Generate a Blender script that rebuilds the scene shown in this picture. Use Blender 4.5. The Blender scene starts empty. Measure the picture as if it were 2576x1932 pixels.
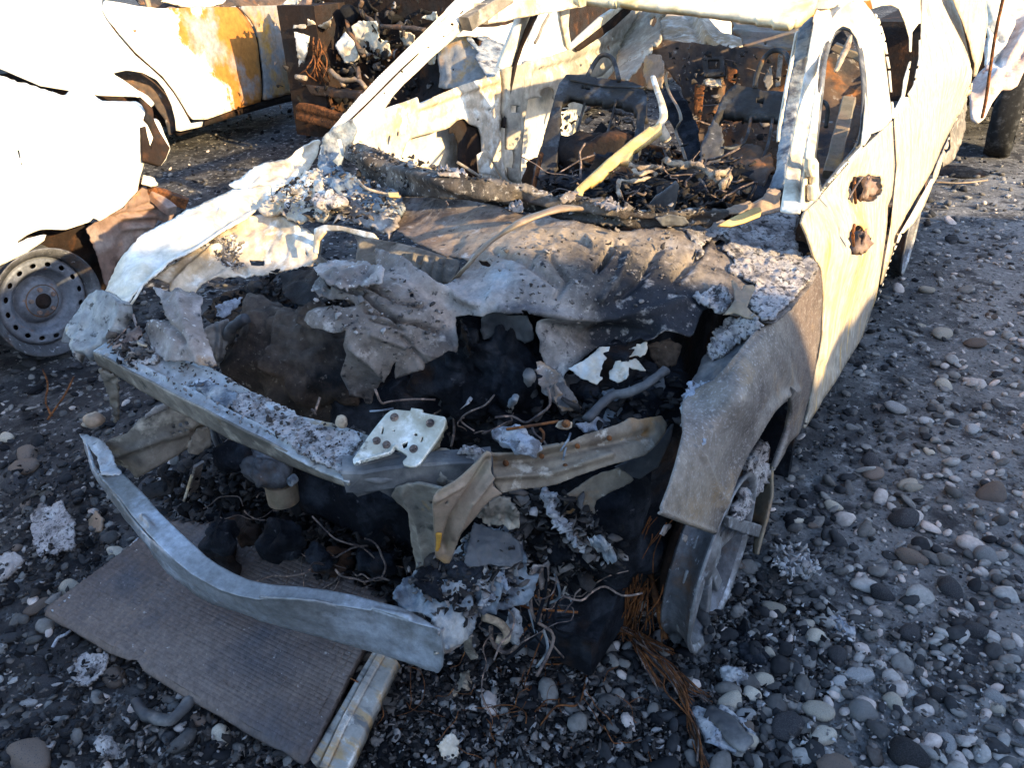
import bpy, math, random
import numpy as np
from mathutils import Vector, Matrix
random.seed(7); rng = np.random.default_rng(7)
sc = bpy.context.scene; COL = sc.collection

# ------------------------------------------------------------------ camera, sky, sun, exposure
RW = np.array([[0.8519188100243181, 0.5226153794105515, -0.03327921769385596],
               [0.22905764362980613, -0.42902826636773467, -0.8737661829987795],
               [-0.4709213703172861, 0.736754987673013, -0.48520629748327465]])   # camera axes (right, down, forward)
CP = np.array([1.22660404, -0.75341102, 1.58009163]); FL = 2019.11
cam = bpy.data.cameras.new('camera'); co = bpy.data.objects.new('camera', cam); COL.objects.link(co)
cam.sensor_width = 36; cam.lens = FL / 2576 * 36; cam.clip_start = .05; cam.clip_end = 400
m = Matrix.Identity(4)
for i in range(3):
    m[i][0] = RW[0][i]; m[i][1] = -RW[1][i]; m[i][2] = -RW[2][i]; m[i][3] = CP[i]
co.matrix_world = m; sc.camera = co
SUN_E, SUN_A = 18.5, 12.0            # elevation; azimuth measured from +X towards -Y
w = bpy.data.worlds.new('World'); sc.world = w; w.use_nodes = True
nt = w.node_tree; bg = nt.nodes['Background']
sky = nt.nodes.new('ShaderNodeTexSky'); sky.sky_type = 'NISHITA'; sky.sun_disc = False
sky.sun_elevation = math.radians(SUN_E); sky.sun_rotation = math.radians(90 + SUN_A)
nt.links.new(sky.outputs[0], bg.inputs[0]); bg.inputs[1].default_value = .14
sky.ozone_density = 3.1; sky.dust_density = 1.0; sky.air_density = 1.0
sl = bpy.data.lights.new('sun', 'SUN'); sl.energy = 2.9; sl.angle = math.radians(.5); sl.color = (1, .75, .40)
so = bpy.data.objects.new('sun', sl); COL.objects.link(so)
e, a = math.radians(SUN_E), math.radians(SUN_A)
so.rotation_euler = Vector((math.cos(e)*math.cos(a), -math.cos(e)*math.sin(a), math.sin(e))).to_track_quat('Z', 'Y').to_euler()
vs = sc.view_settings; vs.view_transform = 'Standard'; vs.look = 'None'; vs.gamma = 1; vs.exposure = 2.25

# ------------------------------------------------------------------ helpers: places
ORI = {'N': (0, 0, 1), '1': (0, 0, .5), '2': (735, 0, .5), '3': (1470, 0, .5), '4': (0, 550, .5), '5': (735, 550, .5),
       '6': (1470, 550, .5), '7': (0, 1102, .5), '8': (735, 1102, .5), '9': (1470, 1102, .5)}
def pts(s):
    o = ORI['N']; r = []
    for t in s.split():
        if t.endswith('>'): o = ORI[t[:-1]]; continue
        x, y = t.split(','); r.append((o[0] + float(x)*o[2], o[1] + float(y)*o[2]))
    return np.array(r)
def ray(p):
    p = np.asarray(p, float).reshape(-1, 2)
    return np.stack([(p[:, 0]-1288)/FL, (p[:, 1]-966)/FL, np.ones(len(p))], 1) @ RW
def dep(p, ax, v):
    d = ray(p)[0]
    if ax == 'd': return v
    i = 'xyz'.index(ax); return (v - CP[i]) / d[i]
def ctr(s):
    o = ORI['N']; P = []; W = []
    for t in s.split():
        if t.endswith('>'): o = ORI[t[:-1]]; continue
        xy, c = t.split(':'); x, y = xy.split(',')
        p = (o[0] + float(x)*o[2], o[1] + float(y)*o[2]); P.append(p); W.append(1/dep([p], c[0], float(c[1:])))
    return np.array(P), np.array(W)
def at(px, py, ax, v):
    return CP + ray([(px, py)])[0] * dep([(px, py)], ax, v)
class Surf:
    """smooth surface through a few measured places; maps picture positions to points of the place"""
    def __init__(s, c):
        s.P, s.W = ctr(c); n = len(s.W); s.lo, s.hi = s.W.min()*.93, s.W.max()*1.07
        A = np.c_[np.ones(n), s.P/1000]
        if n <= 3: s.k = None; s.a = np.linalg.lstsq(A, s.W, rcond=None)[0]
        else:
            D = np.linalg.norm(s.P[:, None]-s.P[None], axis=2)/1000
            K = np.where(D > 0, D*D*np.log(D+1e-12), 0) + np.eye(n)*1e-3
            M_ = np.block([[K, A], [A.T, np.zeros((3, 3))]])
            sol = np.linalg.solve(M_, np.r_[s.W, 0, 0, 0]); s.k = sol[:n]; s.a = sol[n:]
    def w(s, p):
        p = np.asarray(p, float).reshape(-1, 2)
        r = s.a[0] + (p/1000) @ s.a[1:]
        if s.k is not None:
            D = np.linalg.norm(p[:, None]-s.P[None], axis=2)/1000
            r = r + np.where(D > 0, D*D*np.log(D+1e-12), 0) @ s.k
        return np.clip(r, s.lo, s.hi)
    def __call__(s, p): return CP + ray(p)/s.w(p)[:, None]

def hsh(i, j, k, s=0):
    n = (i*374761393 + j*668265263 + k*2147483647 + s*974711) & 0xffffffff
    n = ((n ^ (n >> 13)) * 1274126177) & 0xffffffff
    return ((n ^ (n >> 16)) & 0xffff) / 65535.0
def vnoise(P, s=0):
    P = np.asarray(P, float) + 100; I = np.floor(P).astype(np.int64); F = P-I; F = F*F*(3-2*F); r = 0
    for a_ in (0, 1):
        for b_ in (0, 1):
            for c_ in (0, 1):
                wt = (F[:, 0] if a_ else 1-F[:, 0])*(F[:, 1] if b_ else 1-F[:, 1])*(F[:, 2] if c_ else 1-F[:, 2])
                r = r + wt*hsh(I[:, 0]+a_, I[:, 1]+b_, I[:, 2]+c_, s)
    return r*2-1
def fbm(P, sc_=10., o=4, s=0, g=.55):
    r = 0; am = 1; f = sc_; P = np.asarray(P, float)
    for q in range(o): r = r + am*vnoise(P*f, s+q); am *= g; f *= 2.03
    return r

# ------------------------------------------------------------------ helpers: objects
def tag(o, label, cat, group=None):
    o['label'] = label; o['category'] = cat
    if group: o['group'] = group
    return o
def thing(name, label, cat, loc=(0, 0, 0), group=None):
    o = bpy.data.objects.new(name, None); COL.objects.link(o); o.location = loc; o.empty_display_size = .1
    return tag(o, label, cat, group)
def wloc(p):
    v = np.zeros(3)
    while p is not None: v = v + np.array(p.location); p = p.parent
    return v
def mesh(name, V, F, mat, parent=None, smooth=True, loc=None):
    V = np.asarray(V, float); off = wloc(parent)
    me = bpy.data.meshes.new(name)
    lo = np.zeros(3)
    if parent is None and loc is None and len(V):
        lo = np.array([V[:, 0].mean(), V[:, 1].mean(), V[:, 2].min()])
    V = V - off - lo
    if isinstance(F, np.ndarray):
        me.vertices.add(len(V)); me.vertices.foreach_set('co', V.ravel())
        k = F.shape[1]; me.loops.add(F.size); me.loops.foreach_set('vertex_index', F.ravel().astype(np.int32))
        me.polygons.add(len(F)); me.polygons.foreach_set('loop_start', np.arange(0, F.size, k, dtype=np.int32))
        me.update(calc_edges=True); me.validate()
    else: me.from_pydata(V.tolist(), [], F); me.update()
    if smooth: me.polygons.foreach_set('use_smooth', np.ones(len(me.polygons), bool))
    me.materials.append(mat)
    o = bpy.data.objects.new(name, me); COL.objects.link(o); o.location = lo
    if parent: o.parent = parent
    return o
def lab(o, l): o['label'] = l; return o

def seg_near(P, A, B):
    AB = B-A; L = (AB**2).sum(1)+1e-9
    best = np.full(len(P), 1e9); near = P.copy()
    for a_, ab, l in zip(A, AB, L):
        t = np.clip(((P-a_) @ ab)/l, 0, 1); Q = a_+t[:, None]*ab; d = np.hypot(*(P-Q).T)
        k = d < best; best[k] = d[k]; near[k] = Q[k]
    return best, near
def inside(P, poly):
    r = np.zeros(len(P), bool); n = len(poly); x, y = P.T
    for i in range(n):
        x1, y1 = poly[i]; x2, y2 = poly[(i+1) % n]
        if y1 == y2: continue
        c = ((y1 > y) != (y2 > y)) & (x < (x2-x1)*(y-y1)/(y2-y1)+x1); r ^= c
    return r
def smooth_poly(p, k=4):
    n = len(p); r = []
    for i in range(n):
        a_, b_, c_, d_ = p[i-1], p[i], p[(i+1) % n], p[(i+2) % n]
        for t in np.arange(k)/k:
            r.append(.5*((2*b_)+(-a_+c_)*t+(2*a_-5*b_+4*c_-d_)*t*t+(-a_+3*b_-3*c_+d_)*t**3))
    return np.array(r)
def jag_poly(p, st, amp):
    r = []; n = len(p)
    for i in range(n):
        a_, b_ = p[i], p[(i+1) % n]; L = np.hypot(*(b_-a_)); k = max(1, int(L/st)); nr = np.array([-(b_-a_)[1], (b_-a_)[0]])/(L+1e-6)
        for q in range(k):
            o_ = (rng.random()-.5)*2*amp
            if rng.random() < .12: o_ *= 2.0
            r.append(a_+(b_-a_)*q/k+nr*o_)
    return np.array(r)
def grid(outline, holes, step, fmap, dispf=None, flip=False):
    polys = [outline]+list(holes)
    lo = outline.min(0)-step; hi = outline.max(0)+step
    nx, ny = [max(2, int(v)) for v in np.ceil((hi-lo)/step)+1]
    gx, gy = np.meshgrid(np.arange(nx)*step+lo[0], np.arange(ny)*step+lo[1], indexing='ij')
    P = np.stack([gx.ravel(), gy.ravel()], 1)
    A = np.concatenate(polys); B = np.concatenate([np.roll(q, -1, 0) for q in polys])
    d, near = seg_near(P, A, B)
    k = d < step*.42; P0 = P; P = P.copy(); P[k] = near[k]
    I = np.arange(nx*ny).reshape(nx, ny)
    Q = np.stack([I[:-1, :-1], I[:-1, 1:], I[1:, 1:], I[1:, :-1]], -1).reshape(-1, 4)
    c = P[Q].mean(1); keep = inside(c, outline)
    for h in holes: keep &= ~inside(c, h)
    q = P[Q]; ar = np.abs((q[:, 0, 0]-q[:, 2, 0])*(q[:, 1, 1]-q[:, 3, 1])-(q[:, 1, 0]-q[:, 3, 0])*(q[:, 0, 1]-q[:, 2, 1]))/2
    keep &= ar > step*step*.04
    Q = Q[keep]
    E_ = np.sort(np.concatenate([Q[:, [0, 1]], Q[:, [1, 2]], Q[:, [2, 3]], Q[:, [3, 0]]]), 1); key = E_[:, 0].astype(np.int64)*len(P)+E_[:, 1]
    uk, cn = np.unique(key, return_counts=True); uk = uk[cn == 1]; bv = np.unique(np.r_[uk//len(P), uk % len(P)]).astype(int)
    P[bv] = near[bv]
    q = P[Q]; ar = ((q[:, 0, 0]-q[:, 2, 0])*(q[:, 1, 1]-q[:, 3, 1])-(q[:, 1, 0]-q[:, 3, 0])*(q[:, 0, 1]-q[:, 2, 1]))/2
    Q = Q[np.abs(ar) > step*step*.01]
    u, inv = np.unique(Q, return_inverse=True); P = P[u]; Q = inv.reshape(-1, 4).astype(np.int32)
    V = fmap(P); h = step*.5
    dx = fmap(P+[h, 0])-fmap(P-[h, 0]); dy = fmap(P+[0, h])-fmap(P-[0, h])
    N = np.cross(dy, dx); N /= np.linalg.norm(N, axis=1)[:, None]+1e-12
    if dispf is not None: V = V+N*dispf(P, V)[:, None]
    if flip: Q = Q[:, ::-1]
    return V, Q
def solid(o, t, off=-1):
    md = o.modifiers.new('thickness', 'SOLIDIFY'); md.thickness = t; md.offset = off; md.use_even_offset = False; return o
def patch(name, out, c, mat, parent=None, step=7, holes=(), jag=0, noise=0, nsc=8, oct=4, t=.003, ridges=(), smooth=False, off=-1, add=None, seed=0):
    """a sheet with its own distance, relief and thickness"""
    S = c if callable(c) else Surf(c)
    out = pts(out) if isinstance(out, str) else out
    hs = [pts(h) if isinstance(h, str) else h for h in holes]
    if smooth: out = smooth_poly(out); hs = [smooth_poly(h) for h in hs]
    if jag: out = jag_poly(out, step*1.1, jag); hs = [jag_poly(h, step*1.1, jag*.7) for h in hs]
    rd = [(pts(r[0]), r[1], max(r[2], step*.9)) for r in ridges]
    def disp(P, V):
        r = np.zeros(len(P))
        if noise: r += noise*fbm(V, nsc, oct, seed)
        for pl, am, wd in rd:
            d, _ = seg_near(P, pl[:-1], pl[1:]); r += am*np.exp(-(d/wd)**2)
        if add is not None: r += add(P, V)
        return r
    V, Q = grid(out, hs, step, S, disp)
    o = mesh(name, V, Q, mat, parent)
    if t: solid(o, t, off)
    return o
def crn(P, k=5):
    P = np.asarray(P, float); n = len(P); r = []
    if n < 3: return np.array([P[0]+(P[-1]-P[0])*t for t in np.linspace(0, 1, 4)])
    for i in range(n-1):
        a_, b_, c_, d_ = P[max(i-1, 0)], P[i], P[i+1], P[min(i+2, n-1)]
        for t in np.arange(k)/k: r.append(.5*((2*b_)+(-a_+c_)*t+(2*a_-5*b_+4*c_-d_)*t*t+(-a_+3*b_-3*c_+d_)*t**3))
    r.append(P[-1]); return np.array(r)
def path3(s):
    o = ORI['N']; r = []
    for t in s.split():
        if t.endswith('>'): o = ORI[t[:-1]]; continue
        xy, c = t.split(':'); x, y = xy.split(',')
        r.append(at(o[0]+float(x)*o[2], o[1]+float(y)*o[2], c[0], float(c[1:])))
    return np.array(r)
def tube_vf(P, r, n=8, flat=1, rough=0, seed=0, up=(0, 0, 1)):
    P = np.asarray(P, float); m_ = len(P); R = np.interp(np.linspace(0, 1, m_), np.linspace(0, 1, len(np.atleast_1d(r))), np.atleast_1d(r))
    V = []; up = np.array(up, float)
    for i in range(m_):
        T = P[min(i+1, m_-1)]-P[max(i-1, 0)]; T /= np.linalg.norm(T)+1e-9
        s_ = np.cross(T, up)
        if np.linalg.norm(s_) < .1: s_ = np.cross(T, (1, 0, 0))
        s_ /= np.linalg.norm(s_); u_ = np.cross(s_, T)
        for k in range(n):
            an = 2*math.pi*k/n; V.append(P[i]+R[i]*(math.cos(an)*s_+math.sin(an)*u_*flat))
    V = np.array(V)
    if rough: V += rough*np.stack([fbm(V, 45, 3, seed+q) for q in range(3)], 1)
    F = [[i*n+k, i*n+(k+1) % n, (i+1)*n+(k+1) % n, (i+1)*n+k] for i in range(m_-1) for k in range(n)]
    F += [list(range(n))[::-1], [(m_-1)*n+k for k in range(n)]]
    return V, F
def tube(name, P, r, mat, parent=None, n=8, flat=1, rough=0, k=5, up=(0, 0, 1)):
    P = path3(P) if isinstance(P, str) else P
    V, F = tube_vf(crn(P, k), r, n, flat, rough, up=up); return mesh(name, V, F, mat, parent)
def beam(name, A, B, wd, ht, mat, parent=None, up=(0, 0, 1), bev=.004, rough=0):
    """a bevelled box section between two places"""
    A, B = np.array(A, float), np.array(B, float); T = B-A; L = np.linalg.norm(T); T /= L
    s_ = np.cross(T, up); s_ /= np.linalg.norm(s_)+1e-9; u_ = np.cross(s_, T)
    b = min(bev, wd*.4, ht*.4); a_, h_ = wd/2, ht/2
    sec = [(-a_+b, -h_), (a_-b, -h_), (a_, -h_+b), (a_, h_-b), (a_-b, h_), (-a_+b, h_), (-a_, h_-b), (-a_, -h_+b)]
    n = max(2, int(L/.03)) if rough else 2; V = []
    for i in range(n):
        for x, y in sec: V.append(A+T*L*i/(n-1)+s_*x+u_*y)
    V = np.array(V)
    if rough: V += rough*np.stack([fbm(V, 20, 3, q) for q in range(3)], 1)
    F = [[i*8+k, i*8+(k+1) % 8, (i+1)*8+(k+1) % 8, (i+1)*8+k] for i in range(n-1) for k in range(8)]
    F += [list(range(8))[::-1], [(n-1)*8+k for k in range(8)]]
    return mesh(name, V, F, mat, parent, smooth=False)
def box_vf(c, s, R=np.eye(3)):
    c, s = np.array(c, float), np.array(s, float)/2
    V = np.array([[x, y, z] for x in (-1, 1) for y in (-1, 1) for z in (-1, 1)])*s @ np.array(R).T+c
    return V, [[0, 1, 3, 2], [4, 6, 7, 5], [0, 4, 5, 1], [2, 3, 7, 6], [0, 2, 6, 4], [1, 5, 7, 3]]
def blob(name, c, s, mat, parent=None, amp=.03, nsc=9, n=26, seed=0, sq=1.0, oct=4):
    """an irregular lump: squared-off sphere with relief"""
    th = np.linspace(0, math.pi, n)[:, None]; ph = np.linspace(0, 2*math.pi, 2*n, endpoint=False)[None]
    x = np.sin(th)*np.cos(ph); y = np.sin(th)*np.sin(ph); z = np.cos(th)+0*ph
    U = np.stack([x, y, z], -1).reshape(-1, 3); U = np.sign(U)*np.abs(U)**sq
    V = U*np.array(s)+np.array(c); nn = U/(np.linalg.norm(U, axis=1)[:, None]+1e-9)
    V = V+nn*(amp*fbm(V, nsc, oct, seed))[:, None]
    k = 2*n; F = np.array([[i*k+j, (i+1)*k+j, (i+1)*k+(j+1) % k, i*k+(j+1) % k] for i in range(n-1) for j in range(k)], np.int32)
    return mesh(name, V, F, mat, parent)
def join(L):
    V = []; F = []; o = 0
    for v, f in L: V.append(np.asarray(v)); F += [[i+o for i in q] for q in f]; o += len(v)
    return np.concatenate(V), F
def lathe_vf(prof, n=48):
    """profile of (offset along axle, radius); axle along X"""
    V = []; m_ = len(prof)
    for x, r in prof:
        for k in range(n): V.append((x, r*math.cos(2*math.pi*k/n), r*math.sin(2*math.pi*k/n)))
    F = [[i*n+k, (i+1)*n+k, (i+1)*n+(k+1) % n, i*n+(k+1) % n] for i in range(m_-1) for k in range(n)]
    return np.array(V), F

# ------------------------------------------------------------------ materials
def col(c): return (c[0], c[1], c[2], 1)
MC = [0]
def M(name, base, layers=(), rough=.85, metal=0, bump=.4, bsc=40, bdist=.004, spec=.12, obj_tone=False, attr=None, wave=None, var=.38):
    mt = bpy.data.materials.new(name); mt.use_nodes = True; n = mt.node_tree; N = n.nodes; L = n.links; MC[0] += 1
    b = N['Principled BSDF']; b.inputs['Roughness'].default_value = rough; b.inputs['Metallic'].default_value = metal
    b.inputs['Specular IOR Level'].default_value = spec
    tc = N.new('ShaderNodeTexCoord'); mp = N.new('ShaderNodeMapping'); mp.inputs['Location'].default_value = (MC[0]*3.7, MC[0]*1.3, MC[0]*2.1)
    L.new(tc.outputs['Object'], mp.inputs[0])
    def noise(s, d=8, r=.6, st=None):
        q = N.new('ShaderNodeTexNoise'); q.inputs['Scale'].default_value = s; q.inputs['Detail'].default_value = d; q.inputs['Roughness'].default_value = r
        if st:
            m2 = N.new('ShaderNodeMapping'); m2.inputs['Scale'].default_value = st; m2.inputs['Location'].default_value = (s, MC[0], 2*s); L.new(tc.outputs['Object'], m2.inputs[0]); L.new(m2.outputs[0], q.inputs[0])
        else:
            m2 = N.new('ShaderNodeVectorMath'); m2.operation = 'ADD'; m2.inputs[1].default_value = (s*1.7, s*.3, s*.9); L.new(mp.outputs[0], m2.inputs[0]); L.new(m2.outputs[0], q.inputs[0])
        return q.outputs[0]
    def rng_(src, lo, hi, a0=0, a1=1):
        q = N.new('ShaderNodeMapRange'); q.inputs[1].default_value = lo; q.inputs[2].default_value = hi; q.inputs[3].default_value = a0; q.inputs[4].default_value = a1; L.new(src, q.inputs[0]); return q.outputs[0]
    def mix(f, c1, c2, bt='MIX'):
        q = N.new('ShaderNodeMix'); q.data_type = 'RGBA'; q.blend_type = bt
        for s_, i in ((f, 0), (c1, 6), (c2, 7)):
            if isinstance(s_, (tuple, list)): q.inputs[i].default_value = col(s_)
            elif isinstance(s_, (int, float)): q.inputs[i].default_value = s_
            else: L.new(s_, q.inputs[i])
        return q.outputs[2]
    cur = base
    if attr:
        q = N.new('ShaderNodeAttribute'); q.attribute_name = attr[0]; r = N.new('ShaderNodeValToRGB'); L.new(q.outputs['Fac'], r.inputs[0])
        el = r.color_ramp.elements
        while len(el) < len(attr[1]): el.new(.5)
        for i, (p_, c_) in enumerate(attr[1]): el[i].position = p_; el[i].color = col(c_)
        cur = r.outputs[0]
    for ly in layers:
        c_, s_, th, sf = ly[:4]; st = ly[4] if len(ly) > 4 and s_ != 'S' else None
        if s_ == 'X' or s_ == 'Y' or s_ == 'Z':      # a stain that lies to one side
            sx = N.new('ShaderNodeSeparateXYZ'); ge = N.new('ShaderNodeNewGeometry'); L.new(ge.outputs['Position'], sx.inputs[0])
            ad = N.new('ShaderNodeMath'); ad.operation = 'MULTIPLY_ADD'; L.new(noise(2.2, 8, .65), ad.inputs[0]); ad.inputs[1].default_value = 2.2; L.new(sx.outputs[s_], ad.inputs[2])
            f = rng_(ad.outputs[0], th-sf, th+sf)
        elif s_ == 'S':                              # a stain or painted light with a place and size of its own
            ge = N.new('ShaderNodeNewGeometry'); v1 = N.new('ShaderNodeVectorMath'); v1.operation = 'SUBTRACT'; L.new(ge.outputs['Position'], v1.inputs[0]); v1.inputs[1].default_value = tuple(th)
            v2 = N.new('ShaderNodeVectorMath'); v2.operation = 'DIVIDE'; L.new(v1.outputs[0], v2.inputs[0]); v2.inputs[1].default_value = tuple(sf)
            v3 = N.new('ShaderNodeVectorMath'); v3.operation = 'LENGTH'; L.new(v2.outputs[0], v3.inputs[0])
            ad = N.new('ShaderNodeMath'); ad.operation = 'MULTIPLY_ADD'; L.new(noise(8/max(min(sf)*8, .35), 10, .7), ad.inputs[0]); ad.inputs[1].default_value = 2.0; L.new(v3.outputs['Value'], ad.inputs[2])
            f = rng_(ad.outputs[0], 2.35, 1.55, 0, ly[5] if len(ly) > 5 else .9); st = None
        else: f = rng_(noise(s_, 8, .62, st), th-sf, th+sf)
        cur = mix(f, cur, c_)
    f = rng_(noise(bsc*.5, 6, .7), .25, .75, 1-var, 1+var)
    cm = N.new('ShaderNodeCombineColor'); [L.new(f, cm.inputs[i]) for i in range(3)]
    cur = mix(1.0, cur, cm.outputs[0], 'MULTIPLY')
    if obj_tone:
        oi = N.new('ShaderNodeObjectInfo'); f = rng_(oi.outputs['Random'], 0, 1, .55, 1.35); cm = N.new('ShaderNodeCombineColor'); [L.new(f, cm.inputs[i]) for i in range(3)]
        cur = mix(1.0, cur, cm.outputs[0], 'MULTIPLY')
    L.new(cur, b.inputs['Base Color'])
    L.new(rng_(noise(bsc*.3, 4), .3, .7, max(rough-.15, .2), min(rough+.12, 1)), b.inputs['Roughness'])
    if bump:
        h = noise(bsc, 10, .7); bp = N.new('ShaderNodeBump'); bp.inputs['Strength'].default_value = bump; bp.inputs['Distance'].default_value = bdist
        if wave:
            wv = N.new('ShaderNodeTexWave'); wv.bands_direction = wave[0]; wv.inputs['Scale'].default_value = wave[1]; wv.inputs['Distortion'].default_value = wave[2]; L.new(tc.outputs['Object'], wv.inputs[0])
            ad = N.new('ShaderNodeMath'); ad.operation = 'MULTIPLY_ADD'; L.new(wv.outputs[0], ad.inputs[0]); ad.inputs[1].default_value = wave[3]; L.new(h, ad.inputs[2]); h = ad.outputs[0]
        L.new(h, bp.inputs['Height']); L.new(bp.outputs[0], b.inputs['Normal'])
    return mt
ASH = (.40, .36, .345); CHAR = (.012, .012, .013); RUST = (.26, .095, .025); BROWN = (.075, .042, .025); BONE = (.55, .50, .41); SOOT = (.035, .034, .036)
m_white = M('burnt_white_paint', (.62, .55, .44), [((.60, .52, .38), 3, .55, .12), (RUST, 5, .70, .05), ((.72, .68, .61), 9, .55, .08), ((.30, .24, .17), 5, .64, .08)], rough=.7, bump=.15)
m_wa = M('chalky_white_paint', (.74, .70, .62), [((.66, .59, .46), 3, .60, .12)], rough=.7, bump=.15)
m_door = M('scorched_shaded_door_paint', (.43, .345, .26), [((.50, .42, .30), 3.5, .53, .10, (6, 1, 1)), ((.20, .185, .165), 'S', (.9, 2.0, .34), (.5, .75, .13), 0, .8), ((.50, .29, .09), 'S', (.9, 1.75, .72), (.5, .10, .22), 0, .75), ((.24, .22, .19), 'S', (.9, 1.30, .55), (.5, .07, .3), 0, .6), ((.56, .44, .14), 'S', (.9, 1.42, .62), (.5, .04, .16), 0, .6), ((.58, .36, .11), 3, .63, .05, (5, 5, 1)), ((.28, .25, .22), 'S', (.9, 4.2, .6), (.5, .35, .3), 0, .5), ((.60, .55, .46), 12, .62, .06, (8, 8, 1)), ((.33, .25, .17), 3, .60, .10, (6, 6, .8))], rough=.6, bump=.2, bsc=60)  # scorch stains; grey and tan edge ones also paint the sunlight fading out
m_fender = M('scorched_fender', (.175, .142, .118), [((.24, .205, .175), 6, .50, .12), ((.10, .08, .07), 5, .55, .10), ((.25, .19, .13), 'S', (.88, .36, .66), (.4, .12, .08), 0, .6), ((.12, .085, .07), 'S', (.9, 1.1, .7), (.4, .16, .3), 0, .7), ((.26, .18, .11), 7, .62, .07), ((.30, .27, .25), 170, .60, .08), ((.09, .08, .075), 45, .66, .05)], rough=.6, metal=.25, bump=.35, bsc=90, bdist=.002)
def a3(t, z=.92, ax='z'): p = pts(t)[0]; return at(p[0], p[1], ax, z)
m_hood = M('scorched_shaded_hood_skin', (.15, .122, .105), [((.25, .21, .18), 4, .52, .09), ((.07, .058, .054), 6, .53, .07, (1, 2.6, 1)), ((.27, .24, .22), 9, .57, .06, (2.4, .8, 1)), ((.17, .11, .075), 'S', a3('5> 750,110', .95), (.30, .17, .3), 0, .8), ((.34, .27, .20), 'S', a3('5> 1450,180', .95), (.34, .13, .3), 0, .75), ((.27, .245, .23), 'S', a3('5> 1200,400', .93), (.26, .09, .3), 0, .7), ((.016, .018, .024), 'S', a3('5> 1850,480', .87), (.24, .14, .3), 0, .97), ((.05, .05, .058), 'S', a3('5> 1500,640', .88), (.36, .06, .3), 0, .85), ((.33, .38, .41), 'S', a3('5> 1000,370', .93), (.03, .085, .3), 0, .7), ((.15, .125, .11), 'S', a3('5> 380,600', .88), (.24, .2, .4), 0, .7), ((.34, .275, .235), 'S', a3('5> 720,370', .93), (.12, .035, .2), 0, .7), ((.30, .265, .245), 'S', a3('5> 880,380', .92), (.10, .04, .2), 0, .8), ((.36, .32, .29), 26, .64, .06), ((.03, .028, .03), 50, .64, .05), ((.42, .38, .35), 140, .68, .05)], rough=.72, metal=.1, bump=.8, bsc=110, bdist=.004, var=.35)  # scorch; dark streaks paint fold shade, one warm spot paints raking sun
m_torn = M('scorched_torn_skin', (.20, .165, .145), [((.36, .32, .30), 8, .52, .10), ((.12, .10, .09), 6, .58, .08), ((.28, .17, .09), 7, .64, .05), ((.05, .045, .045), 40, .64, .05), ((.5, .47, .44), 70, .64, .04)], rough=.8, bump=.6, bsc=90, bdist=.004)
m_ash = M('ash_crust', ASH, [((.50, .47, .45), 22, .55, .06), ((.20, .18, .175), 15, .55, .05), ((.05, .045, .045), 45, .58, .04), ((.10, .09, .09), 120, .58, .04), ((.30, .36, .44), 6, .68, .05)], rough=.95, bump=1.0, bsc=120, bdist=.008, var=.35)
m_ashw = M('pale_ash', (.46, .455, .46), [((.33, .36, .42), 14, .53, .06), ((.16, .155, .165), 30, .57, .05), ((.05, .05, .055), 60, .62, .04)], rough=.95, bump=1, bsc=150, bdist=.008, var=.3)
m_tie = M('sooted_steel_beam', (.28, .265, .245), [((.36, .37, .38), 5, .50, .10), ((.17, .165, .14), 4, .56, .08), ((.36, .22, .09), 6, .67, .05), ((.50, .50, .52), 30, .62, .05), ((.08, .08, .085), 25, .64, .05)], rough=.6, metal=.3, bump=.4, bsc=70)
m_bump = M('bumper_aluminium', (.27, .275, .285), [((.16, .155, .145), 2.5, .50, .10), ((.45, .48, .53), 6, .60, .10), ((.13, .12, .11), 20, .68, .05)], rough=.5, metal=.45, bump=.3, bsc=120, bdist=.0015)
m_rust = M('rusty_support_steel', (.22, .175, .13), [((.30, .15, .05), 6, .58, .06), ((.11, .085, .065), 7, .55, .08), ((.40, .35, .29), 30, .62, .05), ((.42, .24, .06), 14, .69, .03)], rough=.7, metal=.2, bump=.5, bsc=80)
m_tan = M('heat_tanned_steel', (.25, .18, .13), [((.40, .23, .08), 5, .60, .07), ((.20, .17, .12), 6, .56, .08), ((.13, .11, .09), 30, .66, .05)], rough=.6, metal=.25, bump=.25, bsc=60)
m_olive = M('olive_burnt_steel', (.21, .18, .145), [((.12, .105, .088), 6, .52, .08), ((.33, .29, .235), 14, .58, .06), ((.32, .19, .07), 8, .68, .04), ((.05, .05, .045), 25, .66, .05)], rough=.65, metal=.2, bump=.3, bsc=70)
m_plate = M('bleached_latch_plate', (.47, .44, .36), [((.33, .29, .21), 12, .55, .07), ((.12, .10, .08), 30, .62, .05), ((.62, .60, .55), 20, .55, .07)], rough=.45, metal=.2, bump=.2)
m_dgrey = M('dull_grey_sheet', (.085, .085, .088), [((.20, .19, .18), 8, .56, .08), ((.06, .06, .065), 6, .58, .07)], rough=.65, metal=.3, bump=.3)
m_char = M('charred_plastic', (.008, .009, .012), [((.032, .036, .045), 9, .55, .08), ((.09, .09, .10), 40, .68, .04), ((.035, .02, .012), 6, .62, .06)], rough=.8, spec=.08, bump=1, bsc=60, bdist=.012)
m_brown = M('charred_engine_cover', (.035, .026, .022), [((.10, .07, .052), 6, .53, .08), (CHAR, 7, .56, .07), ((.20, .16, .13), 60, .66, .05)], rough=.85, bump=1, bsc=70, bdist=.008)
m_int = M('rusted_cabin_steel', (.10, .065, .045), [((.28, .11, .035), 5, .58, .06), ((.04, .035, .035), 4, .54, .08), ((.25, .23, .21), 18, .66, .05), ((.34, .19, .07), 12, .70, .04)], rough=.8, bump=.6, bsc=50, bdist=.006)
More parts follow.
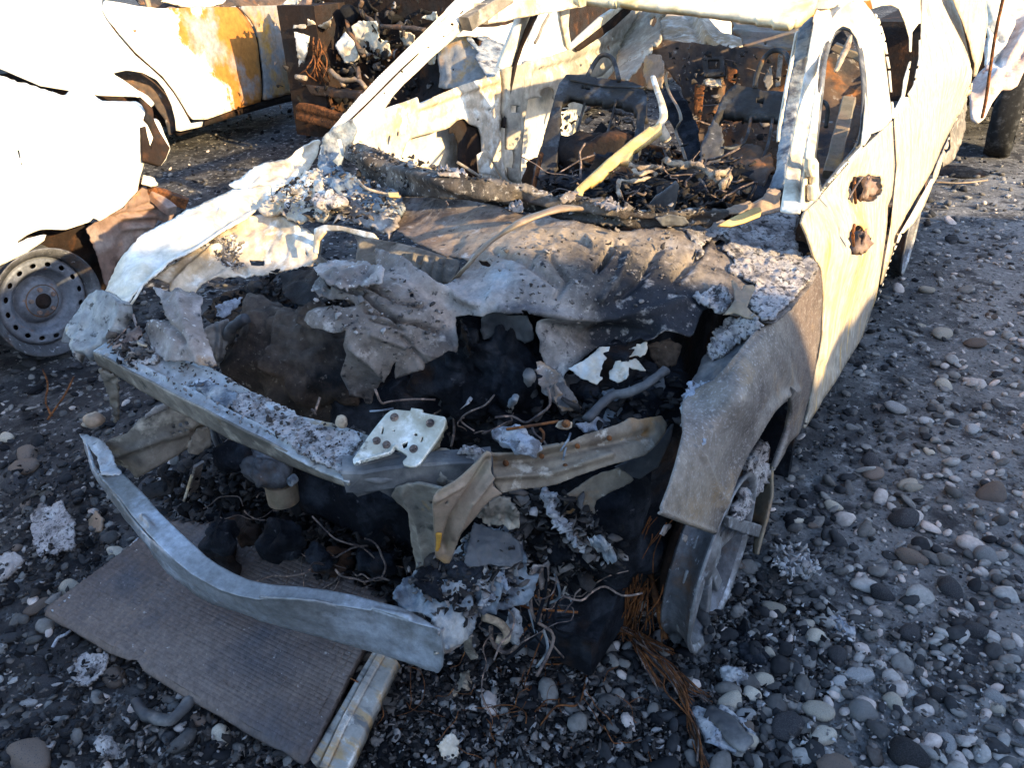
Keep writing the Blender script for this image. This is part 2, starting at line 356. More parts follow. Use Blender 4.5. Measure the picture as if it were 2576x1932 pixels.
m_intw = M('pale_grey_tan_steel', (.32, .285, .235), [((.22, .205, .17), 6, .55, .08), ((.46, .44, .37), 10, .56, .07), ((.22, .11, .06), 10, .68, .04)], rough=.7, bump=.3, bsc=50)  # grey-tan steel, duller than the cream front door panel
m_seat = M('burnt_seat_frame', (.04, .037, .037), [((.10, .11, .12), 12, .56, .07), ((.05, .045, .04), 10, .56, .07), ((.30, .13, .04), 12, .66, .05)], rough=.7, metal=.2, bump=.6, bsc=60)
m_pill = M('blue_grey_scale', (.17, .20, .23), [((.36, .35, .33), 12, .53, .07), ((.07, .075, .09), 16, .56, .06), ((.40, .32, .22), 9, .64, .05)], rough=.7, bump=.8, bsc=60, bdist=.006)
m_cowl = M('charred_cowl_rail', (.06, .048, .04), [((.19, .16, .135), 9, .54, .08), ((.03, .03, .032), 6, .55, .08), ((.42, .38, .34), 60, .62, .05)], rough=.85, bump=1, bsc=80, bdist=.006)
m_rim = M('sooty_alloy', (.21, .205, .205), [((.14, .13, .125), 9, .56, .08), ((.42, .43, .46), 25, .62, .06)], rough=.6, metal=.4, bump=.5, bsc=90)
m_rimd = M('soot_black_rim', (.075, .075, .08), [((.16, .16, .17), 9, .56, .08), ((.10, .06, .04), 7, .60, .06), ((.35, .35, .37), 40, .66, .05)], rough=.6, metal=.3, bump=.6, bsc=90)
m_steelrim = M('bare_steel_wheel', (.17, .18, .205), [((.11, .115, .13), 9, .53, .08), ((.20, .11, .07), 14, .66, .05)], rough=.6, metal=.3, bump=.3, bsc=90)
m_wire = M('rusty_steel_cord', (.17, .062, .022), [((.06, .028, .015), 30, .50, .08), ((.30, .12, .04), 50, .62, .06)], rough=.85, bump=.6, bsc=200, bdist=.002)
m_wirec = M('charred_wire', (.16, .12, .10), [((.05, .04, .04), 30, .5, .1), ((.36, .24, .18), 60, .6, .05)], rough=.9, bump=.5, bsc=200, bdist=.002)
m_rope = M('ash_coated_loom', (.42, .33, .24), [((.20, .15, .11), 30, .52, .08)], rough=.95, bump=1, bsc=150, bdist=.005)
m_rad = M('radiator_core', (.105, .080, .070), [((.15, .12, .105), 3, .52, .10), ((.08, .075, .08), 4, .56, .08), ((.34, .31, .29), 55, .68, .03)], rough=.6, metal=.25, bump=.25, bsc=150, bdist=.0015)
m_tank = M('radiator_side_tank', (.33, .30, .265), [((.42, .28, .15), 5, .57, .06, (2, 8, 2)), ((.15, .14, .135), 6, .58, .06, (2, 8, 2)), ((.5, .47, .43), 20, .6, .05)], rough=.55, metal=.3, bump=.3)
m_head = M('sun_blown_roof_header', (.74, .66, .50), [((.60, .48, .24), 5, .56, .08)], rough=.6, bump=.2)  # pale base and yellow patches stand in for sun glare on the header
m_yel = M('yellow_lit_trim', (.58, .385, .17), [((.45, .33, .12), 8, .55, .08)], rough=.6, bump=.2)  # yellow base stands in for warm sunlight on cabin and cowl trim
m_cream = M('cream_scorched_steel', (.54, .445, .34), [((.38, .28, .17), 5, .56, .07), ((.30, .26, .21), 6, .62, .06), ((.72, .69, .62), 15, .57, .06)], rough=.75, bump=.5, bsc=60)
m_bwhite = M('white_paint_with_rust', (.76, .70, .60), [((.36, .145, .03), 'Y', 5.2, .06), ((.25, .25, .245), 1.7, .585, .05), ((.36, .17, .04), 6, .68, .05)], rough=.6, bump=.1)
m_bq = M('white_quarter_paint', (.76, .71, .62), [((.66, .58, .45), 3, .58, .10)], rough=.6, bump=.1)
m_brust = M('orange_rust_door', (.34, .16, .04), [((.22, .21, .20), 1.6, .48, .07), ((.42, .22, .05), 4, .58, .07), ((.20, .15, .09), 5, .62, .06)], rough=.65, bump=.2)
m_dark = M('burnt_out_dark_brown', (.022, .014, .011), [((.085, .038, .018), 6, .60, .06), ((.02, .018, .018), 5, .55, .08)], rough=.9, bump=.8, bsc=40, bdist=.01)
m_pleat = M('crumpled_brown_steel', (.22, .145, .115), [((.30, .24, .21), 6, .54, .08), ((.34, .16, .07), 7, .64, .05), ((.09, .06, .05), 8, .60, .06)], rough=.7, metal=.1, bump=.3)
m_pink = M('pinkish_scorched_paint', (.46, .34, .28), [((.68, .62, .56), 4, .54, .07), ((.28, .14, .10), 6, .62, .05)], rough=.7, bump=.3)
m_tyre = M('burnt_tyre', (.02, .02, .02), [((.06, .06, .06), 20, .6, .07)], rough=.9, bump=.8)
m_melt = M('melted_bone_flap', (.40, .35, .28), [((.34, .37, .38), 9, .56, .08), ((.20, .16, .12), 16, .62, .05)], rough=.5, bump=.4)
m_soil = M('sooty_ashy_soil', (.045, .043, .044), [((.013, .013, .015), 2.0, .52, .08), ((.105, .10, .098), 5, .53, .07), ((.21, .205, .20), 'X', 2.12, .42), ((.045, .043, .045), 7, .56, .06), ((.32, .31, .30), 22, .61, .04), ((.03, .028, .028), 60, .60, .06)], rough=1, bump=1, bsc=110, bdist=.012, spec=.2, var=.4)
STN = {'tan': M('tan_river_stone', (.40, .345, .27), [((.28, .25, .21), 14, .53, .08), ((.50, .46, .40), 30, .60, .06), ((.14, .13, .12), 18, .63, .06)], rough=.8, bump=.5, bsc=90, obj_tone=True),
       'grey': M('grey_river_stone', (.25, .245, .24), [((.36, .35, .34), 16, .54, .07), ((.15, .145, .145), 18, .58, .07)], rough=.8, bump=.5, bsc=90, obj_tone=True),
       'soot': M('sooty_river_stone', (.030, .029, .032), [((.065, .062, .063), 14, .54, .07), ((.20, .185, .17), 30, .66, .05)], rough=.75, bump=.5, bsc=90, obj_tone=True),
       'brown': M('brown_river_stone', (.14, .105, .085), [((.20, .16, .13), 14, .54, .07), ((.06, .05, .05), 14, .58, .06)], rough=.8, bump=.5, bsc=90, obj_tone=True)}
m_grav = M('mixed_gravel', (.1, .1, .1), rough=.9, bump=.5, bsc=120, attr=('tone', [(0, (.010, .010, .012)), (.25, (.04, .04, .042)), (.5, (.13, .12, .11)), (.75, (.31, .295, .275)), (1, (.50, .41, .36))]))
m_flake = M('ash_flakes', (.3, .3, .3), rough=1, bump=.8, bsc=150, attr=('tone', [(0, (.008, .008, .009)), (.35, (.055, .047, .043)), (.7, (.19, .165, .15)), (1, (.46, .45, .45))]))

# ================================================================== THE GROUND
def ground_h(x, y):
    P = np.stack([x, y, 0*x], 1)
    return .018*fbm(P, 1.3, 3, 50)+.006*fbm(P, 9, 3, 51)
def ground():
    for nm, x0, x1, y0, y1, st in (('gravel_ground', -7, 4.0, -2.2, 9.5, .035),):
        xs = np.r_[-90, -45, -25, -14, -9.5, np.arange(x0, x1, st), 6, 9, 14, 25, 50, 90]; ys = np.r_[-40, -20, -9, -4, np.arange(y0, y1, st), 11, 13, 17, 25, 40, 70, 140]
        X, Y = np.meshgrid(xs, ys, indexing='ij'); nx, ny = X.shape
        Z = ground_h(X.ravel(), Y.ravel())
        I = np.arange(nx*ny).reshape(nx, ny); Q = np.stack([I[:-1, :-1], I[1:, :-1], I[1:, 1:], I[:-1, 1:]], -1).reshape(-1, 4)
        g = mesh('ground', np.stack([X.ravel(), Y.ravel(), Z], 1), Q, m_soil, loc=0)
        g['kind'] = 'structure'
    # unseen heap, added out of view to shade the near half of the car
    prof = [(-14, 0.2), (-9, 3.5), (-2.0, 3.7), (-.1, 3.35), (.45, 2.93), (.9, 2.45), (1.4, 2.40), (2.4, 2.32), (4.4, 1.9), (5.0, 1.5), (6.2, .3), (7, 0)]
    xs = np.arange(1.8, 12, .12); ys = np.arange(-15, 8, .12); X, Y = np.meshgrid(xs, ys, indexing='ij')
    H = np.interp(Y.ravel()+.8, [p[0] for p in prof], [p[1] for p in prof])
    Z = np.maximum(H-np.abs(X.ravel()-6.5)*.80, 0)*1.0
    Z = Z+np.where(Z > 0, .05*fbm(np.stack([X.ravel(), Y.ravel(), 0*Z], 1), 2, 4, 9), -.05)
    nx, ny = X.shape; I = np.arange(nx*ny).reshape(nx, ny); Q = np.stack([I[:-1, :-1], I[1:, :-1], I[1:, 1:], I[:-1, 1:]], -1).reshape(-1, 4)
    g = mesh('added_shade_heap', np.stack([X.ravel(), Y.ravel(), Z-.03], 1), Q, m_soil, loc=0); g['kind'] = 'structure'
ground()

def ico(sub):
    import bmesh
    b = bmesh.new(); bmesh.ops.create_icosphere(b, subdivisions=sub, radius=1); b.verts.ensure_lookup_table()
    V = np.array([v.co[:] for v in b.verts]); F = np.array([[v.index for v in f.verts] for f in b.faces], np.int32); b.free(); return V, F
ICO = {k: ico(k) for k in (1, 2, 3)}
def facet(V, seed, n=14):
    r_ = np.random.default_rng(seed); N_ = r_.normal(size=(n, 3)); N_ /= np.linalg.norm(N_, axis=1)[:, None]; D_ = r_.uniform(.62, .95, n)
    U = V/np.linalg.norm(V, axis=1)[:, None]; c = np.clip(U @ N_.T, .05, None); t = (D_/c); t = -np.log(np.exp(-t*9).sum(1)+np.exp(-9*1.05))/9
    return U*np.clip(t, .4, 1.2)[:, None]
def rotm(n):
    q = rng.normal(size=(n, 4)); q /= np.linalg.norm(q, axis=1)[:, None]; a_, b_, c_, d_ = q.T
    return np.stack([1-2*(c_*c_+d_*d_), 2*(b_*c_-a_*d_), 2*(b_*d_+a_*c_), 2*(b_*c_+a_*d_), 1-2*(b_*b_+d_*d_), 2*(c_*d_-a_*b_), 2*(b_*d_-a_*c_), 2*(c_*d_+a_*b_), 1-2*(b_*b_+c_*c_)], 1).reshape(n, 3, 3)
def scatter(name, label, cat, XY, size, tone, mat, sub=1, flat=(.45, .8), sink=.25, lump=.18, shard=False):
    n = len(XY); V0, F0 = ICO[sub]; k = len(V0)
    R = rotm(n)
    yaw = rng.random(n)*6.28; tl = rng.normal(size=(n, 2))*.25
    cy, sy = np.cos(yaw), np.sin(yaw)
    S = np.stack([size*(1+rng.random(n)*.5), size*(.75+rng.random(n)*.35), size*(flat[0]+rng.random(n)*(flat[1]-flat[0]))], 1)
    W = np.stack([facet(V0*(1+lump*vnoise(V0*1.6+[q*3.1, 0, 0], q % 17))[:, None], q+1) for q in range(32)])[rng.integers(0, 32, n)]
    W = W*S[:, None]
    if shard: W = W+size[:, None, None]*.35*rng.normal(size=W.shape)*np.array([1, 1, .5])
    z = W[..., 2]+W[..., 0]*tl[:, :1]+W[..., 1]*tl[:, 1:]
    X = W[..., 0]*cy[:, None]-W[..., 1]*sy[:, None]; Y = W[..., 0]*sy[:, None]+W[..., 1]*cy[:, None]
    gz = ground_h(XY[:, 0], XY[:, 1])
    P = np.stack([X+XY[:, :1], Y+XY[:, 1:2], z+gz[:, None]+(S[:, 2]*(1-2*sink))[:, None]], -1).reshape(-1, 3)
    F = (F0[None]+np.arange(n)[:, None, None]*k).reshape(-1, 3).astype(np.int32)
    o = mesh(name, P, F, mat, loc=0, smooth=not (shard or sub == 2))
    at_ = o.data.attributes.new('tone', 'FLOAT', 'POINT'); at_.data.foreach_set('value', np.repeat(tone, k).astype(np.float32))
    o['kind'] = 'stuff'; return tag(o, label, cat)
def sample(n, near):
    """places on the ground thinned with distance from where the road in front of the wreck is"""
    r = []
    while len(r) < n:
        x = rng.uniform(-7, 2.6, 4000); y = rng.uniform(-1.4, 10, 4000)
        d = np.hypot(x-CP[0], y-CP[1]); k = rng.random(4000) < np.clip((near/(d+.3))**2, 0, 1)
        k &= ~((np.abs(x) < .72) & (y > 1.4) & (y < 4.6))
        r += list(zip(x[k], y[k]))
    return np.array(r[:n])
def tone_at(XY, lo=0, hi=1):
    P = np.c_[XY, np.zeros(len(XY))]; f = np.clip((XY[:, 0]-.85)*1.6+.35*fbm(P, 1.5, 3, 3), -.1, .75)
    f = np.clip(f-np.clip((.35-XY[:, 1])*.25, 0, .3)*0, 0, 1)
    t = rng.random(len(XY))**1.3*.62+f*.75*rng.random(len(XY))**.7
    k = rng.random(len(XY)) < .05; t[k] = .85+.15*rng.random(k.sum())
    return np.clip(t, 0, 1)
XY = sample(20000, 1.75); scatter('gravel', 'loose sooty gravel covering the ground between the wrecks', 'gravel', XY, rng.uniform(.007, .021, len(XY))*(1+.6*(rng.random(len(XY)) < .12)), tone_at(XY), m_grav, 2)
XY = sample(26000, 2.2); scatter('grit', 'fine burnt grit and crumbs spread over the soil', 'grit', XY, rng.uniform(.0022, .0065, len(XY)), tone_at(XY), m_grav, 1)
XY = sample(3600, 2.0)
k = (XY[:, 0] < .95); XYf = XY[k]
scatter('ash_flakes', 'scattered ash flakes and char shards on the ground', 'ash', XYf, rng.uniform(.004, .013, len(XYf)), np.clip(rng.random(len(XYf))**2.2, 0, 1), m_flake, 1, flat=(.12, .4), sink=.1, shard=True)
# thick field of crumbs and flakes under the nose of the car
n = 9000; XYc = np.stack([rng.uniform(.05, 1.15, n), rng.uniform(-.35, 1.0, n)], 1)
scatter('burnt_debris', 'thick litter of burnt crumbs and flakes under the front corner', 'debris', XYc, rng.uniform(.0025, .009, n)*(1+1.2*(rng.random(n) < .06)), np.clip(rng.random(n)**2.8*.8, 0, 1), m_flake, 1, flat=(.2, .7), sink=.0, shard=True)

# stones large enough to point at
SM = {}
for kk in STN:
    for q in range(6):
        V0, F0 = ICO[3]; V = facet(V0, 100+q, 9 if q % 2 else 16)*(1+.10*fbm(V0+q*2.7, .9, 2, q)[:, None]+.025*fbm(V0+q, 3.5, 3, q+9)[:, None])*1.08
        me = bpy.data.meshes.new('stone'); me.from_pydata(V.tolist(), [], F0.tolist()); me.polygons.foreach_set('use_smooth', np.ones(len(F0), bool)); me.materials.append(STN[kk]); SM[kk, q] = me
def stone(x, y, sx, sy, sz, kind, label, group='river stones lying in the sooty gravel', rot=None, sink=.3):
    o = bpy.data.objects.new('stone', SM[kind, random.randrange(6)]); COL.objects.link(o)
    gz = float(ground_h(np.array([x]), np.array([y]))[0])
    o.location = (x, y, gz+sz*(1-2*sink)); o.scale = (sx, sy, sz)
    o.rotation_euler = (random.gauss(0, .15), random.gauss(0, .15), random.uniform(0, 6.28) if rot is None else rot)
    return tag(o, label, 'stone', group)
# measured stones: tile position, half width in picture units, kind, label
for s_, w_, kd, lb in [
    ('9> 1645,215', 52, 'tan', 'pale wedge-shaped tan stone standing out right of the front wheel'),
    ('9> 1250,310', 46, 'tan', 'angular pale stone just behind the front wheel'),
    ('9> 1070,398', 34, 'tan', 'thin yellowish disc-shaped stone beside the front wheel'),
    ('9> 1148,415', 30, 'brown', 'small pinkish ragged stone next to the yellowish disc stone'),
    ('9> 1640,560', 74, 'brown', 'long dark striped stone lying aslant in the right gravel'),
    ('9> 1175,985', 62, 'tan', 'rounded tan stone in the bare ash below the front wheel'),
    ('9> 950,830', 58, 'tan', 'soot-topped tan stone by the lower rim of the front wheel'),
    ('9> 925,1075', 34, 'tan', 'small upright tan stone beside the charred lump under the wheel'),
    ('9> 885,1195', 56, 'tan', 'fist-sized grey tan stone, topmost of the pale cluster'),
    ('9> 838,1268', 46, 'tan', 'smooth pale stone under the topmost stone of the pale cluster'),
    ('9> 740,1300', 66, 'tan', 'large pale oval stone at the left of the pale cluster'),
    ('9> 820,1385', 46, 'grey', 'grey stone at the foot of the pale cluster'),
    ('9> 1175,1345', 74, 'tan', 'long pale flat stone near the bottom right'),
    ('9> 1215,1475', 56, 'tan', 'angular pale stone below the long pale flat stone'),
    ('9> 1035,1430', 78, 'soot', 'big smooth black-purple stone near the bottom edge'),
    ('9> 1395,1180', 62, 'grey', 'round light grey stone in the pale ash patch'),
    ('9> 1290,1215', 42, 'grey', 'small light grey stone beside the round light grey one'),
    ('9> 1395,1370', 70, 'grey', 'flat brown-grey stone between the two long pale stones'),
    ('9> 1560,1270', 50, 'soot', 'dark stone with one pale broken face'),
    ('9> 1620,1570', 90, 'soot', 'largest dark boulder at the bottom edge right of centre'),
    ('9> 1260,1625', 80, 'brown', 'tan brown stone cut by the bottom edge of the picture'),
    ('9> 1780,1270', 66, 'soot', 'dark rounded stone right of the stone with the pale face'),
    ('9> 1700,1310', 60, 'soot', 'dark sooty stone leaning between two darker ones'),
    ('9> 2060,1290', 56, 'grey', 'grey-brown round stone low at the right edge'),
    ('9> 1965,945', 72, 'soot', 'large dark flat stone high in the right gravel'),
    ('9> 1840,735', 60, 'soot', 'long dark stone above the pale ash patch'),
    ('9> 1500,735', 70, 'soot', 'broad black stone in the middle of the right gravel'),
    ('9> 1650,950', 66, 'soot', 'dark angular stone right of the bare ash'),
    ('9> 2020,560', 56, 'grey', 'grey flat stone near the right edge, halfway down'),
    ('9> 2060,240', 70, 'brown', 'large brownish stone at the upper right of the near gravel'),
    ('9> 1450,150', 50, 'brown', 'brown stone above the pale wedge-shaped one'),
    ('9> 1600,380', 76, 'soot', 'long charred stone with a grey rim'),
    ('6> 1800,550', 46, 'tan', 'pale cracked stone in the gravel beside the door'),
    ('6> 1805,820', 44, 'tan', 'tan oval stone beside the fender, higher in the gravel'),
    ('6> 1560,935', 50, 'grey', 'slanted grey stone beside the arch of the fender'),
    ('6> 1965,600', 48, 'brown', 'flat brownish stone by the right edge beside the door'),
    ('6> 1720,338', 36, 'tan', 'pale oblong stone behind the rear wheel side'),
    ('6> 1440,1200', 50, 'soot', 'dark stone level with the front wheel arch'),
    ('6> 1640,1310', 50, 'tan', 'cream stone with a chipped top beside the wheel arch'),
    ('7> 160,1560', 120, 'brown', 'biggest pinkish brown rock in the lower left corner'),
    ('7> 1105,1480', 62, 'tan', 'rust-stained tan stone under the lower edge of the radiator'),
    ('7> 1005,1405', 40, 'brown', 'small brown stone against the lower edge of the radiator'),
    ('7> 195,830', 56, 'brown', 'smooth mauve stone left of the radiator corner'),
    ('7> 350,745', 56, 'tan', 'pale stone touching the left corner of the radiator'),
    ('7> 590,560', 56, 'tan', 'pale stone above the left edge of the radiator'),
    ('7> 180,1120', 78, 'soot', 'broad black stone in the dark cobbles on the left'),
    ('7> 240,1220', 66, 'soot', 'black cobble just below the broad black one'),
    ('7> 310,1340', 80, 'soot', 'large black cobble left of the radiator lower edge'),
    ('7> 355,1440', 56, 'soot', 'black cobble near the bottom left'),
    ('7> 570,1190', 60, 'brown', 'brown cobble close to the radiator lower edge'),
    ('7> 60,200', 60, 'soot', 'dark cobble at the left edge near the beam end'),
    ('7> 130,60', 60, 'brown', 'brown cobble at the left edge above the ash lump'),
    ('4> 470,1010', 54, 'tan', 'yellow-brown lump resting near the bent beam end'),
    ('4> 120,1220', 70, 'brown', 'long brown cobble in the left gravel'),
    ('4> 25,1075', 34, 'tan', 'small pale stone at the left edge of the picture')]:
    p = pts(s_)[0]; g = at(p[0], p[1]+w_*.15, 'z', .012); d = np.linalg.norm(g-CP); r = w_*.5*d/FL*.98
    stone(g[0], g[1], r, r*random.uniform(.62, .85), r*random.uniform(.5, .68), kd, lb, rot=random.uniform(-.6, .6)+.4)
cnt = 0; used = set()
LM = [(.92, .75, 'the front wheel'), (1.05, 1.4, 'the lower door edge'), (1.1, 2.0, 'the middle of the sill'), (1.1, 2.9, 'the rear wheel'), (1.45, .5, 'the white crinkled ash lump'), (1.25, .1, 'the pale stone cluster'), (1.5, 1.2, 'the wedge-shaped tan stone'), (-1.15, .1, 'the mauve ash slab'), (-1.3, .6, 'the twisted rusty wires'), (-.45, -.35, 'the radiator edge'), (.35, -.3, 'the radiator side tank'), (-1.7, .6, 'the bare steel wheel'), (-1.7, 1.6, 'the crumpled white nose'), (-2.3, 2.6, 'the sunlit ground patch'), (.8, -.3, 'the rusty cord bundle'), (1.0, -.45, 'the white ash strips'), (-.85, .9, 'the far fender'), (-1.0, -.3, 'the short white twig')]
XYs = sample(900, 1.6); sz = rng.uniform(.012, .024, len(XYs))
for (x, y), s_ in zip(XYs, sz):
    d = math.hypot(x-CP[0], y-CP[1]); inr = -.45 < y and x < 1.7
    if abs(x) < .8 and -.15 < y < 4.5: continue
    if d > 4.2 or cnt > 240: continue
    right = x > .8
    kd = random.choices(['tan', 'grey', 'soot', 'brown'], [.26, .30, .32, .12] if right else [.05, .08, .65, .22])[0]
    big = 1.25 if random.random() < .25 else 1
    nm = {'tan': 'tan', 'grey': 'light grey', 'soot': 'soot-black', 'brown': 'brownish'}[kd]
    lx, ly, ln = min(LM, key=lambda l: (l[0]-x)**2+(l[1]-y)**2); dx, dy = x-lx, y-ly
    di = ('right of' if dx > 0 else 'left of') if abs(dx) > abs(dy) else ('beyond' if dy > 0 else 'this side of')
    k_ = s_*big; szn = 'tiny' if k_ < .016 else ('small' if k_ < .020 else ('medium' if k_ < .025 else 'larger'))
    fl = random.uniform(.5, .85); shp = 'flat' if fl < .62 else ('oval' if fl < .73 else 'round')
    lb = f'{szn} {shp} {nm} stone {di} {ln}'
    if lb in used:
        l2 = sorted(LM, key=lambda l: (l[0]-x)**2+(l[1]-y)**2)[1][2]; lb = f'{szn} {shp} {nm} stone between {ln} and {l2}'
    if lb in used: lb = lb.replace(' stone between', random.choice([' half-sunk stone between', ' tilted stone between'])) if 'between' in lb and len(lb.split()) < 16 else lb
    used.add(lb)
    stone(x, y, k_*1.25, k_*random.uniform(.8, 1), k_*fl, kd, lb, group=f'loose stones around {ln}')
    cnt += 1
# ================================================================== THE BURNT CAR (long axis along Y, nose at Y = 0)
car = thing('burnt_car', 'burnt-out sedan shell in the middle, hood melted open and front bumper beam bared', 'car', (0, 2.4, 0))

# ---- side body, driver side
S_side = '3> 1110,1070:x.86 1180,1000:y1.35 1400,750:y1.72 1550,600:y2.4 1690,300:y3.3 1720,0:y3.8 6> 1180,240:x.88 N> 2012,1090:x.9 2045,950:x.905 2120,935:x.905 2205,785:x.90 2265,595:x.90 2320,530:x.90 2350,450:y4.0 2385,350:y4.4 2410,280:y4.7 2450,165:y4.75 2150,620:x.90'
SS = Surf(S_side)
R_door = [('N> 2150,560 2130,700 2095,880 2065,1000', -.006, 16), ('N> 2240,520 2200,650 2150,800 2105,920', -.01, 20), ('N> 2120,640 2100,760 2075,900', .006, 14)]
fd = patch('front_door', 'N> 2020,560 2028,530 2060,500 2120,425 2170,375 2245,303 2252,420 2238,560 2205,750 2170,848 2120,935 2070,1012 2022,1083 2034,1040 2052,950 2068,850 2073,750 2066,675 2050,650 2035,595', SS, m_door, car, step=4.5, jag=0, noise=.0015, nsc=5, t=.006, holes=[jag_poly(pts('N> 2135,470 2150,445 2185,440 2218,443 2222,480 2200,505 2170,508 2150,500'), 5, 3), jag_poly(pts('N> 2140,600 2150,575 2165,565 2180,585 2198,600 2195,625 2170,645 2150,640'), 5, 3)], ridges=R_door)
patch('rear_door', 'N> 2250,298 2300,220 2316,150 2321,-40 2385,-40 2420,60 2448,160 2440,230 2405,300 2370,370 2345,430 2315,480 2280,540 2262,585 2210,745 2243,560 2257,420', SS, m_door, car, step=6, noise=.001, nsc=5, t=.003, ridges=[('N> 2380,0 2448,165', -.012, 8)])
patch('sill_panel', 'N> 2262,592 2290,545 2318,495 2347,443 2345,470 2325,520 2300,560 2270,590 2240,655 2208,762 2215,740', Surf('N> 2262,592:x.915 2347,443:y3.7 2208,762:x.915 2240,655:x.91'), m_white, car, step=6, t=.003)
patch('rear_quarter', 'N> 2385,-40 2480,-40 2485,60 2470,150 2455,190 2435,225 2410,282 2395,330 2385,365 2360,440 2345,468 2349,435 2375,370 2408,300 2444,230 2452,160 2424,60', Surf('N> 2385,-40:y4.2 2480,-40:y4.8 2470,150:y4.8 2410,282:y4.75 2349,435:y3.95 2345,468:y3.9 2424,60:y4.5'), m_door, car, step=8, noise=.003, t=.004)
patch('rear_bumper_remnant', 'N> 2385,285 2410,285 2435,240 2430,330 2415,370 2400,400 2375,420 2372,400 2390,370 2385,330', Surf('N> 2385,285:y4.6 2435,240:y4.9 2375,420:y4.5 2415,370:y4.8'), m_olive, car, step=6, jag=2, noise=.008, t=.004)
for c_, s_, q in (((.0, 0, 0), 1, 0),):
    for p, n_ in (('N> 2180,475', 1), ('N> 2168,605', 2)):
        x, y = pts(p)[0]; blob('mirror_mount_remnant', at(x, y, 'x', .885), (.022, .05 if n_ == 1 else .04, .045), m_pleat, fd, amp=.03, nsc=26, n=14, seed=n_)
tube('wire', '3> 1360,890:x.905 1358,950:x.91 1365,1020:x.91', .004, m_wire, fd); tube('wire', '3> 1358,1130:x.91 1352,1180:x.915 1355,1235:x.91', .004, m_wire, fd)
tube('wire', '3> 1330,1000:x.91 1370,930:x.915 1400,890:x.91', .0025, m_wirec, fd)
# window frames of the driver side
def up(s): return Surf(s)
US = up('3> 1150,780:x.86 1180,1000:x.86 1400,750:x.85 1215,220:y1.95 1300,125:x.66 1420,500:y1.9 1500,200:y2.35 1380,0:y2.15 1550,600:y2.4 1240,60:x.64')
patch('window_frame', '3> 1100,1068 1092,1040 1120,800 1150,560 1185,320 1205,200 1230,130 1275,60 1330,15 1385,-10 1410,10 1450,60 1480,130 1505,220 1528,400 1548,600 1500,650 1450,672 1400,745 1300,850 1180,990', US, m_white, car, step=5, t=.004, noise=.0012,
      holes=['3> 1158,785 1175,650 1200,430 1215,300 1235,215 1262,155 1300,128 1340,142 1372,190 1395,260 1412,380 1418,500 1408,640 1395,735 1300,838 1185,975 1172,900'], ridges=[('3> 1140,780 1180,520 1200,300 1225,180 1260,110 1330,30 1380,0', -.012, 3.2), ('3> 1450,670 1430,500 1420,330 1390,190 1340,110', -.006, 4)])
patch('window_seal', '3> 1148,785 1168,600 1190,400 1206,280 1228,200 1258,142 1300,114 1345,128 1380,180 1404,260 1420,380 1426,500 1416,650 1402,745 1300,856 1178,995 1160,900', up('3> 1150,780:x.84 1180,1000:x.84 1400,750:x.83 1215,220:y1.95 1300,125:x.64 1420,500:y1.93 1420,300:y2.1'), m_dgrey, car, step=5, t=.004,
      holes=['3> 1166,790 1185,640 1208,430 1222,300 1242,222 1266,168 1300,142 1334,152 1360,195 1382,265 1398,380 1402,500 1394,630 1380,720 1296,822 1195,950 1182,880'])
patch('hinge_trim', '3> 1140,798 1165,795 1180,820 1178,990 1172,1010 1150,1012 1152,900 1138,850', Surf('3> 1140,798:x.875 1180,820:x.875 1172,1010:x.875'), m_white, car, step=4, t=.012, holes=['3> 1146,830 1158,830 1160,860 1148,860', '3> 1150,890 1162,890 1162,930 1152,930'])
patch('pillar_skin', '3> 1155,78 1175,30 1190,-40 1400,-40 1340,0 1285,40 1240,105 1212,200 1190,330 1165,480 1140,640 1118,800 1095,1030 1085,1066 1040,1070 985,1058 1010,900 1040,740 1065,600 1090,470 1115,330 1140,180', Surf('3> 985,1058:x.82 1085,1066:x.865 1155,78:x.615 1240,105:x.64 1065,600:x.735 1140,640:x.775 1190,-40:x.56 1400,-40:y2.3 1190,330:y1.75'), m_white, car, step=5, t=.004, noise=.0012, ridges=[('3> 1220,150 1190,300 1160,480 1130,640 1100,840 1080,1000', -.01, 5), ('3> 1150,120 1120,320 1085,500 1050,700 1010,900', .006, 6)])
patch('pillar_inner', '3> 1080,135 1110,100 1150,78 1158,100 1140,190 1112,340 1088,480 1062,610 1035,760 1005,900 985,940 950,960 925,955 935,920 965,850 975,740 990,640 1005,560 1030,420 1050,320 1065,220', Surf('3> 1080,135:x.54 1150,78:x.575 935,940:x.68 1005,900:x.72 1030,420:x.60 1088,480:x.64'), m_pill, car, step=5, t=.008, noise=.003, nsc=25, jag=1)
patch('pillar_edge', '3> 1072,160 1082,150 1052,330 1032,450 1012,580 992,700 980,720 984,640 998,560 1026,400', Surf('3> 1072,160:x.53 1032,450:x.585 980,720:x.63'), m_white, car, step=4, t=.008)
patch('rear_window_frame', '3> 1440,-20 1560,-30 1690,-30 1695,150 1692,300 1662,455 1602,545 1552,602 1548,520 1530,330 1505,200 1470,90', up('3> 1440,-20:y2.4 1690,-30:y3.7 1692,300:y3.3 1552,602:y2.4 1530,330:y2.35'), m_white, car, step=6, t=.004,
      holes=['3> 1452,40 1500,25 1545,22 1585,40 1615,110 1638,190 1640,300 1610,400 1600,480 1560,560 1552,500 1540,340 1515,190 1485,90', '3> 1650,160 1688,110 1686,290 1658,430 1625,480 1610,500 1630,400 1645,300'])
tube('seal_shred', '3> 1262,360:x.8 1290,290:x.8 1320,230:x.8 1340,180:x.8', [.004, .008, .008, .003], m_rope, car, rough=.003)
beam('roof_rail', at(2060, -20, 'x', .6), (.6, 3.6, 1.35), .07, .09, m_white, car, rough=.002)
beam('roof_rail', (-.6, 1.98, 1.34), (-.6, 3.6, 1.34), .07, .07, m_cream, car, rough=.002)
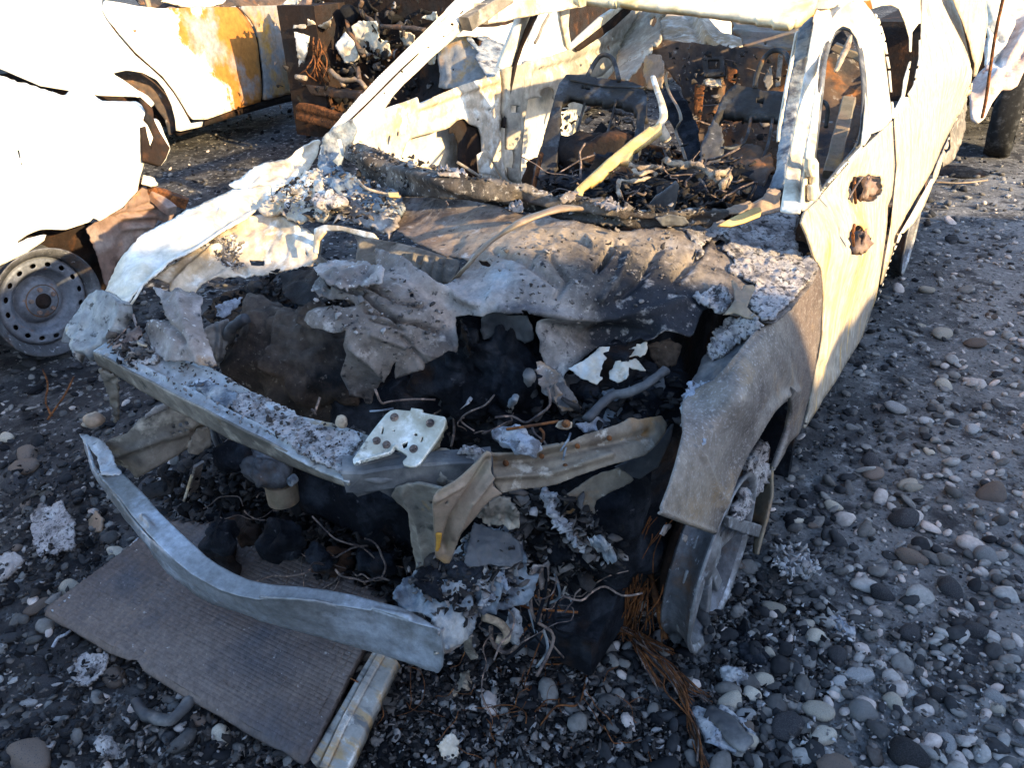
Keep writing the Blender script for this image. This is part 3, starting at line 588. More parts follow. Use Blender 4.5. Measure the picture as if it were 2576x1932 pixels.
# roof header and roof skin
RH = Surf('2> 1440,0:y1.86 3> 1080,110:y1.86 1090,20:y1.95 500,-30:y1.95')
patch('roof_header', '2> 1395,-40 1440,2 1600,8 3> 150,14 300,30 500,52 700,76 900,103 1030,122 1085,100 1105,70 1160,20 1180,-40', RH, m_head, car, step=6, t=.03, ridges=[('2> 1440,-4 1800,12 3> 500,34 1060,98', .012, 7)])
V, F = [], []
nx, ny = 14, 18
for i in range(nx):
    for j in range(ny):
        u, v = i/(nx-1)*2-1, j/(ny-1); V.append((u*.60, 3.15+v*.42, 1.375+.045*(1-u*u)*math.sin(math.pi*(.15+.8*v))+.006*math.sin(9*u+5*v)))
F = [[i*ny+j, (i+1)*ny+j, (i+1)*ny+j+1, i*ny+j+1] for i in range(nx-1) for j in range(ny-1)]
solid(mesh('roof_rear_skin', V, F, m_white, car), .004)
# ---- passenger A pillar
PA = Surf('2> 135,790:x-.82 160,700:x-.80 240,610:x-.77 820,0:x-.645 1060,0:x-.60 470,540:x-.72 330,700:x-.74 870,130:x-.63 400,430:x-.74')
patch('windshield_pillar', '2> 150,830 135,790 160,700 200,640 260,575 400,420 600,218 760,62 850,-30 1080,-30 1050,20 960,70 880,130 830,180 700,290 640,350 560,425 510,480 470,540 440,590 400,660 360,715 330,705 290,715 262,735 240,790 215,850 180,870', PA, m_white, car, step=5, t=.006, noise=.0015,
      ridges=[('2> 190,700 300,560 450,400 620,240 800,80 900,0', -.018, 5), ('2> 175,700 260,590 420,420 600,240 780,70', .010, 4), ('2> 240,700 340,590 480,440 650,270 850,100', .010, 6), ('2> 300,640 420,500 560,360 700,240', -.006, 4)],
      holes=[np.array([[735+.5*(x+8*math.cos(k)), .5*(y+8*math.sin(k))] for k in np.arange(0, 6.2, .9)]) for x, y in ((462, 468), (552, 360), (680, 238), (803, 120), (755, 182))])
for s_ in ('2> 165,700:x-.815 260,585:x-.79 420,415:x-.76 600,234:x-.72 770,66:x-.68 860,-20:x-.66', '2> 262,640:x-.75 400,505:x-.735 560,345:x-.70 700,215:x-.675 860,60:x-.64'):
    q = path3(s_); V, F = tube_vf(crn(q), .0032, 5); mesh('seal_line', V+[.004, -.006, .004], F, m_dark, car)
patch('pillar_foot', '2> 150,700 205,640 240,625 300,600 330,640 300,720 262,740 250,800 220,880 185,870 150,820 140,760', Surf('2> 150,700:x-.8 240,625:x-.74 330,640:x-.70 220,880:x-.72 140,760:x-.82'), m_pill, car, step=5, jag=2, noise=.006, nsc=25, t=.01)
beam('bracket_tab', at(*pts('2> 235,700')[0], 'x', -.7), at(*pts('2> 258,785')[0], 'x', -.68), .012, .004, m_white, car); beam('bracket_tab', at(*pts('2> 195,840')[0], 'x', -.74), at(*pts('2> 268,878')[0], 'x', -.70), .014, .005, m_cream, car)
beam('roof_rail_underside', at(*pts('2> 870,120')[0], 'x', -.6), at(*pts('2> 1080,-20')[0], 'x', -.56), .05, .05, m_olive, car, rough=.003)
# ---- passenger doors seen from inside
DX = 'x-.78'
PD = Surf('2> 330,700:x-.74 470,540:x-.77 640,520:x-.78 1020,380:x-.78 1100,350:x-.78 560,790:x-.78 940,930:x-.76 1150,940:x-.76')
patch('door_inner_panel', '2> 260,735 330,680 400,640 470,545 560,515 632,488 640,525 720,482 860,425 940,400 1022,382 1045,350 1065,360 1075,430 1062,560 1050,650 1052,800 1100,920 1060,960 900,920 700,850 600,830 480,795 360,760', PD, m_cream, car, step=5, t=.008, noise=.001,
      ridges=[('2> 640,540 800,480 1030,400', .010, 7), ('2> 700,620 820,560 900,545 1000,560', -.008, 5), ('2> 640,570 800,510 1040,430', -.008, 6)],
      holes=['2> 548,800 575,720 600,695 650,680 700,668 770,650 792,640 830,605 868,594 895,625 940,640 955,690 958,760 945,880 935,905 840,880 720,850', '2> 484,690 492,672 500,690 490,735 480,730', '2> 525,665 538,655 542,680 530,690',
             '2> 996,498 1004,498 1004,508 996,508', '2> 993,543 1003,543 1003,556 993,556', '2> 930,595 942,595 942,607 930,607', '2> 1082,760 1110,750 1115,800 1105,850 1085,840'])
patch('door_outer_skin', '2> 300,760 470,560 640,520 860,430 1040,370 1300,300 1700,130 1750,200 1500,500 1330,900 1150,960 800,880 500,800', Surf('2> 300,760:x-.88 640,520:x-.88 1040,370:x-.88 1700,130:x-.86 1150,960:x-.88 500,800:x-.88'), m_white, car, step=12, t=.006)
patch('dark_door_sheet', '2> 790,640 830,603 868,594 895,625 940,645 958,700 950,800 935,900 905,890 850,870 832,800 835,720 815,668 790,670', Surf('2> 790,640:x-.80 868,594:x-.80 905,890:x-.79 958,700:x-.79'), m_dark, car, step=5, t=.004)  # dark brown sheet filling the rear of the door opening
patch('centre_pillar', '2> 1062,350 1120,328 1228,300 1215,360 1190,480 1175,600 1160,800 1150,950 1120,955 1095,900 1085,760 1088,640 1070,560 1075,430', Surf('2> 1062,350:x-.76 1228,300:x-.76 1150,950:x-.74 1120,955:x-.74 1070,560:x-.75'), m_intw, car, step=5, t=.02, ridges=[('2> 1150,330 1130,600 1120,900', .015, 12), ('2> 1190,330 1170,500 1150,850', -.01, 6)],
      holes=['2> 1102,530 1132,530 1130,565 1100,565', '2> 1086,755 1112,748 1118,800 1108,850 1088,835'])
patch('centre_pillar_upper', '2> 1180,-30 1248,-30 1232,20 1200,90 1170,170 1140,250 1118,325 1062,350 1050,345 1075,280 1110,190 1150,90', Surf('2> 1180,-30:x-.66 1248,-30:x-.64 1118,325:x-.765 1050,345:x-.775'), m_white, car, step=5, t=.03)
patch('door_seam_seal', '2> 1236,-30 1258,-30 1240,40 1205,110 1150,230 1120,320 1098,420 1075,520 1060,640 1050,640 1062,540 1080,430 1102,320 1135,225 1190,100 1222,30', Surf('2> 1236,-30:x-.635 1120,320:x-.745 1098,420:x-.755 1055,640:x-.76'), m_dark, car, step=4, t=.012)
patch('rear_door_inner_panel', '2> 1215,300 1300,280 1400,245 1500,210 1560,185 1640,120 1700,60 1790,20 1830,60 1800,140 1720,220 1640,300 1560,380 1440,420 1320,520 1250,800 1190,960 1150,960 1160,800 1175,600 1190,480', Surf('2> 1215,300:x-.77 1560,185:x-.77 1790,20:x-.7 1150,960:x-.76 1320,520:x-.77 1640,300:x-.76'), m_intw, car, step=6, t=.008, ridges=[('2> 1240,330 1400,280 1600,190', .010, 7), ('2> 1240,360 1420,310 1640,220', -.012, 6)],
      holes=['2> 1240,478 1255,450 1290,435 1315,450 1322,478 1300,490 1270,486', '2> 1165,600 1185,500 1230,490 1310,490 1325,500 1300,620 1250,800 1200,950 1160,935', '2> 1446,320 1458,318 1460,335 1448,338', '2> 1498,322 1512,318 1518,338 1500,342', '2> 1600,185 1612,178 1618,195 1604,200', '2> 1245,335 1256,330 1258,350 1246,352'])
patch('rear_pillar', '2> 1335,-30 1405,-30 1400,10 1390,130 1405,235 1450,190 1560,90 1650,30 1700,-20 1760,-20 1690,60 1600,140 1500,215 1440,250 1400,260 1380,240 1355,120', Surf('2> 1335,-30:x-.64 1400,-30:x-.64 1405,235:x-.77 1700,-20:x-.68 1500,215:x-.77'), m_white, car, step=5, t=.02)
patch('rear_window_seal', '2> 1425,245 1500,185 1590,110 1690,30 1720,-20 1740,-10 1700,60 1620,135 1520,205 1440,258', Surf('2> 1425,245:x-.75 1590,110:x-.72 1740,-10:x-.66 1440,258:x-.75'), m_dark, car, step=4, t=.01)
# cabin loose things
patch('folded_bracket', '2> 932,780 975,752 985,760 1080,900 1135,930 1130,945 1080,945 1050,900 1000,880 940,870', Surf('2> 932,780:x-.62 985,760:x-.60 1135,930:x-.55 940,870:x-.62'), m_cream, car, step=5, t=.008, holes=['2> 985,790 1000,800 1060,905 1040,900 990,830'])
patch('folded_bracket', '2> 1150,880 1180,840 1215,900 1225,930 1200,960 1160,945', Surf('2> 1150,880:x-.6 1215,900:x-.55 1160,945:x-.58'), m_cream, car, step=5, jag=2, t=.006)
beam('strut_rod', at(*pts('2> 830,815')[0], 'x', -.7), at(*pts('2> 950,890')[0], 'x', -.6), .012, .012, m_olive, car)
# ---- cabin floor, firewall, rear seat, shelf
def slab(name, c, s, mat, amp=.01, nsc=12, seg=.035, parent=None, seed=0):
    """a charred slab with an uneven top"""
    c, s = np.array(c, float), np.array(s, float)
    nx, ny = max(3, int(s[0]/seg)), max(3, int(s[1]/seg)); V = []
    X, Y = np.meshgrid(np.linspace(-.5, .5, nx)*s[0]+c[0], np.linspace(-.5, .5, ny)*s[1]+c[1], indexing='ij'); X, Y = X.ravel(), Y.ravel()
    Z = c[2]+s[2]/2+amp*fbm(np.stack([X, Y, 0*X], 1), nsc, 4, seed)
    I = np.arange(nx*ny).reshape(nx, ny); F = np.stack([I[:-1, :-1], I[1:, :-1], I[1:, 1:], I[:-1, 1:]], -1).reshape(-1, 4).tolist()
    V = np.stack([X, Y, Z], 1); b = len(V); ring = list(I[:, 0])+list(I[-1, 1:])+list(I[-2::-1, -1])+list(I[0, -2:0:-1])
    V2 = V[ring].copy(); V2[:, 2] = c[2]-s[2]/2; V = np.concatenate([V, V2]); k = len(ring)
    F += [[int(ring[i]), b+i, b+(i+1) % k, int(ring[(i+1) % k])] for i in range(k)]+[[b+i for i in range(k)]]
    return mesh(name, V, F, mat, parent or car, smooth=False)
slab('floor_pan', (0, 2.9, .2), (1.62, 3.3, .1), m_int, .03, 9)
slab('cabin_char', (0, 2.0, .3), (1.45, 1.5, .12), m_dark, .06, 7, seed=4)
slab('rear_seat_base', (0, 2.95, .42), (1.35, .5, .22), m_int, .05, 8, seed=6)
patch('rear_seat_back', '3> 380,200 560,215 740,235 900,240 1060,255 1075,300 1030,480 990,700 960,850 700,900 580,850 540,620 480,430 400,330 330,300 330,240', Surf('3> 380,200:y3.25 1060,255:y3.25 960,850:y3.0 540,620:y3.1 700,900:y2.95'), m_int, car, step=6, jag=2, noise=.015, nsc=14, t=.03,
      ridges=[('3> 690,240 690,430 650,620', .03, 9), ('3> 740,240 740,420', -.02, 8), ('3> 560,240 520,420', .02, 8)])
patch('seat_back_plate', '3> 590,285 700,280 710,380 600,385', Surf('3> 590,285:y3.18 700,280:y3.18 600,385:y3.14'), m_seat, car, step=4, t=.02, holes=['3> 620,300 680,298 682,345 622,348']); 
patch('seat_back_plate', '3> 600,395 690,393 688,425 640,432 598,420', Surf('3> 600,395:y3.15 690,393:y3.15 688,425:y3.12'), m_cream, car, step=4, t=.01, jag=2, noise=.008, nsc=30)
for s_ in ('3> 555,420 605,430 590,560 575,680 548,640', '3> 900,400 940,320 950,420 920,460', '3> 720,330 770,350 760,420 720,410', '3> 975,270 1000,268 985,430 960,440'):
    q = pts(s_); patch('rust_streak_strap', q, Surf('3> 380,200:y3.2 1060,255:y3.2 960,850:y2.94'), m_wire if '555' in s_ or '720' in s_ else m_olive, car, step=4, noise=.004, t=.006)
patch('upper_shelf', '3> 380,60 520,55 600,65 640,110 700,165 790,185 800,240 700,235 560,212 400,195 380,130', Surf('3> 380,60:y3.75 800,240:y3.3 400,195:y3.35 640,110:y3.6'), m_cream, car, step=6, noise=.006, t=.02, ridges=[('3> 560,60 620,210', .03, 12), ('3> 520,60 590,215', -.02, 8)])
patch('trunk_edge', '3> 735,90 900,110 1080,130 1075,160 1060,250 900,240 790,225 800,190 740,165 755,120', Surf('3> 735,90:y3.8 1080,130:y3.7 1060,250:y3.35 790,225:y3.4'), m_tan, car, step=6, noise=.003, t=.015, ridges=[('3> 740,160 900,175 1070,180', .015, 6)], holes=['3> 905,205 917,205 917,225 905,225', '3> 955,232 968,230 968,245 955,248'])
patch('rear_corner_skin', '2> 1640,250 1690,150 1730,80 1790,30 1900,40 1850,100 1860,190 1800,260 1740,330 1680,400 1620,380', Surf('2> 1640,250:x-.72 1790,30:x-.66 1850,100:y3.5 1680,400:y2.9'), m_intw, car, step=6, jag=3, noise=.008, nsc=14, t=.01, holes=['2> 1800,80 1825,70 1835,110 1815,135 1795,120'])
patch('side_panel_scrap', '2> 1780,280 1850,270 1870,330 1860,440 1800,450 1760,380', Surf('2> 1780,280:y2.9 1870,330:y2.85 1800,450:y2.8'), m_tan, car, step=5, jag=3, noise=.01, t=.008)
# ladder-like dark trim between the seats
patch('belt_trim', '2> 1870,440 1930,460 1990,520 2040,640 2060,800 1990,830 1960,700 1900,600 1860,520', Surf('2> 1870,440:y2.5 2040,640:y2.3 1990,830:y2.1'), m_char, car, step=6, jag=1, noise=.004, t=.01, ridges=[(f'2> {1880+q*28},{480+q*55} {1960+q*22},{470+q*50}', .02, 5) for q in range(6)])
for s_ in ('2> 1390,140:y3.6 1395,60:y3.6', ): pass
tube('hanging_strap', '2> 1890,360:y2.4 1880,400:y2.38 1900,470:y2.3 1940,540:y2.2 1955,600:y2.1 1930,660:y2.1 1960,740:y2.0 1985,820:y1.9', .006, m_tan, car, flat=.5)
tube('steering_brace', '2> 1815,385:z1.16 1835,450:z1.14 1860,520:z1.12 1868,590:z1.09 1840,640:z1.07', [.009, .010, .011, .013, .013], m_cream, car, flat=.6)
patch('column_bracket', '2> 1400,970 1440,960 1500,900 1600,800 1700,705 1800,640 1850,615 1862,640 1800,690 1720,745 1690,800 1650,800 1560,880 1480,945 1450,985', Surf('2> 1400,970:z1.0 1862,640:z1.08 1700,705:z1.06 1650,800:z1.04'), m_yel, car, step=4, t=.02, ridges=[('2> 1430,970 1600,810 1800,655', .012, 5)])
tube('column_stub', '2> 1850,640:z1.06 1885,705:z1.02', .016, m_cream, car)
patch('dash_plate', '2> 1780,1055 1790,1010 1820,965 1925,895 1942,925 1925,1000 1900,1062', Surf('2> 1780,1055:z.98 1925,895:z1.06 1900,1062:z.97'), m_dgrey, car, step=5, t=.004, add=lambda P, V: .02*np.sin((P[:, 0]-1600)/40))
blob('dash_remains', at(*pts('2> 1850,980')[0], 'z', .86), (.36, .13, .09), m_char, car, amp=.045, nsc=9, n=34, seed=3)
blob('dash_remains', at(*pts('2> 2120,1000')[0], 'z', .84), (.2, .12, .08), m_char, car, amp=.04, nsc=11, n=26, seed=13)
blob('dash_remains', at(*pts('2> 1420,900')[0], 'z', .72), (.2, .16, .1), m_dark, car, amp=.05, nsc=11, n=26, seed=14)
for s_, r_ in (('2> 1660,820:z1.02 1720,840:z1.02 1780,835:z1.02 1860,845:z1.01', .007), ('2> 1880,800:z1.02 1900,825:z1.02 1960,830:z1.01 2030,835:z1.01 2080,865:z1.0 2130,890:z1.0 2150,920:z.99', .009), ('2> 1645,985:z1.0 1640,940:z1.01 1660,905:z1.01 1720,915:z1.01 1790,890:z1.01', .006), ('2> 1720,850:z1.03 1745,880:z1.02 1800,860:z1.02 1830,880:z1.01', .005), ('2> 2130,880:z1.01 2180,870:z1.01 2195,890:z1.0 2160,940:z.99', .010), ('2> 1640,850:z1.0 1560,905:z.99 1500,940:z.98', .004)):
    tube('charred_loom', s_, r_, m_rope, car, n=7, rough=.006, k=8)
# ---- front seats
def seat(side):
    s = bpy.data.objects.new('front_seat', None)
    COL.objects.link(s); s.parent = car; s.location = (0, 0, 0)
    return s
def seat_frame(outer, inner, mapf, loop, mat, rods, nm):
    f = patch('seat_frame', outer, mapf, mat, car, step=5, t=.035, holes=[inner], jag=.8, noise=.004, nsc=30)
    tube('headrest_loop', loop, .009, m_seat, f, k=6)
    for r_ in rods: tube('support_wire', r_, .005, m_seat, f)
    return f
FP = Surf('2> 1370,390:y2.15 1740,420:y2.2 1200,970:y1.72 1310,960:y1.75 1700,820:y1.85 1330,600:y1.95')
seat_frame('2> 1195,970 1215,860 1255,720 1290,600 1325,470 1345,415 1380,375 1440,372 1600,398 1700,412 1755,430 1785,480 1780,560 1765,680 1735,800 1715,860 1690,860 1700,770 1730,640 1735,560 1715,530 1640,505 1480,490 1390,478 1362,505 1350,540 1345,640 1330,800 1310,970',
           '2> 1455,425 1500,430 1500,450 1455,446', FP, '2> 1480,392:y2.18 1525,310:y2.26 1555,278:y2.28 1590,278:y2.28 1620,310:y2.26 1645,405:y2.18', m_seat, ['2> 1480,490:y2.1 1450,600:y2.04 1420,720:y1.98', '2> 1630,500:y2.1 1600,620:y2.04 1575,700:y1.98', '2> 1770,440:y2.16 1560,430:y2.14 1400,400:y2.14'], 'p')
FDm = Surf('3> 700,440:y2.15 1020,460:y2.15 590,840:y1.8 960,560:y2.05')
seat_frame('3> 565,840 590,720 640,610 670,550 690,500 720,450 760,428 840,440 930,452 1030,462 1012,560 990,580 900,575 760,570 700,552 672,600 640,700 625,790 620,860',
           '3> 860,488 905,488 900,520 862,515', FDm, '3> 858,440:y2.15 868,375:y2.22 900,300:y2.26 945,255:y2.28 1005,262:y2.28 1040,330:y2.24', m_seat, ['3> 840,570:y2.05 830,640:y2.0 800,720:y1.92 740,745:y1.88 700,740:y1.86', '3> 690,545:y2.1 850,560:y2.08 1010,580:y2.06', '3> 950,580:y2.05 930,700:y1.95 900,800:y1.85'], 'd')
patch('seat_leg_plate', '3> 570,840 600,700 650,600 690,640 700,760 660,850 640,880 600,880', Surf('3> 570,840:y1.75 690,640:y1.95 640,880:y1.74'), m_rimd, car, step=5, jag=3, noise=.01, nsc=16, t=.01)
patch('seat_pan', '3> 690,760 800,720 930,760 960,850 880,900 760,880', Surf('3> 690,760:y1.95 930,760:y1.9 760,880:y1.7'), m_int, car, step=6, jag=2, noise=.02, nsc=14, t=.01)
blob('seat_char', at(*pts('2> 1520,800')[0], 'y', 1.98), (.22, .12, .10), m_dark, car, amp=.05, n=24, seed=21)
beam('seat_rail', at(*pts('2> 1210,965')[0], 'y', 1.7), at(*pts('2> 1255,770')[0], 'y', 1.8), .012, .02, m_wire, car)
beam('cross_member', at(*pts('3> 280,740')[0], 'y', 2.3), at(*pts('3> 520,800')[0], 'y', 2.3), .03, .04, m_wire, car, rough=.004)
beam('cross_member', at(*pts('3> 270,775')[0], 'y', 2.2), at(*pts('3> 520,835')[0], 'y', 2.2), .03, .03, m_dark, car, rough=.004)
# inside the driver window
patch('far_cabin_panel', '3> 1170,600 1200,330 1230,200 1300,150 1400,300 1410,600 1300,860 1180,990', Surf('3> 1170,600:y2.9 1230,200:y3.4 1400,300:y3.4 1300,860:y2.5'), m_int, car, step=8, noise=.02, nsc=9, t=.01)
for s_ in ('3> 1240,880:y2.2 1280,700:y2.4 1330,500:y2.6', '3> 1255,230:y3.1 1330,240:y3.1 1410,300:y3.1'):
    P_ = path3(s_); beam('inner_post', P_[0], P_[-1], .05, .03, m_tan, car, rough=.004)
tube('headrest_loop', '3> 1180,560:y2.1 1200,510:y2.14 1225,545:y2.12 1215,640:y2.08', .007, m_seat, car)
# ================================================================== THE NOSE OF THE CAR
# ---- driver fender
SF = Surf('N> 1657,1295:x.86 1800,1345:x.9 1730,980:z.80 1900,835:z.87 2060,670:x.88 1960,900:x.90 1880,1010:x.905 2012,1090:x.90 1948,1187:x.905 2060,850:x.90 1715,1115:x.84 1990,1000:x.905')
fender = patch('fender', '6> 1180,240 1198,320 1196,420 1186,600 1165,740 1140,860 1108,980 1084,1080 1040,1122 1000,1190 955,1275 962,1240 975,1190 1005,1160 1032,1060 1046,970 1035,915 1008,925 960,970 915,1030 880,1090 820,1180 780,1280 730,1400 690,1520 658,1592 520,1545 372,1490 400,1420 430,1340 462,1240 485,1140 498,1065 490,1000 495,920 540,870 590,838 645,815 700,760 780,670 865,568 935,522 1000,460 1060,390 1120,310', SF, m_fender, car, step=5.5, t=.004, noise=.0012, nsc=7,
    ridges=[('6> 560,1150 600,1200 650,1310 690,1420', .006, 5), ('6> 930,540 960,620 1010,740 1040,850', .008, 11), ('6> 700,800 800,660 890,570', -.006, 6), ('6> 1060,860 1000,890 930,960 870,1060 800,1170 740,1300 690,1450', .012, 9), ('6> 375,1470 520,1530 655,1575', .007, 5)])
patch('fender_lip', '6> 1060,860 1090,880 1080,960 1050,1060 1010,1180 955,1275 990,1170 1030,1060 1046,970 1038,905', Surf('6> 1060,860:x.925 955,1275:x.92 1080,960:x.92 1046,970:x.91'), m_fender, car, step=4, t=.012)
patch('fender_flange', '6> 640,620 700,590 780,560 860,560 865,575 780,675 700,762 650,815 600,840 540,830 560,780 600,700', Surf('6> 640,620:z.80 860,560:z.85 540,830:z.77 650,815:z.79 700,760:z.81'), m_dgrey, car, step=5, jag=1, noise=.004, nsc=30, t=.006)
patch('ash_on_fender', '6> 640,620 655,540 700,500 760,490 870,505 890,530 850,570 780,600 740,640 700,690 640,700 620,660', Surf('6> 640,620:z.82 890,530:z.88 640,700:z.805 740,640:z.83'), m_ash, car, step=4, jag=3, noise=.012, nsc=45, t=.008)
patch('melt_crust', '6> 495,900 520,840 600,820 670,830 690,880 680,930 640,960 625,1040 610,1100 600,1180 570,1170 545,1130 500,1060 495,980', Surf('6> 495,900:z.795 690,880:z.80 600,1180:z.76 495,1040:z.76'), m_ashw, fender, step=3.5, jag=3.5, noise=.011, nsc=55, t=.006, off=1)
# ---- hood
SH = Surf('N> 1007,492:z.95 1145,500:z.97 1385,545:z.98 1660,572:z.97 1900,540:z.93 2060,672:z.89 1950,815:z.875 1765,800:z.865 1625,855:z.84 1500,700:z.95 1300,700:z.955 1200,740:z.93 1355,835:z.86 1145,795:z.88 1105,725:z.93 1000,700:z.95 900,690:z.95 785,720:z.935 765,805:z.90 870,850:z.88 930,1010:z.68 880,960:z.75 1060,930:z.80 950,860:z.87 1150,645:z.93 1000,580:z.92 1440,1030:z.69 1415,950:z.76 1375,930:z.77 1540,870:z.80')
hood = patch('hood', 'N> 1007,492 1070,494 1145,500 1200,508 1285,523 1385,546 1450,556 1535,567 1660,571 1750,566 1800,562 1830,562 1900,538 1960,532 2000,536 2012,548 2004,570 1999,600 2001,620 2012,645 2045,652 2060,672 2046,708 2020,742 1990,775 1950,812 1905,806 1850,790 1822,782 1830,760 1815,755 1795,770 1768,778 1760,800 1752,822 1738,846 1700,836 1670,832 1645,842 1622,856 1600,850 1575,862 1535,870 1500,878 1478,893 1455,915 1430,930 1418,945 1420,965 1440,985 1455,1010 1445,1026 1420,1028 1400,1012 1378,995 1366,975 1368,955 1380,935 1368,905 1356,880 1360,860 1350,838 1358,820 1385,802 1360,796 1325,786 1275,790 1240,785 1215,796 1180,792 1145,796 1148,830 1152,860 1150,886 1125,882 1108,896 1080,910 1065,932 1040,938 1015,946 995,951 994,925 1000,896 990,915 984,932 955,966 942,986 935,1016 920,1014 914,1000 880,990 870,965 860,948 857,935 866,910 872,893 864,868 870,832 840,838 810,830 780,822 762,804 772,790 790,780 835,765 870,770 900,766 875,752 830,750 800,742 785,722 792,705 805,694 798,680 835,652 885,650 930,668 948,662 940,648 948,642 972,643 1002,652 1035,680 1075,714 1105,727 1135,716 1165,682 1185,664 1190,655 1150,645 1130,640 1108,634 1055,610 1000,582 1000,560 1010,540 1002,520', SH, m_hood, car, step=4.5, jag=1.3, noise=.010, nsc=6, t=.003, add=lambda P, V: .0022*fbm(V*[1.6, .6, 1], 34, 3, 77)+.0045*np.abs(fbm(V*[.7, 1.5, 1], 11, 2, 78)),
    holes=['6> 655,118 680,102 705,108 712,122 690,135 662,134', 'N> 1030,740 1040,738 1042,748 1032,750', '5> 935,205 975,215 1005,235 1000,250 965,240 950,225', '6> 72,515 105,512 100,525 80,528', '5> 1150,455 1180,460 1200,500 1180,500 1160,480'],
    ridges=[('5> 190,330 280,370 400,420 470,460 530,520', -.030, 5), ('5> 380,345 450,380 560,420 660,440', -.028, 4.5), ('5> 370,455 480,480 560,520 640,530 740,570', -.032, 5), ('5> 390,500 480,530 560,560', -.018, 4), ('5> 210,370 300,400 380,430', .014, 6), ('5> 420,190 560,260 700,360 820,400 930,430', .026, 9), ('5> 400,580 560,640 700,690', .008, 8),
            ('5> 1240,60 1400,60 1480,80 1520,130', .009, 5), ('5> 1240,90 1420,90 1490,120', -.009, 4), ('5> 1240,150 1400,140 1470,170', .008, 4), ('5> 1240,130 1420,118 1500,150', -.006, 3),
            ('5> 1620,110 1580,190 1530,250', -.022, 8), ('6> 120,100 230,110 330,190 360,240', -.010, 4), ('6> 130,130 100,200 60,240', -.02, 7), ('6> 600,100 570,180 500,260 460,300', -.026, 12), ('6> 560,130 540,220', .012, 7), ('5> 1060,460 1300,480 1500,500 1800,470 1960,430', .018, 14), ('5> 1240,540 1500,600 1800,560', -.03, 22), ('5> 1020,170 1180,230 1330,330', -.016, 8), ('5> 1300,200 1380,300 1330,400', -.014, 7), ('5> 1700,180 1640,300 1560,400', .014, 9), ('5> 1850,150 1760,300 1640,420', -.016, 9), ('5> 300,640 420,720 480,800', .014, 8), ('5> 560,600 660,720 700,780', -.014, 7), ('5> 1010,380 940,480', .012, 16), ('5> 1070,250 1130,265 1200,235 1230,190', -.006, 3)])
patch('torn_hood_layer', '5> 110,250 150,215 240,195 330,200 400,225 480,280 450,330 380,330 330,320 260,340 190,335 140,300', Surf('5> 110,250:z.965 330,200:z.985 480,280:z.985 260,340:z.97'), m_torn, hood, step=4, jag=3, noise=.014, nsc=24, t=.004)
patch('ash_crust', '6> 500,60 640,75 720,45 800,30 870,0 960,-20 1050,-30 1075,-10 1060,40 1060,110 1080,180 1120,205 1180,228 1170,270 1120,340 1060,400 1000,460 950,515 890,520 870,480 840,460 835,400 870,350 820,320 790,300 740,290 715,270 760,220 740,190 690,160 740,120 700,95 640,110 600,140 600,200 570,210 560,150', lambda p: SH(p)+np.array([0, -.004, .008]), m_ash, hood, step=4, jag=3.5, noise=.0055, nsc=60, t=.006)
patch('ash_crust', '6> 560,400 600,385 650,360 700,350 740,380 745,430 720,470 690,490 650,470 600,450 570,430', lambda p: SH(p)+np.array([0, -.01, .012]), m_ash, hood, step=3.5, jag=3, noise=.010, nsc=60, t=.008)
patch('hinge_bracket', '6> 738,300 770,320 790,370 800,340 850,330 862,350 840,390 820,440 870,485 888,495 870,505 800,485 750,470 700,480 735,440 760,400', Surf('6> 738,300:z.93 862,350:z.92 888,495:z.885 700,480:z.895'), m_tan, car, step=3.5, noise=.005, nsc=30, t=.003)
patch('trim_wedge', '3> 670,1132 760,1085 860,1042 885,1042 893,1060 885,1088 820,1115 740,1136', Surf('3> 670,1132:z.985 893,1060:z1.0 740,1136:z.98'), m_yel, car, step=4, t=.01)
patch('cowl_corner_plate', '3> 700,1060 760,1025 830,1010 900,990 920,950 960,945 990,960 985,1060 900,1080 888,1045 860,1040 780,1075 720,1080', Surf('3> 700,1060:z.985 960,945:z1.0 985,1060:z.955 720,1080:z.98'), m_tan, car, step=4, jag=1, noise=.006, nsc=24, t=.003, ridges=[('3> 850,1040 880,980', -.02, 8)])
patch('hanging_hood_scrap', '5> 955,490 1010,470 1090,485 1180,490 1215,545 1215,610 1170,630 1110,590 1060,570 1000,600 960,610 945,560', Surf('5> 955,490:z.86 1215,545:z.86 960,610:z.81 1170,630:z.81'), m_dgrey, car, step=4, jag=1.5, noise=.006, nsc=18, t=.003)
# ---- cowl rail and curled weatherstrip
def cowl_add(P, V):
    return 0*P[:, 0]
CW = Surf('2> 270,730:z1.0 500,780:z1.03 1100,940:z1.04 1600,1030:z1.02 2150,1068:z1.0 330,870:z.96 545,985:z.955 1100,1045:z.965 1600,1135:z.965 2050,1132:z.97 360,820:z1.02 700,925:z1.03')
patch('cowl_rail', '2> 262,735 330,712 370,725 500,782 600,830 700,852 800,860 880,880 880,900 960,910 1100,942 1200,965 1300,1000 1400,985 1480,1005 1600,1030 1700,1062 1850,1066 2000,1064 2150,1068 2215,1075 2160,1110 2060,1132 1850,1142 1600,1136 1450,1112 1300,1092 1100,1048 950,1020 820,1002 680,990 545,987 450,975 370,940 340,900 320,840 262,790', CW, m_cowl, car, step=5, jag=1.2, noise=.008, nsc=16, t=.02,
      ridges=[('2> 360,800 500,850 700,905 900,960 1100,990', .020, 14), ('2> 1200,1010 1500,1060 1900,1100', .012, 8), ('2> 1240,1060 1500,1100 1620,1120', -.02, 7), ('2> 1700,1090 1900,1110 2100,1105', -.012, 6)])
patch('cowl_scrap', '2> 1830,1100 1880,1085 1960,1085 2000,1120 1970,1138 1880,1140 1850,1125', Surf('2> 1830,1100:z1.0 2000,1120:z.985 1850,1140:z.98'), m_dgrey, car, step=4, jag=1.5, noise=.008, nsc=24, t=.003)
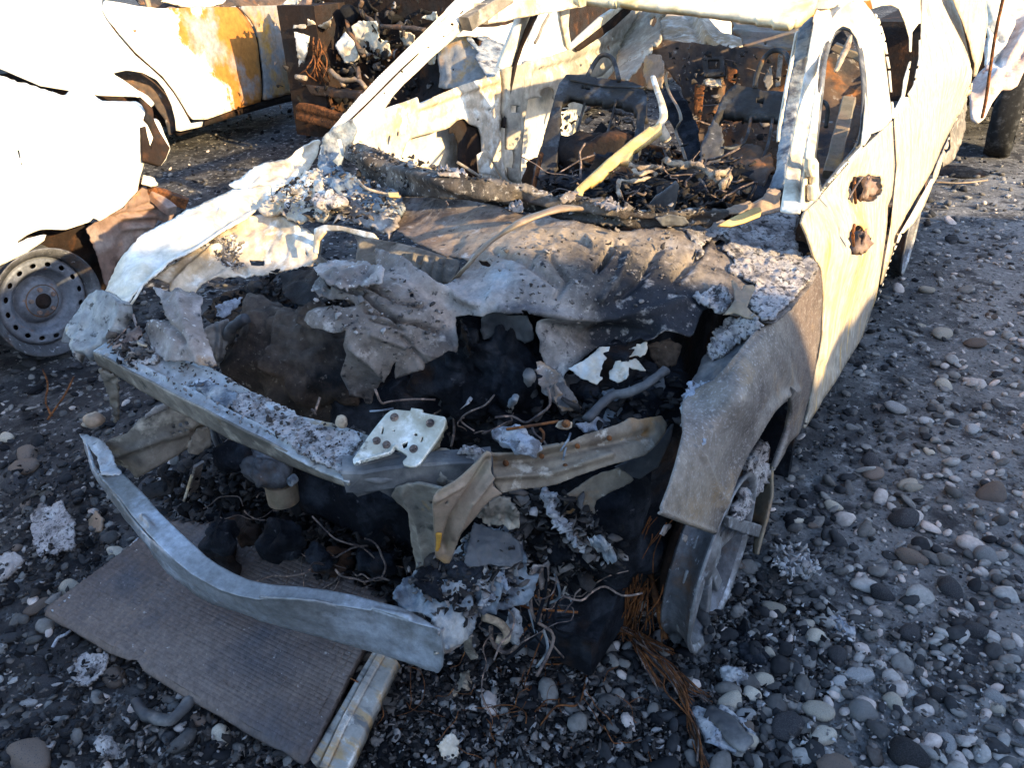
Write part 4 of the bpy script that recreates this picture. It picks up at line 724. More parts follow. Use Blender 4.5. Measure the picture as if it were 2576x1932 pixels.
for k_, (s_, zz) in enumerate((('2> 720,850 780,840 860,850 885,875 870,900 800,890 740,880', 1.04), ('2> 1400,960 1430,975 1420,1010 1380,1015 1340,1000', 1.04), ('2> 1080,1030 1110,1010 1150,1000 1165,1040 1150,1070 1110,1060', 1.0), ('2> 1520,1010 1600,1000 1680,1040 1640,1060 1560,1040', 1.03))):
    q = pts(s_); patch('char_flake', q, Surf(' '.join(f'{x},{y}:z{zz-.02*(i % 2)}' for i, (x, y) in enumerate(q[:3])).join(['N> ', ''])), m_torn, car, step=3.5, jag=2, noise=.008, nsc=40, t=.004)
tube('curled_weatherstrip', '2> 1440,1050:z1.045 1380,1045:z1.06 1300,1062:z1.065 1200,1095:z1.06 1100,1145:z1.05 1000,1215:z1.02 920,1290:z.99 850,1370:z.95 800,1425:z.91', [.014, .016, .013, .012, .011, .010, .009, .007], m_tan, car, flat=.45, rough=.0015)
tube('thin_cable', '2> 330,905:z1.0 370,945:z1.0 450,970:z.99 545,990:z.985', .004, m_rope, car)
patch('yellow_clip', '2> 480,965 535,965 535,985 485,985', Surf('2> 480,965:z1.0 535,965:z1.0 485,985:z.995'), m_yel, car, step=3, t=.006)
patch('wiper_scrap', '2> 770,1005 785,1030 775,1040', Surf('2> 770,1005:z1.01 785,1030:z1.0 775,1040:z.99'), m_wirec, car, step=2, t=.002)
# ---- passenger fender and the ashy apron behind it
PF = Surf('N> 265,730:x-.90 345,600:x-.90 475,525:x-.90 600,470:x-.905 725,400:x-.905 800,350:x-.90 620,550:z.86 450,645:z.83 325,765:z.79 345,735:z.80 740,460:z.90 800,390:z.92 380,620:z.815 560,530:z.875')
patch('fender', '1> 530,1462 560,1380 620,1278 690,1200 740,1165 860,1100 940,1052 1000,1025 1100,985 1170,952 1240,940 1300,932 1360,922 1362,990 1300,1045 1240,1100 1100,1170 1000,1230 900,1292 830,1340 760,1392 690,1470 650,1532 620,1520 565,1475', PF, m_white, car, step=5, jag=1.2, noise=.006, nsc=9, t=.004, ridges=[('1> 720,1200 900,1130 1000,1090', .01, 9), ('1> 600,1480 760,1340 900,1240 1100,1120 1300,1000', -.022, 12), ('1> 1120,1040 1100,1090', .008, 3), ('1> 1180,1000 1200,1060', .008, 3)])
patch('fender', '1> 1150,922 1180,900 1230,880 1270,850 1312,830 1370,815 1450,800 1490,760 1530,735 1580,712 1612,702 1616,720 1598,770 1570,830 1530,872 1470,920 1420,945 1366,985 1360,925 1300,930 1240,942 1170,938', PF, m_white, car, step=5, jag=1.6, noise=.010, nsc=12, t=.004, ridges=[('1> 1300,860 1260,910', -.012, 5), ('1> 1590,730 1500,800 1440,880', -.02, 9), ('1> 1560,720 1490,770', .01, 6)])
apron = patch('inner_apron', '1> 770,1400 850,1340 900,1300 1000,1235 1100,1175 1250,1092 1330,1080 1400,1082 1500,1130 1578,1172 1592,1230 1590,1290 1560,1330 1480,1352 1400,1362 1300,1376 1230,1382 1130,1395 1030,1412 1000,1450 975,1480 960,1465 940,1470 880,1475 855,1465 860,1430', Surf('1> 770,1400:z.76 1000,1235:z.81 1330,1080:z.85 1578,1172:z.84 1480,1352:z.76 1230,1382:z.74 975,1480:z.72 855,1465:z.73 1350,1230:z.80'), m_cream, car, step=5, jag=1.8, noise=.009, nsc=14, t=.006,
    ridges=[('1> 1150,1180 1145,1300 1230,1370', -.02, 10), ('1> 880,1440 960,1340 1100,1240', .02, 8), ('1> 1260,1110 1400,1100 1500,1150', .012, 9), ('1> 1010,1440 1120,1380 1200,1330', .015, 6)], holes=['1> 1527,1262 1537,1262 1537,1278 1527,1278', '1> 1250,1300 1320,1298 1325,1330 1260,1335', '1> 905,1380 918,1370 920,1395 908,1400', '1> 1352,1300 1362,1298 1360,1312'])
for k_, s_ in enumerate(('1> 1365,985 1420,950 1480,920 1530,875 1580,845 1640,880 1620,940 1660,980 1720,1000 1700,1060 1640,1110 1560,1100 1500,1120 1430,1075 1330,1075 1300,1060', '1> 1700,1000 1760,1010 1830,1040 1900,1080 1960,1075 2005,1080 2000,1130 1960,1180 1900,1160 1840,1130 1780,1110 1720,1080', '1> 1590,800 1650,790 1700,830 1800,900 1900,940 1990,960 2030,990 2020,1060 1960,1080 1860,1060 1780,1010 1680,960 1620,900')):
    patch('ash_crust', s_, Surf('1> 1365,985:z.90 1580,845:z.95 1700,1000:z.94 1500,1120:z.87 2005,1080:z.95 1960,1180:z.91 1650,790:z.975 2020,1000:z.965 1840,1130:z.90'), [m_cream, m_torn, m_pill][k_], car, step=4.5, jag=4, noise=.014, nsc=30, t=.012)
blob('ash_boulder', at(*pts('1> 1650,1010')[0], 'z', .95), (.055, .045, .02), m_ash, car, amp=.012, nsc=40, n=22)
patch('firewall_panel', '5> 100,60 160,40 260,55 400,95 560,120 700,160 840,210 835,260 800,330 740,350 640,330 560,260 420,230 250,220 150,240 90,200', Surf('5> 100,60:y1.12 840,210:y1.12 740,350:y1.0 90,200:y1.0'), m_olive, car, step=5, t=.004, noise=.006, ridges=[(f'5> {620+q*55},{190+q*8} {600+q*55},{330}', .022, 5) for q in range(4)], holes=['5> 150,60 200,30 300,60 330,120 320,200 260,220 180,210 140,180'])
# thin lip in front of the opening
patch('apron_lip', '5> 110,50 160,30 240,35 400,70 430,100 370,95 250,60 170,60 130,110 120,180 105,170', Surf('5> 110,50:z.88 430,100:z.9 120,180:z.82'), m_cream, car, step=4, t=.008)
# ---- engine bay fillings
slab('under_tray', (0, .82, .10), (1.3, .75, .10), m_char, .05, 8, seed=30)
blob('engine_block', (-.12, .70, .46), (.44, .28, .31), m_char, car, amp=.07, nsc=7, n=40, seed=31, sq=.75)
blob('engine_block', (.38, .78, .44), (.32, .26, .30), m_char, car, amp=.07, nsc=8, n=34, seed=32, sq=.75)
ENG = Surf('5> -180,330:z.79 0,240:z.80 140,250:z.82 260,560:z.74 -170,520:z.72 0,640:z.62 300,850:z.55 -240,430:z.70 -100,840:z.50 360,930:z.5')
patch('engine_cover', '4> 1020,480 1060,400 1130,370 1220,340 1300,320 1400,270 1500,240 1600,240 1620,300 1740,420 1830,440 1900,560 1870,600 1780,640 1860,800 1880,900 1740,910 1640,900 1560,870 1480,900 1380,860 1300,780 1240,740 1180,640 1120,560 1060,540', ENG, m_brown, car, step=6, jag=2, noise=.016, nsc=15, t=.01, ridges=[('4> 1180,520 1300,500 1480,530 1700,560 1860,590', .035, 14), ('4> 1400,270 1380,400 1480,530', -.03, 14), ('4> 1250,560 1330,700 1440,830', -.03, 16)])
blob('melted_engine_top', a3('5> 1080,800', .68), (.15, .13, .15), m_char, car, amp=.045, nsc=16, n=44, seed=91, sq=.8)
blob('melted_engine_top', a3('5> 1180,980', .60), (.10, .07, .08), m_char, car, amp=.04, nsc=18, n=34, seed=92)
blob('melted_engine_top', a3('5> 1640,900', .66), (.16, .12, .09), m_char, car, amp=.04, nsc=18, n=34, seed=93)
blob('melted_engine_top', a3('5> 740,800', .66), (.13, .11, .11), m_char, car, amp=.04, nsc=14, n=34, seed=94)
blob('melted_engine_top', a3('4> 1540,740', .66), (.23, .11, .14), m_brown, car, amp=.04, nsc=12, n=44, seed=95, sq=.8)
patch('ash_flap', '4> 1085,440 1120,420 1200,400 1220,395 1200,440 1165,470 1130,500 1090,495', Surf('4> 1085,440:z.80 1220,395:z.82 1130,500:z.77'), m_ashw, car, step=3.5, jag=2.5, noise=.008, nsc=40, t=.004)
patch('curled_black_sheet', '4> 1020,560 1080,520 1150,500 1170,560 1140,640 1130,700 1100,760 1070,680 1040,620', Surf('4> 1020,560:z.76 1150,500:z.78 1100,760:z.66'), m_dgrey, car, step=4, jag=2, noise=.01, nsc=20, t=.004, ridges=[('4> 1110,520 1100,700', .02, 7)])
patch('black_sheet', '4> 1400,265 1500,240 1590,250 1620,310 1680,400 1600,440 1500,430 1440,400 1410,330', Surf('4> 1400,265:z.84 1620,310:z.86 1500,430:z.82'), m_dark, car, step=5, jag=1.5, noise=.012, nsc=16, t=.004)
blob('melted_fitting', at(*pts('4> 1185,745')[0], 'z', .62), (.026, .02, .026), m_ashw, car, amp=.008, nsc=40, n=14)
patch('ash_flap', '4> 1500,450 1600,400 1650,440 1620,520 1560,560 1490,520', Surf('4> 1500,450:z.85 1650,440:z.85 1560,560:z.81'), m_brown, car, step=4, jag=2, noise=.01, nsc=30, t=.004)
for s_, mt, zz in (('5> 960,620 1030,590 1100,600 1180,620 1230,700 1250,760 1240,850 1200,900 1100,920 1000,900 940,820 920,720', m_char, (.70, .66, .56)),
                   ('5> 1280,880 1360,790 1440,790 1500,830 1480,880 1440,930 1400,950 1340,900', m_dgrey, (.74, .74, .68)),
                   ('5> 1500,840 1560,820 1640,850 1560,900 1540,960 1480,1020 1410,1050 1420,1000', m_dgrey, (.72, .73, .66)),
                   ('5> 1700,760 1780,740 1860,760 1880,850 1820,960 1720,990 1660,970 1680,880', m_dgrey, (.74, .75, .68)),
                   ('5> 1560,870 1640,840 1700,840 1680,900 1650,980 1620,1030 1560,1020 1590,950', m_pill, (.73, .73, .67)),
                   ('5> 1440,1030 1500,1010 1560,990 1620,1030 1560,1060 1480,1075', m_ashw, (.72, .71, .69)),
                   ('5> 1790,630 1900,610 1960,640 1940,720 1880,780 1830,740 1800,690', m_brown, (.80, .80, .73)),
                   ('5> 1290,920 1330,900 1380,970 1380,1010 1340,1015 1290,990', m_torn, (.67, .67, .62)),
                   ('5> 720,870 800,820 880,840 900,900 880,960 820,960 740,940', m_char, (.60, .60, .50)),
                   ('5> 840,490 880,560 880,700 850,780 830,700 832,600', m_char, (.84, .80, .6))):
    q = pts(s_); n_ = len(q); patch('charred_panel', q, Surf('N> '+' '.join(f'{q[i][0]},{q[i][1]}:z{z}' for i, z in zip((0, n_//3, 2*n_//3), zz))), mt, car, step=4.5, jag=2, noise=.012, nsc=18, t=.004)
patch('melted_flap', '5> 1390,755 1440,730 1500,690 1550,640 1600,640 1595,690 1560,730 1545,790 1560,810 1530,835 1490,815 1440,785', Surf('5> 1390,755:z.80 1600,640:z.82 1530,835:z.77'), m_melt, car, step=3.5, jag=1.2, noise=.008, nsc=22, t=.003)
patch('melted_flap', '5> 1640,700 1690,650 1740,620 1785,612 1780,660 1750,690 1720,680 1680,700 1650,740 1700,720 1730,700 1780,760 1700,750 1690,800 1640,825 1595,810 1600,770 1625,740', Surf('5> 1640,700:z.80 1785,612:z.83 1640,825:z.77'), m_melt, car, step=3.5, jag=1.5, noise=.010, nsc=24, t=.003)
patch('curled_hood_edge', '5> 1240,720 1300,740 1360,780 1390,830 1380,870 1440,920 1470,950 1430,965 1370,960 1320,900 1270,880 1250,820', lambda p: SH(p)+np.array([0, -.01, .004]), m_torn, hood, step=4, jag=2, noise=.01, nsc=25, t=.008)
blob('white_ash_lump', at(*pts('5> 1130,1120')[0], 'z', .77), (.048, .026, .018), m_ashw, car, amp=.010, nsc=50, n=26, seed=5)
tube('thin_wire', '5> 1080,1060:z.79 1150,1050:z.80 1250,1035:z.80 1340,1020:z.80', .0028, m_wire, car); tube('thin_wire', '5> 1245,1055:z.80 1265,1080:z.79 1255,1120:z.775 1200,1140:z.77', .0028, m_wire, car)
tube('thin_wire', '5> 1400,1080:z.76 1370,1180:z.75 1360,1240:z.72 1345,1330:z.68', .0022, m_pill, car); tube('thin_wire', '5> 1390,1110:z.78 1350,1170:z.76', .0018, m_pill, car)
tube('bare_strip', '5> 845,960:z.66 880,930:z.68 905,895:z.69 925,870:z.70', [.001, .006, .005, .001], m_ashw, car, flat=.3)
tube('thin_wire', '5> 390,970:z.80 450,965:z.80 510,955:z.80', .002, m_pill, car)
for a_ in ('4> 1580,985:z.76 1600,930:z.78 1610,900:z.79', '4> 1590,990:z.76 1570,960:z.78'):
    tube('rust_twig', a_, .0025, m_wirec, car)
# ---- upper tie bar with its ash
TB = Surf('4> 470,670:z.77 640,758:z.765 900,900:z.755 1500,1210:z.75 1760,1330:z.745 1860,1090:z.76 1490,990:z.765 1080,760:z.77 850,690:z.78')
patch('upper_tie_bar', '4> 470,668 540,620 640,600 720,640 850,688 960,700 1080,760 1160,810 1250,862 1400,950 1490,990 1600,1010 1690,1030 1780,1060 1865,1090 1830,1130 1790,1190 1770,1240 1760,1335 1600,1262 1500,1212 1350,1130 1200,1052 1050,972 900,900 760,822 640,758 560,710', TB, m_tie, car, step=5, jag=.7, noise=.003, nsc=14, t=.004, ridges=[('4> 700,740 900,840 1200,1000 1500,1150 1720,1260', .010, 6), ('4> 900,720 1100,800 1300,930 1480,1010', .008, 6), ('4> 800,760 1000,860 1200,960', -.008, 7)],
      holes=['4> 868,830 890,832 895,842 872,842', '4> 1010,832 1030,830 1034,842 1016,842'])
patch('tie_bar_lip', '4> 470,670 560,712 640,760 760,824 900,902 1050,974 1200,1054 1350,1132 1500,1214 1600,1264 1760,1337 1752,1352 1640,1318 1450,1245 1300,1172 1150,1110 1000,1030 850,950 700,858 590,790 500,742 478,715', Surf('4> 470,670:z.77 640,760:z.765 1760,1337:z.745 1752,1352:z.725 1000,1030:z.715 500,742:z.72 700,858:z.71 1300,1172:z.705'), m_olive, car, step=4, noise=.002, t=.004)
patch('ash_crust', '4> 600,720 650,690 760,670 820,700 800,740 720,750 640,745', lambda p: TB(p)+[0, 0, .012], m_ash, car, step=3.5, jag=3, noise=.007, nsc=50, t=.012)
patch('ash_crust', '4> 1190,900 1250,880 1330,905 1400,950 1480,985 1500,1010 1560,1040 1640,1060 1700,1090 1780,1090 1820,1130 1780,1180 1760,1240 1740,1300 1650,1255 1560,1215 1500,1180 1440,1130 1380,1100 1330,1080 1280,1030 1200,990 1160,950', lambda p: TB(p)+[0, 0, .008], m_ash, car, step=3.5, jag=3.5, noise=.0035, nsc=70, t=.007)
patch('ash_crust', '4> 980,860 1040,840 1110,870 1200,900 1180,960 1120,960 1050,920', lambda p: TB(p)+[0, 0, .012], m_pill, car, step=3.5, jag=3, noise=.005, nsc=50, t=.010)
patch('peeled_flap', '4> 780,350 830,368 900,372 1000,380 1022,405 1008,470 1020,530 1040,590 1060,640 1092,742 1040,745 1000,728 930,712 850,716 790,680 750,620 720,570 738,530 790,510 845,500 850,470 820,420 800,390', Surf('4> 780,350:z.88 1022,405:z.88 720,570:z.81 1092,742:z.785 850,716:z.785 900,520:z.87'), m_torn, car, step=4.5, jag=2.5, noise=.010, nsc=12, t=.004, ridges=[('4> 800,480 870,560 930,620', -.02, 9), ('4> 900,380 930,520 1000,700', .012, 12)])
# small clutter at the left end
for s_ in ('4> 560,660 600,600 650,560 700,540 720,580 690,610 640,650 600,670', '4> 600,440 640,445 680,490 690,540 660,500 620,480'):
    q = pts(s_); patch('rust_scrap', q, Surf('N> '+' '.join(f'{q[i][0]},{q[i][1]}:z{z}' for i, z in zip((0, 2, 5), (.78, .81, .80)))), m_pleat, car, step=3.5, jag=2, noise=.008, nsc=40, t=.003)
tube('thin_wire', '4> 600,520:z.80 640,460:z.83 680,400:z.86 715,340:z.88', .003, m_cream, car); tube('thin_wire', '4> 540,650:z.78 600,590:z.80 650,540:z.81', .002, m_wirec, car)
tube('rust_twig', '4> 680,590:z.79 700,630:z.80 740,640:z.80', .003, m_rope, car)
# ---- headlamp bracket on the left nose corner
patch('lamp_bracket', '4> 440,385 480,362 520,362 560,378 596,415 602,460 580,520 552,585 528,605 520,640 455,655 425,668 380,668 372,700 362,660 350,640 355,600 330,580 335,540 372,480', Surf('4> 480,362:z.86 602,460:z.85 380,668:z.76 520,640:z.77 335,560:z.78'), M('pale_cast_lamp_bracket', (.22, .22, .215), [((.34, .335, .31), 12, .54, .08), ((.14, .16, .18), 8, .55, .06), ((.06, .06, .06), 40, .62, .04), ((.34, .25, .15), 12, .66, .05)], rough=.7, bump=.8, bsc=70), car, step=4, jag=1, noise=.006, nsc=16, t=.035, ridges=[('4> 440,420 400,560 380,650', .008, 6), ('4> 560,440 520,560', -.006, 6)])
patch('lamp_bracket_wing', '4> 345,535 335,570 350,600 355,630 330,625 305,622 315,590 325,560', Surf('4> 345,535:z.79 305,622:z.755 355,630:z.76'), m_dgrey, car, step=3.5, t=.006)
patch('lamp_bracket_side', '4> 596,415 625,445 660,460 650,490 610,520 580,560 545,610 520,645 535,600 580,520 602,460', Surf('4> 596,415:z.85 660,460:z.82 520,645:z.76'), m_tan, car, step=3.5, jag=1, noise=.005, nsc=40, t=.004)
# drooping end below the tie bar on the left
patch('support_drop', '4> 500,750 560,775 600,800 590,900 600,1010 575,1030 560,960 545,880 520,820', Surf('4> 500,750:y.14 600,800:y.16 600,1010:y.16 560,960:y.15'), m_olive, car, step=4, jag=2.5, noise=.008, nsc=35, t=.008)
blob('burnt_bushing', at(*pts('4> 468,1010')[0], 'y', .10), (.026, .022, .02), m_tan, car, amp=.005, nsc=40, n=14)
# ---- rails and bumper beam
RL = Surf('4> 410,1080:z.52 500,1150:z.53 640,1080:z.56 870,920:z.60 960,960:z.57 1050,1050:x-.42 1050,1140:x-.42 680,1310:x-.46 520,1250:y.13')
patch('frame_rail', '4> 500,1140 560,1110 640,1080 700,1010 780,960 870,918 930,940 965,960 1000,1000 1050,1045 1058,1090 1048,1140 1000,1165 950,1152 900,1185 820,1235 740,1280 682,1312 650,1270 600,1240 540,1265 500,1250 485,1200', RL, m_olive, car, step=5, noise=.003, nsc=12, t=.006, jag=.6,
      holes=['4> 862,1040 882,1035 884,1048 866,1053', '4> 895,1030 915,1025 917,1040 898,1045', '4> 925,1020 945,1014 947,1028 928,1034', '4> 850,1072 870,1066 872,1080 853,1086', '4> 882,1062 904,1056 906,1070 886,1076', '4> 915,1052 937,1045 939,1060 918,1066'],
      ridges=[('4> 560,1200 780,1120 1000,1020', .012, 9), ('4> 840,1110 960,1075', .008, 3)])
patch('rail_bracket', '4> 950,1152 990,1060 1050,1045 1060,1140 1030,1165 1000,1190 960,1180', Surf('4> 950,1152:x-.41 1050,1045:x-.40 1000,1190:x-.41'), m_olive, car, step=4, jag=2, noise=.006, nsc=40, t=.006)
patch('rail_top_scrap', '4> 730,990 790,950 870,920 900,925 830,960 770,990 730,1010', Surf('4> 730,990:z.61 900,925:z.64 770,1000:z.60'), m_torn, car, step=4, jag=1.5, t=.006, noise=.004)
BT = '7> 430,-20 445,60 500,185 560,178 620,180 665,225 740,300 800,372 880,450 960,525 1040,598 1100,640 1180,682 1250,712 1330,730 1400,742 1500,750 1650,766 1780,790 1900,822 2010,850 2075,880 2120,905 2210,962 2100,935 1900,872 1800,855 1700,842 1600,820 1500,806 1400,806 1300,812 1200,792 1100,760 1030,722 960,682 890,625 820,562 760,498 700,432 650,370 600,302 550,250 505,200 470,150 440,60 425,-10'
bb = patch('bumper_beam_top', BT, Surf('7> 430,-20:z.55 620,180:z.52 505,200:z.52 960,525:z.515 820,562:z.51 1400,742:z.515 1300,812:z.51 2075,880:z.515 2210,962:z.505'), m_bump, car, step=4.5, noise=.0015, nsc=12, t=.004, ridges=[('7> 720,400 760,440', .012, 6), ('7> 1880,860 2060,900', .006, 6)])
BFr = '7> 425,-15 440,60 470,150 505,200 550,250 600,302 650,370 700,432 760,498 820,562 890,625 960,682 1030,722 1100,760 1200,792 1300,812 1400,806 1500,806 1600,820 1700,842 1800,855 1900,872 2100,935 2210,962 2222,1000 2232,1080 2228,1150 2210,1180 2190,1186 2150,1178 2050,1145 1900,1100 1780,1060 1700,1030 1600,1008 1500,985 1400,970 1280,928 1150,880 1070,845 1000,808 920,742 850,680 780,600 720,520 660,450 600,378 545,300 500,238 455,160 425,60 418,0'
S_bf = Surf('7> 505,200:z.52 820,562:z.51 1300,812:z.51 2210,962:z.505 430,-10:z.54 500,238:z.47 425,60:z.50 850,680:z.41 1150,880:z.40 1600,1008:z.395 2190,1186:z.39 1700,842:z.512 720,520:z.425')
patch('bumper_beam_face', BFr, S_bf, m_bump, car, step=5, noise=.004, nsc=7, t=.004, jag=.5, ridges=[('7> 480,150 620,410 760,560 900,700 1100,850 1300,950 1600,1020 2180,1180', -.006, 7), ('7> 560,300 760,540 900,690 1100,820', .005, 10), ('7> 1500,880 1800,960 2100,1050', .003, 14)])
patch('beam_end_cap', '8> 740,980 760,960 830,930 900,870 930,890 920,960 850,1010 800,1060 755,1110 742,1050', Surf('8> 740,980:z.50 755,1110:z.40 930,890:y.22 850,1010:y.18'), m_torn, car, step=4, jag=1.5, noise=.006, nsc=30, t=.004, ridges=[('8> 760,1040 900,920', -.02, 4), ('8> 770,1080 890,980', .01, 3)])
patch('beam_notch_plate', '8> 660,880 690,890 720,925 690,930 675,915', Surf('8> 660,880:z.51 720,925:z.50 690,930:z.495'), m_char, car, step=3, t=.003)
patch('beam_left_end', '4> 400,1085 440,1090 500,1110 560,1170 580,1240 620,1275 560,1290 510,1290 490,1200 450,1150 420,1130', Surf('4> 400,1085:z.55 560,1170:z.54 620,1275:z.525 510,1290:z.525'), m_tie, car, step=4, jag=2, noise=.007, nsc=30, t=.006)
# right crash box
CB = Surf('8> 570,700:z.53 830,540:z.56 1000,450:z.57 1180,600:z.545 580,870:z.50 740,980:z.49 920,960:z.43 1180,820:z.45 1190,700:z.50 900,700:z.54')
crash = patch('crash_box', '8> 520,760 560,705 610,670 640,650 720,640 800,610 850,560 880,500 940,450 1010,440 1100,460 1150,480 1160,560 1180,640 1192,700 1240,700 1230,760 1190,820 1120,850 1060,862 1000,880 940,892 920,960 870,1010 800,1060 752,1095 744,985 690,900 640,880 580,872 530,810', CB, m_pill, car, step=4.5, jag=2, noise=.014, nsc=22, t=.01, holes=['8> 1015,810 1040,790 1080,782 1105,790 1100,810 1070,830 1030,838'], ridges=[('8> 1040,700 1010,860', .014, 8), ('8> 920,760 930,890', -.02, 7)])
for s_ in ('8> 640,720 700,680 800,660 900,660 980,700 920,760 900,820 820,860 740,850 680,820 640,780', '8> 960,760 1040,700 1080,720 1060,790 1000,860 950,880'):
    patch('ash_crust', s_, lambda p: CB(p)+[0, -.004, .02], m_ashw if '960' in s_ else m_char, crash, step=3.5, jag=4, noise=.016, nsc=45, t=.01)
patch('pressed_bracket', '8> 860,640 900,480 920,420 1000,455 1100,480 1150,540 1160,620 1100,650 1000,640 920,650', Surf('8> 860,640:z.57 920,420:z.62 1150,540:z.58 1000,640:z.56'), m_dgrey, car, step=4, jag=2, noise=.01, nsc=16, t=.004)
# ---- right half of the radiator support
RS = Surf('8> 980,60:z.76 1060,280:z.69 1260,250:z.69 1350,25:z.765 1780,190:z.69 1880,130:y.5 1700,-100:z.77 1470,-15:z.77')
patch('radiator_support', '5> 945,1168 985,1160 1010,1176 1100,1175 1200,1152 1340,1128 1352,1140 1400,1120 1470,1085 1540,1065 1600,1048 1650,1030 1700,1000 1740,1010 1860,990 1890,1040 1880,1080 1840,1130 1780,1190 1690,1215 1600,1240 1500,1272 1400,1310 1330,1338 1262,1352 1150,1362 1052,1382 1020,1340 990,1270', RS, m_rust, car, step=5, jag=.8, noise=.0018, nsc=9, t=.006, ridges=[('5> 1000,1230 1200,1220 1500,1150 1800,1080', -.016, 10), ('5> 1020,1300 1300,1280 1600,1190', .014, 8), ('5> 1010,1190 1200,1170 1400,1130', .010, 4)])
patch('support_upright', '8> 985,60 1005,80 1000,160 1010,240 1055,280 1000,310 960,350 920,402 885,440 850,482 825,545 805,602 790,632 765,632 722,600 716,520 712,400 706,310 740,265 820,222 860,190 900,150 950,100', Surf('8> 985,60:y.20 1055,280:y.19 706,310:y.09 805,602:y.13 720,600:y.11 850,482:y.14'), m_tan, car, step=4.5, noise=.002, t=.004, ridges=[('8> 990,110 900,260 800,420 760,560', -.016, 7), ('8> 1020,180 900,330 820,500', .012, 5), ('8> 720,320 860,240', .006, 4)], holes=['8> 770,330 785,318 790,328 775,345', '8> 735,515 742,515 742,535 735,535'])
patch('support_upright', '8> 500,290 520,250 560,240 640,235 700,250 755,262 740,290 712,320 716,400 718,520 722,640 680,655 645,652 620,660 612,600 600,520 592,450 580,380 540,340', Surf('8> 500,290:y.12 755,262:y.12 722,640:y.16 620,660:y.17 600,520:y.16'), m_olive, car, step=4.5, jag=.8, noise=.004, nsc=18, t=.006, holes=['8> 645,450 655,448 655,470 646,470', '8> 690,330 700,325 702,340 692,345'], ridges=[('8> 560,270 640,420 670,600', .012, 7)])
patch('rust_bloom_strap', '8> 722,480 750,485 745,530 735,575 722,570', Surf('8> 722,480:y.100 750,485:y.100 722,570:y.108'), M('bright_rust_scale', (.45, .22, .04), rough=.9, bump=.6), car, step=3, jag=1, t=.003)
# latch and bracket
patch('latch_bracket_body', '5> 305,1250 315,1220 400,1120 470,1150 560,1200 640,1240 700,1240 760,1180 830,1200 830,1330 760,1360 700,1340 600,1400 590,1350 540,1380 500,1410 440,1372 330,1396 304,1372 298,1300', Surf('5> 305,1250:z.765 400,1120:z.79 760,1180:z.77 330,1396:z.70 830,1330:z.72 590,1350:z.70 500,1300:z.745'), m_dgrey, car, step=5, noise=.004, nsc=12, t=.006, jag=.6, ridges=[('5> 340,1290 450,1310 570,1290', .012, 12)])
LP = Surf('5> 520,962:z.835 770,1002:z.835 305,1215:z.785 600,1245:z.78 575,1170:z.79')
latch = patch('hood_latch_plate', '5> 440,1022 470,985 495,965 520,960 595,968 598,952 655,960 652,975 700,985 768,998 772,1015 765,1045 740,1095 700,1150 665,1200 640,1232 615,1246 585,1246 560,1238 555,1222 578,1200 576,1188 545,1170 520,1160 508,1170 490,1196 420,1215 322,1237 308,1232 305,1212 340,1160 380,1100 410,1060', LP, m_plate, car, step=3.5, t=.007, noise=.001,
      holes=['5> 455,1050 463,1046 458,1082 446,1090', '5> 508,1062 518,1062 518,1074 508,1074', '5> 612,1082 628,1080 632,1094 618,1096', '5> 652,1100 662,1096 655,1122 642,1130', '5> 552,1135 585,1120 578,1150 560,1160'], ridges=[('5> 330,1232 420,1208 492,1186 522,1150', .010, 4)])
for s_ in ('5> 515,1000', '5> 695,1030', '5> 425,1120', '5> 475,1140', '5> 612,1160'):
    p = pts(s_)[0]; c_ = LP([p])[0]; nn = np.array([.1, -.55, .83]); nn /= np.linalg.norm(nn)
    L_ = []
    for rr, h0, h1, nsd in ((.0078, .000, .0025, 14), (.0048, .002, .007, 6)):
        s1 = np.cross(nn, (0, 0, 1)); s1 /= np.linalg.norm(s1); s2 = np.cross(nn, s1); V_ = [c_+nn*h+rr*(math.cos(6.2832*k/nsd)*s1+math.sin(6.2832*k/nsd)*s2) for h in (h0, h1) for k in range(nsd)]
        L_.append((np.array(V_), [[k, (k+1) % nsd, nsd+(k+1) % nsd, nsd+k] for k in range(nsd)]+[[nsd+k for k in range(nsd)]]))
    V, F = join(L_); mesh('bolt', V, F, m_wirec, latch, smooth=False)
patch('latch_plate_lower', '5> 772,1015 765,1050 740,1100 700,1160 660,1215 630,1240 655,1250 700,1200 750,1130 775,1070 782,1030', Surf('5> 772,1015:z.815 630,1240:z.765 782,1030:z.80'), m_tan, car, step=3.5, jag=1.5, noise=.006, nsc=40, t=.004)
patch('latch_plate_lower', '5> 700,1190 760,1165 840,1200 800,1250 720,1240', Surf('5> 700,1190:z.755 840,1200:z.755 720,1240:z.74'), m_olive, car, step=4, t=.004)
for q in range(9):
    x, y = 735+.5*(620+random.random()*120), 550+.5*(1330+random.random()*50); a_ = at(x, y, 'z', .72); b_ = a_+np.array([random.uniform(-.03, .03), random.uniform(-.02, .02), random.uniform(-.05, .01)])
    tube('rust_twig', np.array([a_, (a_+b_)/2+rng.normal(size=3)*.006, b_]), .0022, m_wirec, car, n=5, k=3)
patch('ash_crust', '5> 840,1170 900,1150 960,1165 960,1200 930,1230 890,1290 850,1280 830,1240 860,1220', Surf('5> 840,1170:z.78 960,1165:z.78 850,1280:z.74'), m_ash, car, step=3.5, jag=3.5, noise=.012, nsc=45, t=.01)
patch('bolt_tab', '5> 1330,1048 1345,1020 1380,1012 1410,1025 1408,1050 1390,1062 1350,1060', Surf('5> 1330,1048:z.80 1410,1025:z.80 1390,1062:z.79'), m_rope, car, step=3, t=.006)
blob('bolt', at(*pts('5> 1378,1032')[0], 'z', .808), (.009, .009, .008), m_wire, car, amp=.002, n=10)
